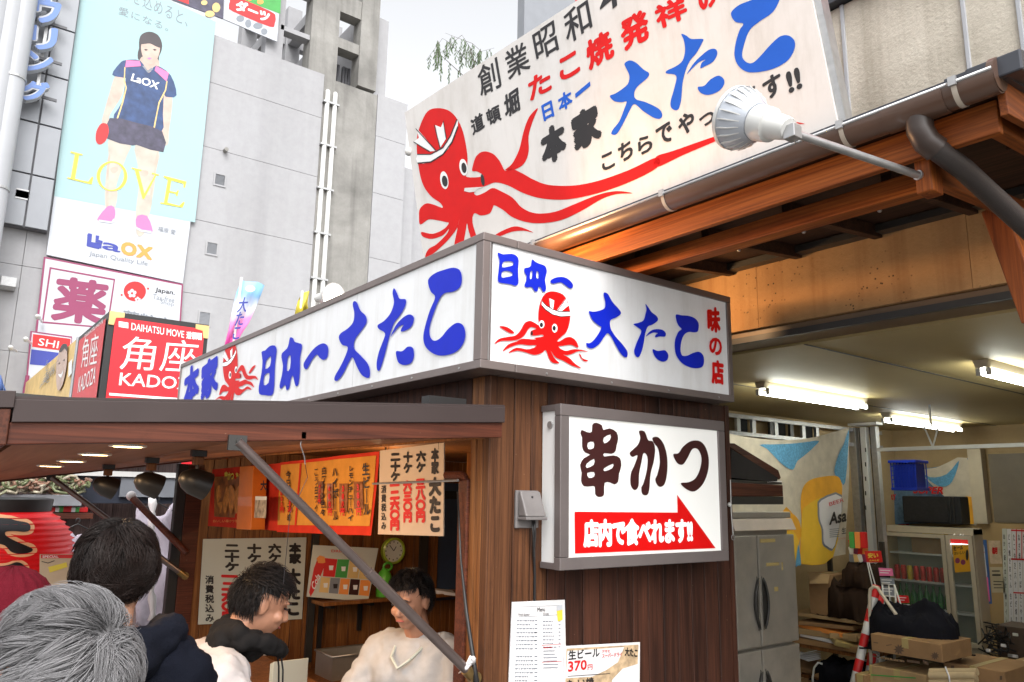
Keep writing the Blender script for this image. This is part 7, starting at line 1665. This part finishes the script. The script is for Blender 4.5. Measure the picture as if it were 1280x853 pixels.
# --- man with black hood in profile
m1 = at(328, 752, 3.05)
man1, HT1, W1, c1_, _ = person('person with short black hair, cream work coat and black hood, looking down to the right', m1, R(-98), tilt=.40, lean=.36, s=1.06, skin=skin_m2, top=smat('cream_work_coat', (.42,.39,.385)), vox=.0065, elbows=((-.27,.05,-.50),(.27,.05,-.50)), hands=((-.12,.34,-.50),(.14,.34,-.50)), bulk=1.1)
cut1 = lambda d, r=None: haircut(d, .46, -.02, -.60)
capshell('hair_base', HT1, (.082,.101,.104), cut1, hair_blk, man1)
strands('hair', HT1, (.083,.102,.106), 2600, lambda d, r: cut1(d), lambda u: Vector((0,.8,-.3)) if u.z > .3 else Vector((0,.2,-.9)), .038, .0014, hair_blk, man1, seg=4, lift=.020, seed=11)
add_eyes(man1, HT1)
wrinkle(c1_, .016, .10)
hm = MB(); hm.tube([W1(x,y,z) for x,y,z in ((-.05,.07,-.17),(-.09,.0,-.135),(-.08,-.09,-.105),(0,-.125,-.08),(.08,-.09,-.105),(.09,.0,-.135),(.05,.07,-.17),(0,.08,-.185))], [.022,.030,.038,.042,.038,.030,.022,.02], 12)
hm.cap(W1(-.01,-.03,-.13), W1(.01,-.03,-.145), .062); hm.ell(W1(0,-.135,-.125), (.08,.055,.055), Matrix.Rotation(R(-98),3,'Z')); wrinkle(remesh('hood', hm, smat('black_hood_cloth', (.012,.011,.011)), man1, .010, 3), .015, .07)
for sx in (-.03,.035): MB().tube([W1(sx,.07,-.17), W1(sx,.085,-.24), W1(sx*.9,.09,-.32)], .0035, 6).build('drawstring', M['black_matte'], man1, smooth=True)
# --- cook behind the jamb, looking down
m2 = at(513, 750, 3.80)
man2, HT2, W2, c2m, _ = person('person with black fringe in cream uniform looking down to work behind the steel prop', m2, R(118), tilt=.22, lean=.14, s=1.08, skin=skin_m2, top=smat('cream_uniform', (.44,.425,.42)), vox=.0065, elbows=((-.28,.06,-.45),(.28,.06,-.45)), hands=((-.14,.36,-.50),(.14,.36,-.50)), bulk=1.04, trouser=smat('white_trousers', (.4,.38,.36)))
cut2 = lambda d, r=None: (d.z > .50 if d.y > .35 else haircut(d, .40, -.10, -.55))
capshell('hair_base', HT2, (.083,.104,.106), cut2, hair_blk, man2)
strands('hair', HT2, (.084,.105,.108), 3000, lambda d, r: cut2(d), lambda u: (Vector((.15*u.x,.75,-.45)) if u.y > -.2 else Vector((u.x*.4,-.1,-.95))), .027, .0014, hair_blk, man2, seg=5, lift=.018, clump=.5, seed=12)
add_eyes(man2, HT2); wrinkle(c2m, .014, .10)
cl_ = MB(); cl_.tube([W2(x,y,z) for x,y,z in ((-.05,.06,-.24),(-.075,-.02,-.19),(-.05,-.09,-.17),(.05,-.09,-.17),(.075,-.02,-.19),(.05,.06,-.24),(0,.085,-.28),(-.05,.06,-.24))], .007, 8, caps=False); cl_.build('collar', M['board_mint'], man2, smooth=True)
NMP = PL(W2(-.0,.12,-.42)+Vector((-.05,-.02,0)), Matrix.Rotation(R(128),3,'Z') @ Vector((-1,0,0)), (0,0,1))
# ================================================================ GARAGE CLUTTER
random.seed(21)
zg = (1060,700,5.577); zc = (900,640,4.005)
def cbox(nm, lab, cat, X, x0, y0, x1, y1, dep, m, grp=None, parts=None, floor=False):
    pl = PX(X); a, b = pl.hit(x0, y0), pl.hit(x1, y1)
    if y1 >= 900: b.z = .012
    t = thing(nm, lab, cat, (X+dep/2, (a.y+b.y)/2, b.z), grp)
    MB().box((X,b.y,b.z),(X+dep,a.y,a.z)).build('carton', m, t, bev=.006)
    MB().box((X-.002,(a.y+b.y)/2-.025,a.z-.07),(X+.001,(a.y+b.y)/2+.025,a.z+.0005)).box((X,(a.y+b.y)/2-.025,a.z+.0005),(X+dep,(a.y+b.y)/2+.025,a.z+.002)).build('tape_strip', M['tape'], t)
    return t, pl, a, b
# open rack of shelves behind the poles (px 993-1075)
rk = thing('cluttered_rack', 'wooden rack crammed with flattened cartons, bags and papers right of steel refrigerator', 'rack', (7.0, 4.4, 0))
RX = 7.2; RPl = PX(RX)
za_, zb_r = RPl.hit(1000,772), RPl.hit(1080,850)
ys0, ys1 = RPl.hit(988,780).y, RPl.hit(1082,780).y
for py in (772, 812, 850):
    z = RPl.hit(1030, py).z; MB().box((RX, ys1, z-.02), (RX+.5, ys0, z+.012)).build('shelf', M['card2'] if py == 772 else M['inner_wood'], rk, bev=.003)
for px in (1010, 1078):
    q = RPl.hit(px, 780); MB().box((RX+.44,q.y-.02,0),(RX+.48,q.y+.02,1.5)).build('post', M['stainless_dk'], rk)
z1_ = RPl.hit(1030,772).z; z2_ = RPl.hit(1030,812).z; z3_ = RPl.hit(1030,850).z
def blob(nm, lab, cat, c, r, m, grp=None, seed=0, fl=1, n=46):
    """crumpled cloth heap: a folded sheet over a mound, its rim tucked down"""
    c = Vector(c); V, Fc = [], []; rn = random.Random(seed); so_ = Vector((rn.uniform(0,50), rn.uniform(0,50), 0)); cr = [(rn.uniform(0,3.14), rn.uniform(7,13), rn.uniform(0,6)) for _ in range(4)]
    for j in range(n+1):
        for i in range(n+1):
            u, v = -1+2*i/n, -1+2*j/n; q = (abs(u)**3+abs(v)**3)**(1/3)
            big = mnoise.noise(Vector((u*1.6, v*2.2, 0))+so_); f = 0
            wu = u+.25*mnoise.noise(Vector((u*3, v*3, 5))+so_); wv_ = v+.25*mnoise.noise(Vector((u*3, v*3, 9))+so_)
            for an, fr_, ph in cr: f += (1-abs(math.sin((wu*math.cos(an)+wv_*math.sin(an))*fr_*.5+ph)))**2.2
            edge = max(0, 1-q**4); z = r[2]*(edge**.5*(.75+.8*big) + .16*f*fl*(.35+edge)) - (r[2]*1.1 if q > .98 else 0)
            wob = 1+.18*mnoise.noise(Vector((math.atan2(v,u)*1.5, 3, 1))+so_); V.append((c.x+u*r[0]*1.15*wob, c.y+v*r[1]*1.15*wob, c.z+z-r[2]*.35))
    for j in range(n):
        for i in range(n): a_ = j*(n+1)+i; Fc.append((a_, a_+1, a_+n+2, a_+n+1))
    me = bpy.data.meshes.new(nm); me.from_pydata(V, [], Fc); me.update(); o = link(nm, me, m, None, smooth=True); s_ = o.modifiers.new('solid','SOLIDIFY'); s_.thickness = .01; setp(o, lab, cat, grp); return o
dkc = smat('dark_bag_cloth', (.035,.020,.013)); bkc = smat('black_garment', (.008,.008,.012)); brc = smat('brown_bag_cloth', (.09,.05,.028))
blob('cloth_bag', 'large dark brown stuffed bag on upper rack shelf under the banner', 'bag', RPl.hit(1050,742)+Vector((.22,0,0)), (.2,.26,.16), dkc, seed=1)
blob('cloth_bag', 'dark bundle crammed on rack under hanging snack packs', 'bag', RPl.hit(1065,715)+Vector((.25,0,0)), (.2,.16,.10), dkc, seed=2)
blob('cloth_bag', 'black crumpled bag on the lowest rack shelf by white cable', 'bag', RPl.hit(1046,838)+Vector((.2,0,0)), (.2,.24,.09), bkc, seed=3)
t_, pl_, a_, b_ = cbox('cardboard_box', 'open brown carton with torn flap on upper rack shelf', 'carton', RX+.02, 1010, 716, 1040, 771, .35, M['card'])
MB().prism([a_+Vector((0,0,.0)), Vector((RX+.02,b_.y,a_.z)), Vector((RX-.1,b_.y-.05,a_.z-.07)), Vector((RX-.12,a_.y-.1,a_.z-.09))], (.004,0,.002)).build('flap', M['card2'], t_)
flats = [(996,779,1065,785,'card'),(1000,786,1058,790,'orange_print'),(996,791,1070,796,'card2'),(1002,797,1062,803,'paper'),(994,803,1072,810,'card')]
for k, (x0_, y0_, x1_, y1_, m_) in enumerate(flats):
    a_, b_ = RPl.hit(x0_, y0_), RPl.hit(x1_, y1_); T_ = Matrix.Translation((RX+.2,(a_.y+b_.y)/2,(a_.z+b_.z)/2)) @ Matrix.Rotation(R((-2,3,-1,2,0)[k]),4,'X') @ Matrix.Rotation(R((4,-6,2,-3,1)[k]),4,'Z')
    o = MB().box((-.22,-(a_.y-b_.y)/2,-(a_.z-b_.z)/2),(.2,(a_.y-b_.y)/2,(a_.z-b_.z)/2), T_).build('flat_carton', M[m_], None, bev=.003)
    setp(o, ['topmost brown flattened carton on the middle rack shelf','thin orange folder between cartons on the middle rack shelf','pale flattened carton, third down on the middle rack shelf','white paper bundle between cartons on the middle rack shelf','lowest brown flattened carton on the middle rack shelf'][k], 'carton', 'flattened cartons stacked on the rack')
# fanned white papers
fp_ = thing('fanned_papers', 'fan of white papers sticking out above the lowest rack shelf', 'papers', RPl.hit(1005,818))
for k in range(6):
    c = RPl.hit(1003,818)+Vector((-.05,0,0)); T_ = Matrix.Translation(c) @ Matrix.Rotation(R(8-k*6),4,'X'); MB().box((-.1,-.16,-.002),(.12,.16,.001),T_).build('sheet', M['paper'], fp_)
cb = thing('white_cable', 'white cable looping down off the lowest rack shelf', 'cable', RPl.hit(1025,840)); MB().tube([RPl.hit(1034,829)+Vector((-.08,0,0)), RPl.hit(1030,827)+Vector((-.1,0,0)), RPl.hit(1025,833)+Vector((-.1,0,0)), RPl.hit(1023,846)+Vector((-.1,0,0)), RPl.hit(1024,870)+Vector((-.1,0,0))], .010, 8).build('cord', M['white_plastic'], cb, smooth=True)
for k, (px, py, s_) in enumerate(((1018,846,.2),(1062,795,.22),(1060,806,.2),(1000,832,.2))):
    c = RPl.hit(px,py)+Vector((.1,0,0)); T_ = Matrix.Translation(c) @ Matrix.Rotation(R(20*k-25),4,'X') @ Matrix.Rotation(.4*k,4,'Z')
    o = MB().box((-.1,-s_,-.03),(.1,s_,.02),T_).build('crumpled_carton', M[('card','card2','tape','card')[k]], None, bev=.01); setp(o, ['small brown carton at the foot of rack','pale carton flap leaning at rack right end, upper','tan carton flap leaning at rack right end, lower','brown carton poking out left end of the low shelf'][k], 'carton')
# hanging snack packs
for k in range(12):
    c = RPl.hit(1058+(k%4)*5.5, 680+(k//4)*9); col = ['red','orange_print','grey_print','yellow_faint','white','maroon'][k%6]
    T_ = Matrix.Translation(c+Vector((.1,0,0))) @ Matrix.Rotation(R(random.uniform(-20,20)),4,'X'); o = MB().box((-.01,-.028,-.04),(.01,.028,.04),T_).build('snack_pack', M[col], None, bev=.008)
    setp(o, '%s snack pack, %s of the %s row hung beside beer banner' % (['red','orange','grey','pale orange','white','plum'][k%6], ['first','second','third','last'][k%4], ['top','middle','bottom'][k//4]), 'snack pack', 'snack packs hung on the rack')
for k in range(3):
    q = RPl.hit(1064+k*7, 672); o = MB().box((RX,q.y-.025,q.z-.1),(RX+.05,q.y+.025,q.z+.05)).build('bottle_label', M[('green_print','orange_print','red')[k]], None, bev=.006); setp(o, '%s upright packet above the snack packs' % ('green','orange','red')[k], 'packet', 'upright packets on rack top')
# red framed panel + poster stand
rpn = thing('red_framed_panel', 'red framed board standing behind left door of the glass fridge', 'panel', PX(10.16).hit(1090,740)); PP = PX(10.16)
slab('board', PP, [(1081,649),(1135,649),(1137,735),(1086,735)], M['red_k'], rpn, .03); flat('frame_line', PP, [[(1083.5,652.5),(1132,652.5),(1134,733),(1089,733)],[(1084.5,653.8),(1131,653.8),(1133,732),(1090,732)]], M['orange_print'], rpn, .004)
rs = thing('red_price_flag', 'small red price sign on thin white wire stand before the fridge', 'sign', PX(7.0).hit(1090,700)); P7 = PX(7.0)
slab('sign_plate', P7, [(1080.5,689),(1101,689),(1103,703),(1083.5,703.5)], M['red'], rs, .006); text(P7, [('安い', (1085,698),(1098,697.5),(1085,691.5),.04), ('SALE', (1087,702),(1099,701.5),(1087,700),.03)], M['yellow_print'], rs, .003)
MB().tube([P7.hit(1084,703), P7.hit(1093,745), P7.hit(1093,760)], .006, 6).tube([P7.hit(1086,703), P7.hit(1098,745), P7.hit(1100,800)], .006, 6).build('wire_leg', M['white_plastic'], rs)
# card rack leaning
cr_ = thing('card_rack', 'white wire rack with pink price cards leaning before the glass fridge', 'rack', P7.hit(1115,780))
for (x0_, y0_, x1_, y1_, m_) in ((1098,710,1115,720,'pink_print'),(1100,722,1117,732,'grey_print'),(1102,733,1119,746,'grey_print'),(1121,744,1135,754,'red'),(1122,755,1137,766,'white'),(1125,762,1138,772,'red')):
    slab('price_card', P7, [(x0_,y0_),(x1_,y0_+1),(x1_+1.5,y1_),(x0_+1.5,y1_)], M[m_], cr_, .008)
    lines(P7, [(x0_+2,y0_+3,x1_-2,y0_+3.5,1),(x0_+2,y0_+6,x1_-4,y0_+6.5,1)], M['white' if m_ != 'white' else 'ink'], cr_, off=.003)
MB().tube([P7.hit(1103,730), P7.hit(1118,731), P7.hit(1122,775), P7.hit(1106,774), P7.hit(1103,730)], .008, 6).tube([P7.hit(1111,731), P7.hit(1114,774)], .006, 6).tube([P7.hit(1104,745), P7.hit(1120,746)], .006, 6).tube([P7.hit(1118,731), P7.hit(1140,800)], .008, 6).build('wire_frame', M['white_plastic'], cr_, smooth=True)
# striped poles
def pole(lab, p, q, r, n, X):
    P0_, P1_ = PX(X).hit(*p), PX(X-.25).hit(*q); t = thing('striped_pole', lab, 'pole', P1_, 'red and white barrier poles leaning together')
    for k in range(n):
        a_, b_ = P0_.lerp(P1_, k/n), P0_.lerp(P1_, (k+1)/n); MB().tube([a_, b_], r, 12).build('band', M['red'] if k % 2 == 0 else M['white_plastic'], t, smooth=True, autos=50)
    return t
pole('red and white pole leaning furthest left, reaching frame bottom', (1096,732), (1064,872), .034, 9, 6.6)
pole('red and white pole in the middle behind white bent pipe', (1099,755), (1086,850), .034, 6, 6.75)
pole('shortest red and white pole touching the white bent pipe', (1101,745), (1094,830), .028, 6, 6.85)
wpz = thing('bent_white_pipe', 'white pipe bent into a hairpin arch in front of the striped poles', 'pipe', PX(6.5).hit(1090,800)); W5 = PX(6.5)
MB().tube([W5.hit(*p) for p in ((1089,860),(1088,800),(1087,745),(1088,737),(1092,733.5),(1097,735),(1103,744),(1124,774),(1150,815))], .014, 10).build('pipe', mat('cream_pipe', (.55,.48,.38), .4, .05, 8), wpz, smooth=True)
# boxes at the bottom
BXX = 6.3
t1_, pl1, a1_, b1_ = cbox('printed_carton', 'brown carton with dark splash prints, open top holding black cloth', 'carton', BXX, 1088, 792, 1179, 829, .5, M['card'])
Q = PX(BXX-.0)
for (cx, cy, r_) in ((1124,812,7),(1169,820,5.5)):
    pts = []
    for k in range(18): an = k*math.pi/9; rr_ = r_*(1 if k % 2 else .55); pts.append((cx+rr_*math.cos(an), cy+rr_*math.sin(an)*1.0))
    flat('splash_print', Q, [pts], M['card_print'], t1_, .004)
lines(Q, [(1101,822.5,1131,827,2.6),(1090,816,1099,818,1.5),(1091,820,1099,822,1.5),(1134,826,1150,828.5,3.0),(1154,827,1161,830,4),(1108,807,1115,806,1.0),(1092,803,1098,804,1)], M['card_print'], t1_, off=.004)
text(Q, [('FRUIT', (1102,823.6),(1130,828),(1102,821),.02)], M['card2'], t1_, .006)
blob('black_garment', 'heap of black clothing spilling from the splash-printed carton', 'clothes', PX(BXX+.38).hit(1141,779), (.24,.30,.15), bkc, seed=5, fl=1.6)
t2_, pl2, a2_, b2_ = cbox('cardboard_box', 'plain brown carton with green stripe supporting the printed carton', 'carton', BXX-.02, 1086, 831, 1162, 900, .55, M['card2'])
flat('green_stripe', PX(BXX-.02), [[(1089,843),(1145,847),(1145,848.5),(1089,844.5)]], M['green_print'], t2_, .004)
MB().box((BXX-.023,PX(BXX-.02).hit(1089,840).y-.01,b2_.z),(BXX-.021,PX(BXX-.02).hit(1087,840).y,a2_.z)).build('tape_strip', M['tape'], t2_)
t3_, pl3, a3_, b3_ = cbox('cardboard_box', 'long low brown carton lying right of the printed carton under glass fridge', 'carton', 6.7, 1179, 827, 1262, 900, .6, M['card'])
flat('print_mark', PX(6.7), [[(1189,832),(1193,832),(1193,836),(1189,836)],[(1250,845),(1253,845),(1253,850),(1250,850)]], M['card_print'], t3_, .004)
cbox('cardboard_box', 'small brown carton at bottom, left of green striped carton', 'carton', 6.2, 1068, 842, 1085, 900, .3, M['card'])
cbox('cardboard_box', 'brown carton at the lower right frame corner', 'carton', 7.4, 1263, 826, 1300, 900, .5, M['card2'])
# rolled bundle
rbd = thing('rolled_bundle', 'cream rolled bundle tied with cord at the bottom right', 'bundle', PX(6.0).hit(1195,850)); RB6 = PX(6.0)
cmat = smat('cream_bundle_cloth', (.50,.38,.22))
for k in range(5):
    a_, b_ = RB6.hit(1163+k*.6, 840+k*4.2), RB6.hit(1222-k*.3, 840+k*4.2); MB().tube([a_+Vector((-.02*(k%2),0,0)), b_+Vector((-.02*(k%2),0,0))], .024, 12).build('roll', cmat, rbd, smooth=True, autos=60)
MB().tube([RB6.hit(1184,833)+Vector((-.03,0,0)), RB6.hit(1190,845)+Vector((-.045,0,0)), RB6.hit(1192,865)+Vector((-.04,0,0))], .006, 6).build('cord', M['paper'], rbd, smooth=True)
# posters on the right of the back wall
WP_ = PX(BXW-.075)
pd = thing('beer_poster', 'blue and white beer poster with DRY lettering right of the glass fridge', 'poster', WP_.hit(1225,720))
slab('poster_sheet', WP_, [(1218,675),(1233,675),(1240,755),(1225,755)], mat('poster_blue', (.04,.12,.35), .5, .15, 8), pd, .01); flat('printed_glass', WP_, [[(1219,683),(1224,677),(1230,682),(1232,700),(1234,725),(1226,730),(1221,715)]], M['paper'], pd, .003, 3)
flat('printed_dress', WP_, [[(1226,718),(1235,722),(1238,752),(1228,752)]], M['pink_print'], pd, .004); text(WP_, [('DRY', (1220,697),(1231,697),(1220,690),.05)], M['red'], pd, .006)
cols_ = [(1253,661,1264,790,'ink','長',2),(1264,662,1273,790,'ink','中',2),(1264.5,662,1274,705,'red','赤',1)]
ml = thing('handwritten_menu_strips', 'row of long handwritten paper menu strips with red dividers on the back wall', 'menu', WP_.hit(1265,720))
random.seed(4); menu_words = ['串かつ盛り合わせ','どて焼きおでん','たこやき六ケ','ねぎ焼きそば','生ビール大','酎ハイレモン']
for k in range(6):
    x0_ = 1252.5+k*6.2; slab('menu_strip', WP_, [(x0_,661+k*.3),(x0_+5.7,661+k*.3),(x0_+8.5,783),(x0_+2.8,783)], M['paper'] if k else M['board_mint'], ml, .006)
    text(WP_, [(menu_words[k], (x0_+3.6,735),(x0_+6.0,735),(x0_+1.4,668),.02,True,1.2)], M['ink'], ml, .003); text(WP_, [(menu_words[5-k][:4], (x0_+4.6,778),(x0_+7.0,778),(x0_+3.6,742),.02,True,1.2)], M['ink'], ml, .003)
lines(WP_, [(1264,699,1290,700,2.0),(1264,663,1290,664,2.0),(1267,741,1290,742,1.6)], M['red'], ml, off=.005)
for x in (1270,1277): lines(WP_, [(x,662,x+.8,662,2),(x,681,x+1.0,681,38)], M['red'], ml, off=.005)
pn = thing('picture_notice', 'small beige notice with handwriting beside the menu strips', 'notice', WP_.hit(1243,700)); slab('notice_sheet', WP_, [(1235,676),(1250,676),(1253,705),(1238,705)], mat('beige_notice', (.55,.42,.28), .6, .2, 20), pn, .006); slab('lower_sheet', WP_, [(1237,709),(1253,709),(1257,741),(1240,741)], mat('buff_notice', (.50,.42,.27), .6, .05, 9), pn, .006)
text(WP_, [('毎月', (1240,693),(1247,693),(1240,684),.05)], M['red'], pn, .004); lines(WP_, [(1240,714,1250,714,1.3),(1240.5,719,1251,719,2),(1242,727,1254,727.5,1),(1242,731,1252,731,1),(1242.5,735,1254,735,1)], M['ink'], pn, off=.004)
# electronics and wires at the right edge
P95 = PX(8.4); a_ = P95.hit(1238,782); b_ = P95.hit(1300,822); ebx = thing('dark_display_case', 'dark box of tangled wires and small parts below the menu strips', 'box', (8.6,(a_.y+b_.y)/2,b_.z))
MB().box((8.5,b_.y,b_.z-.2),(8.9,a_.y,a_.z)).build('case', mat('brown_case', (.07,.045,.03), .5, .2, 8), ebx, bev=.006)
mb = MB()
for k in range(26):
    c = P95.hit(1234+random.random()*30, 784+random.random()*34)+Vector((-.02-.06*random.random(),0,0)); mb.tube([c+Vector((0,random.uniform(-.08,.08),random.uniform(-.06,.06))) for _ in range(4)], .007, 5)
o = mb.build('wires', M['black_plastic'], ebx, smooth=True); o['kind'] = 'stuff'
for k in range(7):
    c = P95.hit(1236+random.random()*40, 786+random.random()*40)+Vector((-.09,0,0)); MB().box(c-Vector((.01,.02,.012)), c+Vector((.01,.02,.012))).build('small_part', M[('paper','galv','board_mint')[k%3]], ebx)
sd_ = thing('display_stand_leg', 'dark table standing under the wire box at right', 'table', (8.6,(a_.y+b_.y)/2,0)); MB().box((8.42,b_.y-.3,b_.z-.24),(8.95,a_.y+.05,b_.z-.205)).build('table_top', M['stainless_dk'], sd_)
for yy_ in (a_.y, b_.y-.2): MB().box((8.5,yy_-.02,.01),(8.54,yy_+.02,b_.z-.242)).build('leg', M['stainless_dk'], sd_)
# ================================================================ WEEPING TREE BEHIND THE BILLBOARD
random.seed(9); TY = 16.0; tq = PY(TY); leafm = mat('willow_leaf', (.07,.11,.05), .6, .3, 20); brk = mat('willow_bark', (.10,.08,.06), .9, .2, 10)
tb0 = tq.hit(600,60); tree = thing('weeping_tree', 'thin weeping tree with sparse drooping twigs against white sky behind billboard', 'tree', (tb0.x+1.2, TY, 0))
MB().tube([(tb0.x+1.2,TY,0),(tb0.x+1.1,TY,3),(tb0.x+.8,TY+.1,6),(tb0.x+.3,TY,tb0.z-.4)], [.16,.13,.09,.03], 10).build('trunk', brk, tree, smooth=True)
tw = MB(); lf = MB()
arcs = [((600,120),(585,62),(570,50),(556,62),(541,75)), ((600,120),(590,70),(560,52),(545,55),(537,72)), ((600,110),(596,70),(590,55),(575,45),(556,42)), ((605,100),(600,70),(590,58),(583,62),(580,72)), ((600,110),(598,75),(600,62),(608,58),(610,66)), ((590,110),(560,62),(548,50),(540,60),(536,78))]
for ar in arcs:
    P = [tq.hit(*p)+Vector((0,random.uniform(-.4,.4),0)) for p in ar]; tw.tube(P, [.012,.008,.006,.004,.003], 5)
    for i in range(1, 5):
        for s_ in range(4):
            p = P[i-1].lerp(P[i], s_/4); 
            if random.random() < .35: continue
            L = random.uniform(.15,.75); n_ = int(L/.05); q = p.copy()
            e_ = p+Vector((random.uniform(-.05,.05),0,-L)); tw.tube([p, e_], .003, 4)
            for j in range(n_):
                c = p.lerp(e_, j/n_); dx = random.choice((-1,1)); l_ = random.uniform(.09,.17); d = Vector((dx*.35,random.uniform(-.3,.3),-.9)).normalized()*l_; sd_v = Vector((0.02,0,.006))
                lf.add([c, c+d*.5+sd_v, c+d, c+d*.5-sd_v], [(0,1,2,3)])
tw.build('twigs', brk, tree); o = lf.build('leaves', leafm, tree); o['kind'] = 'stuff'
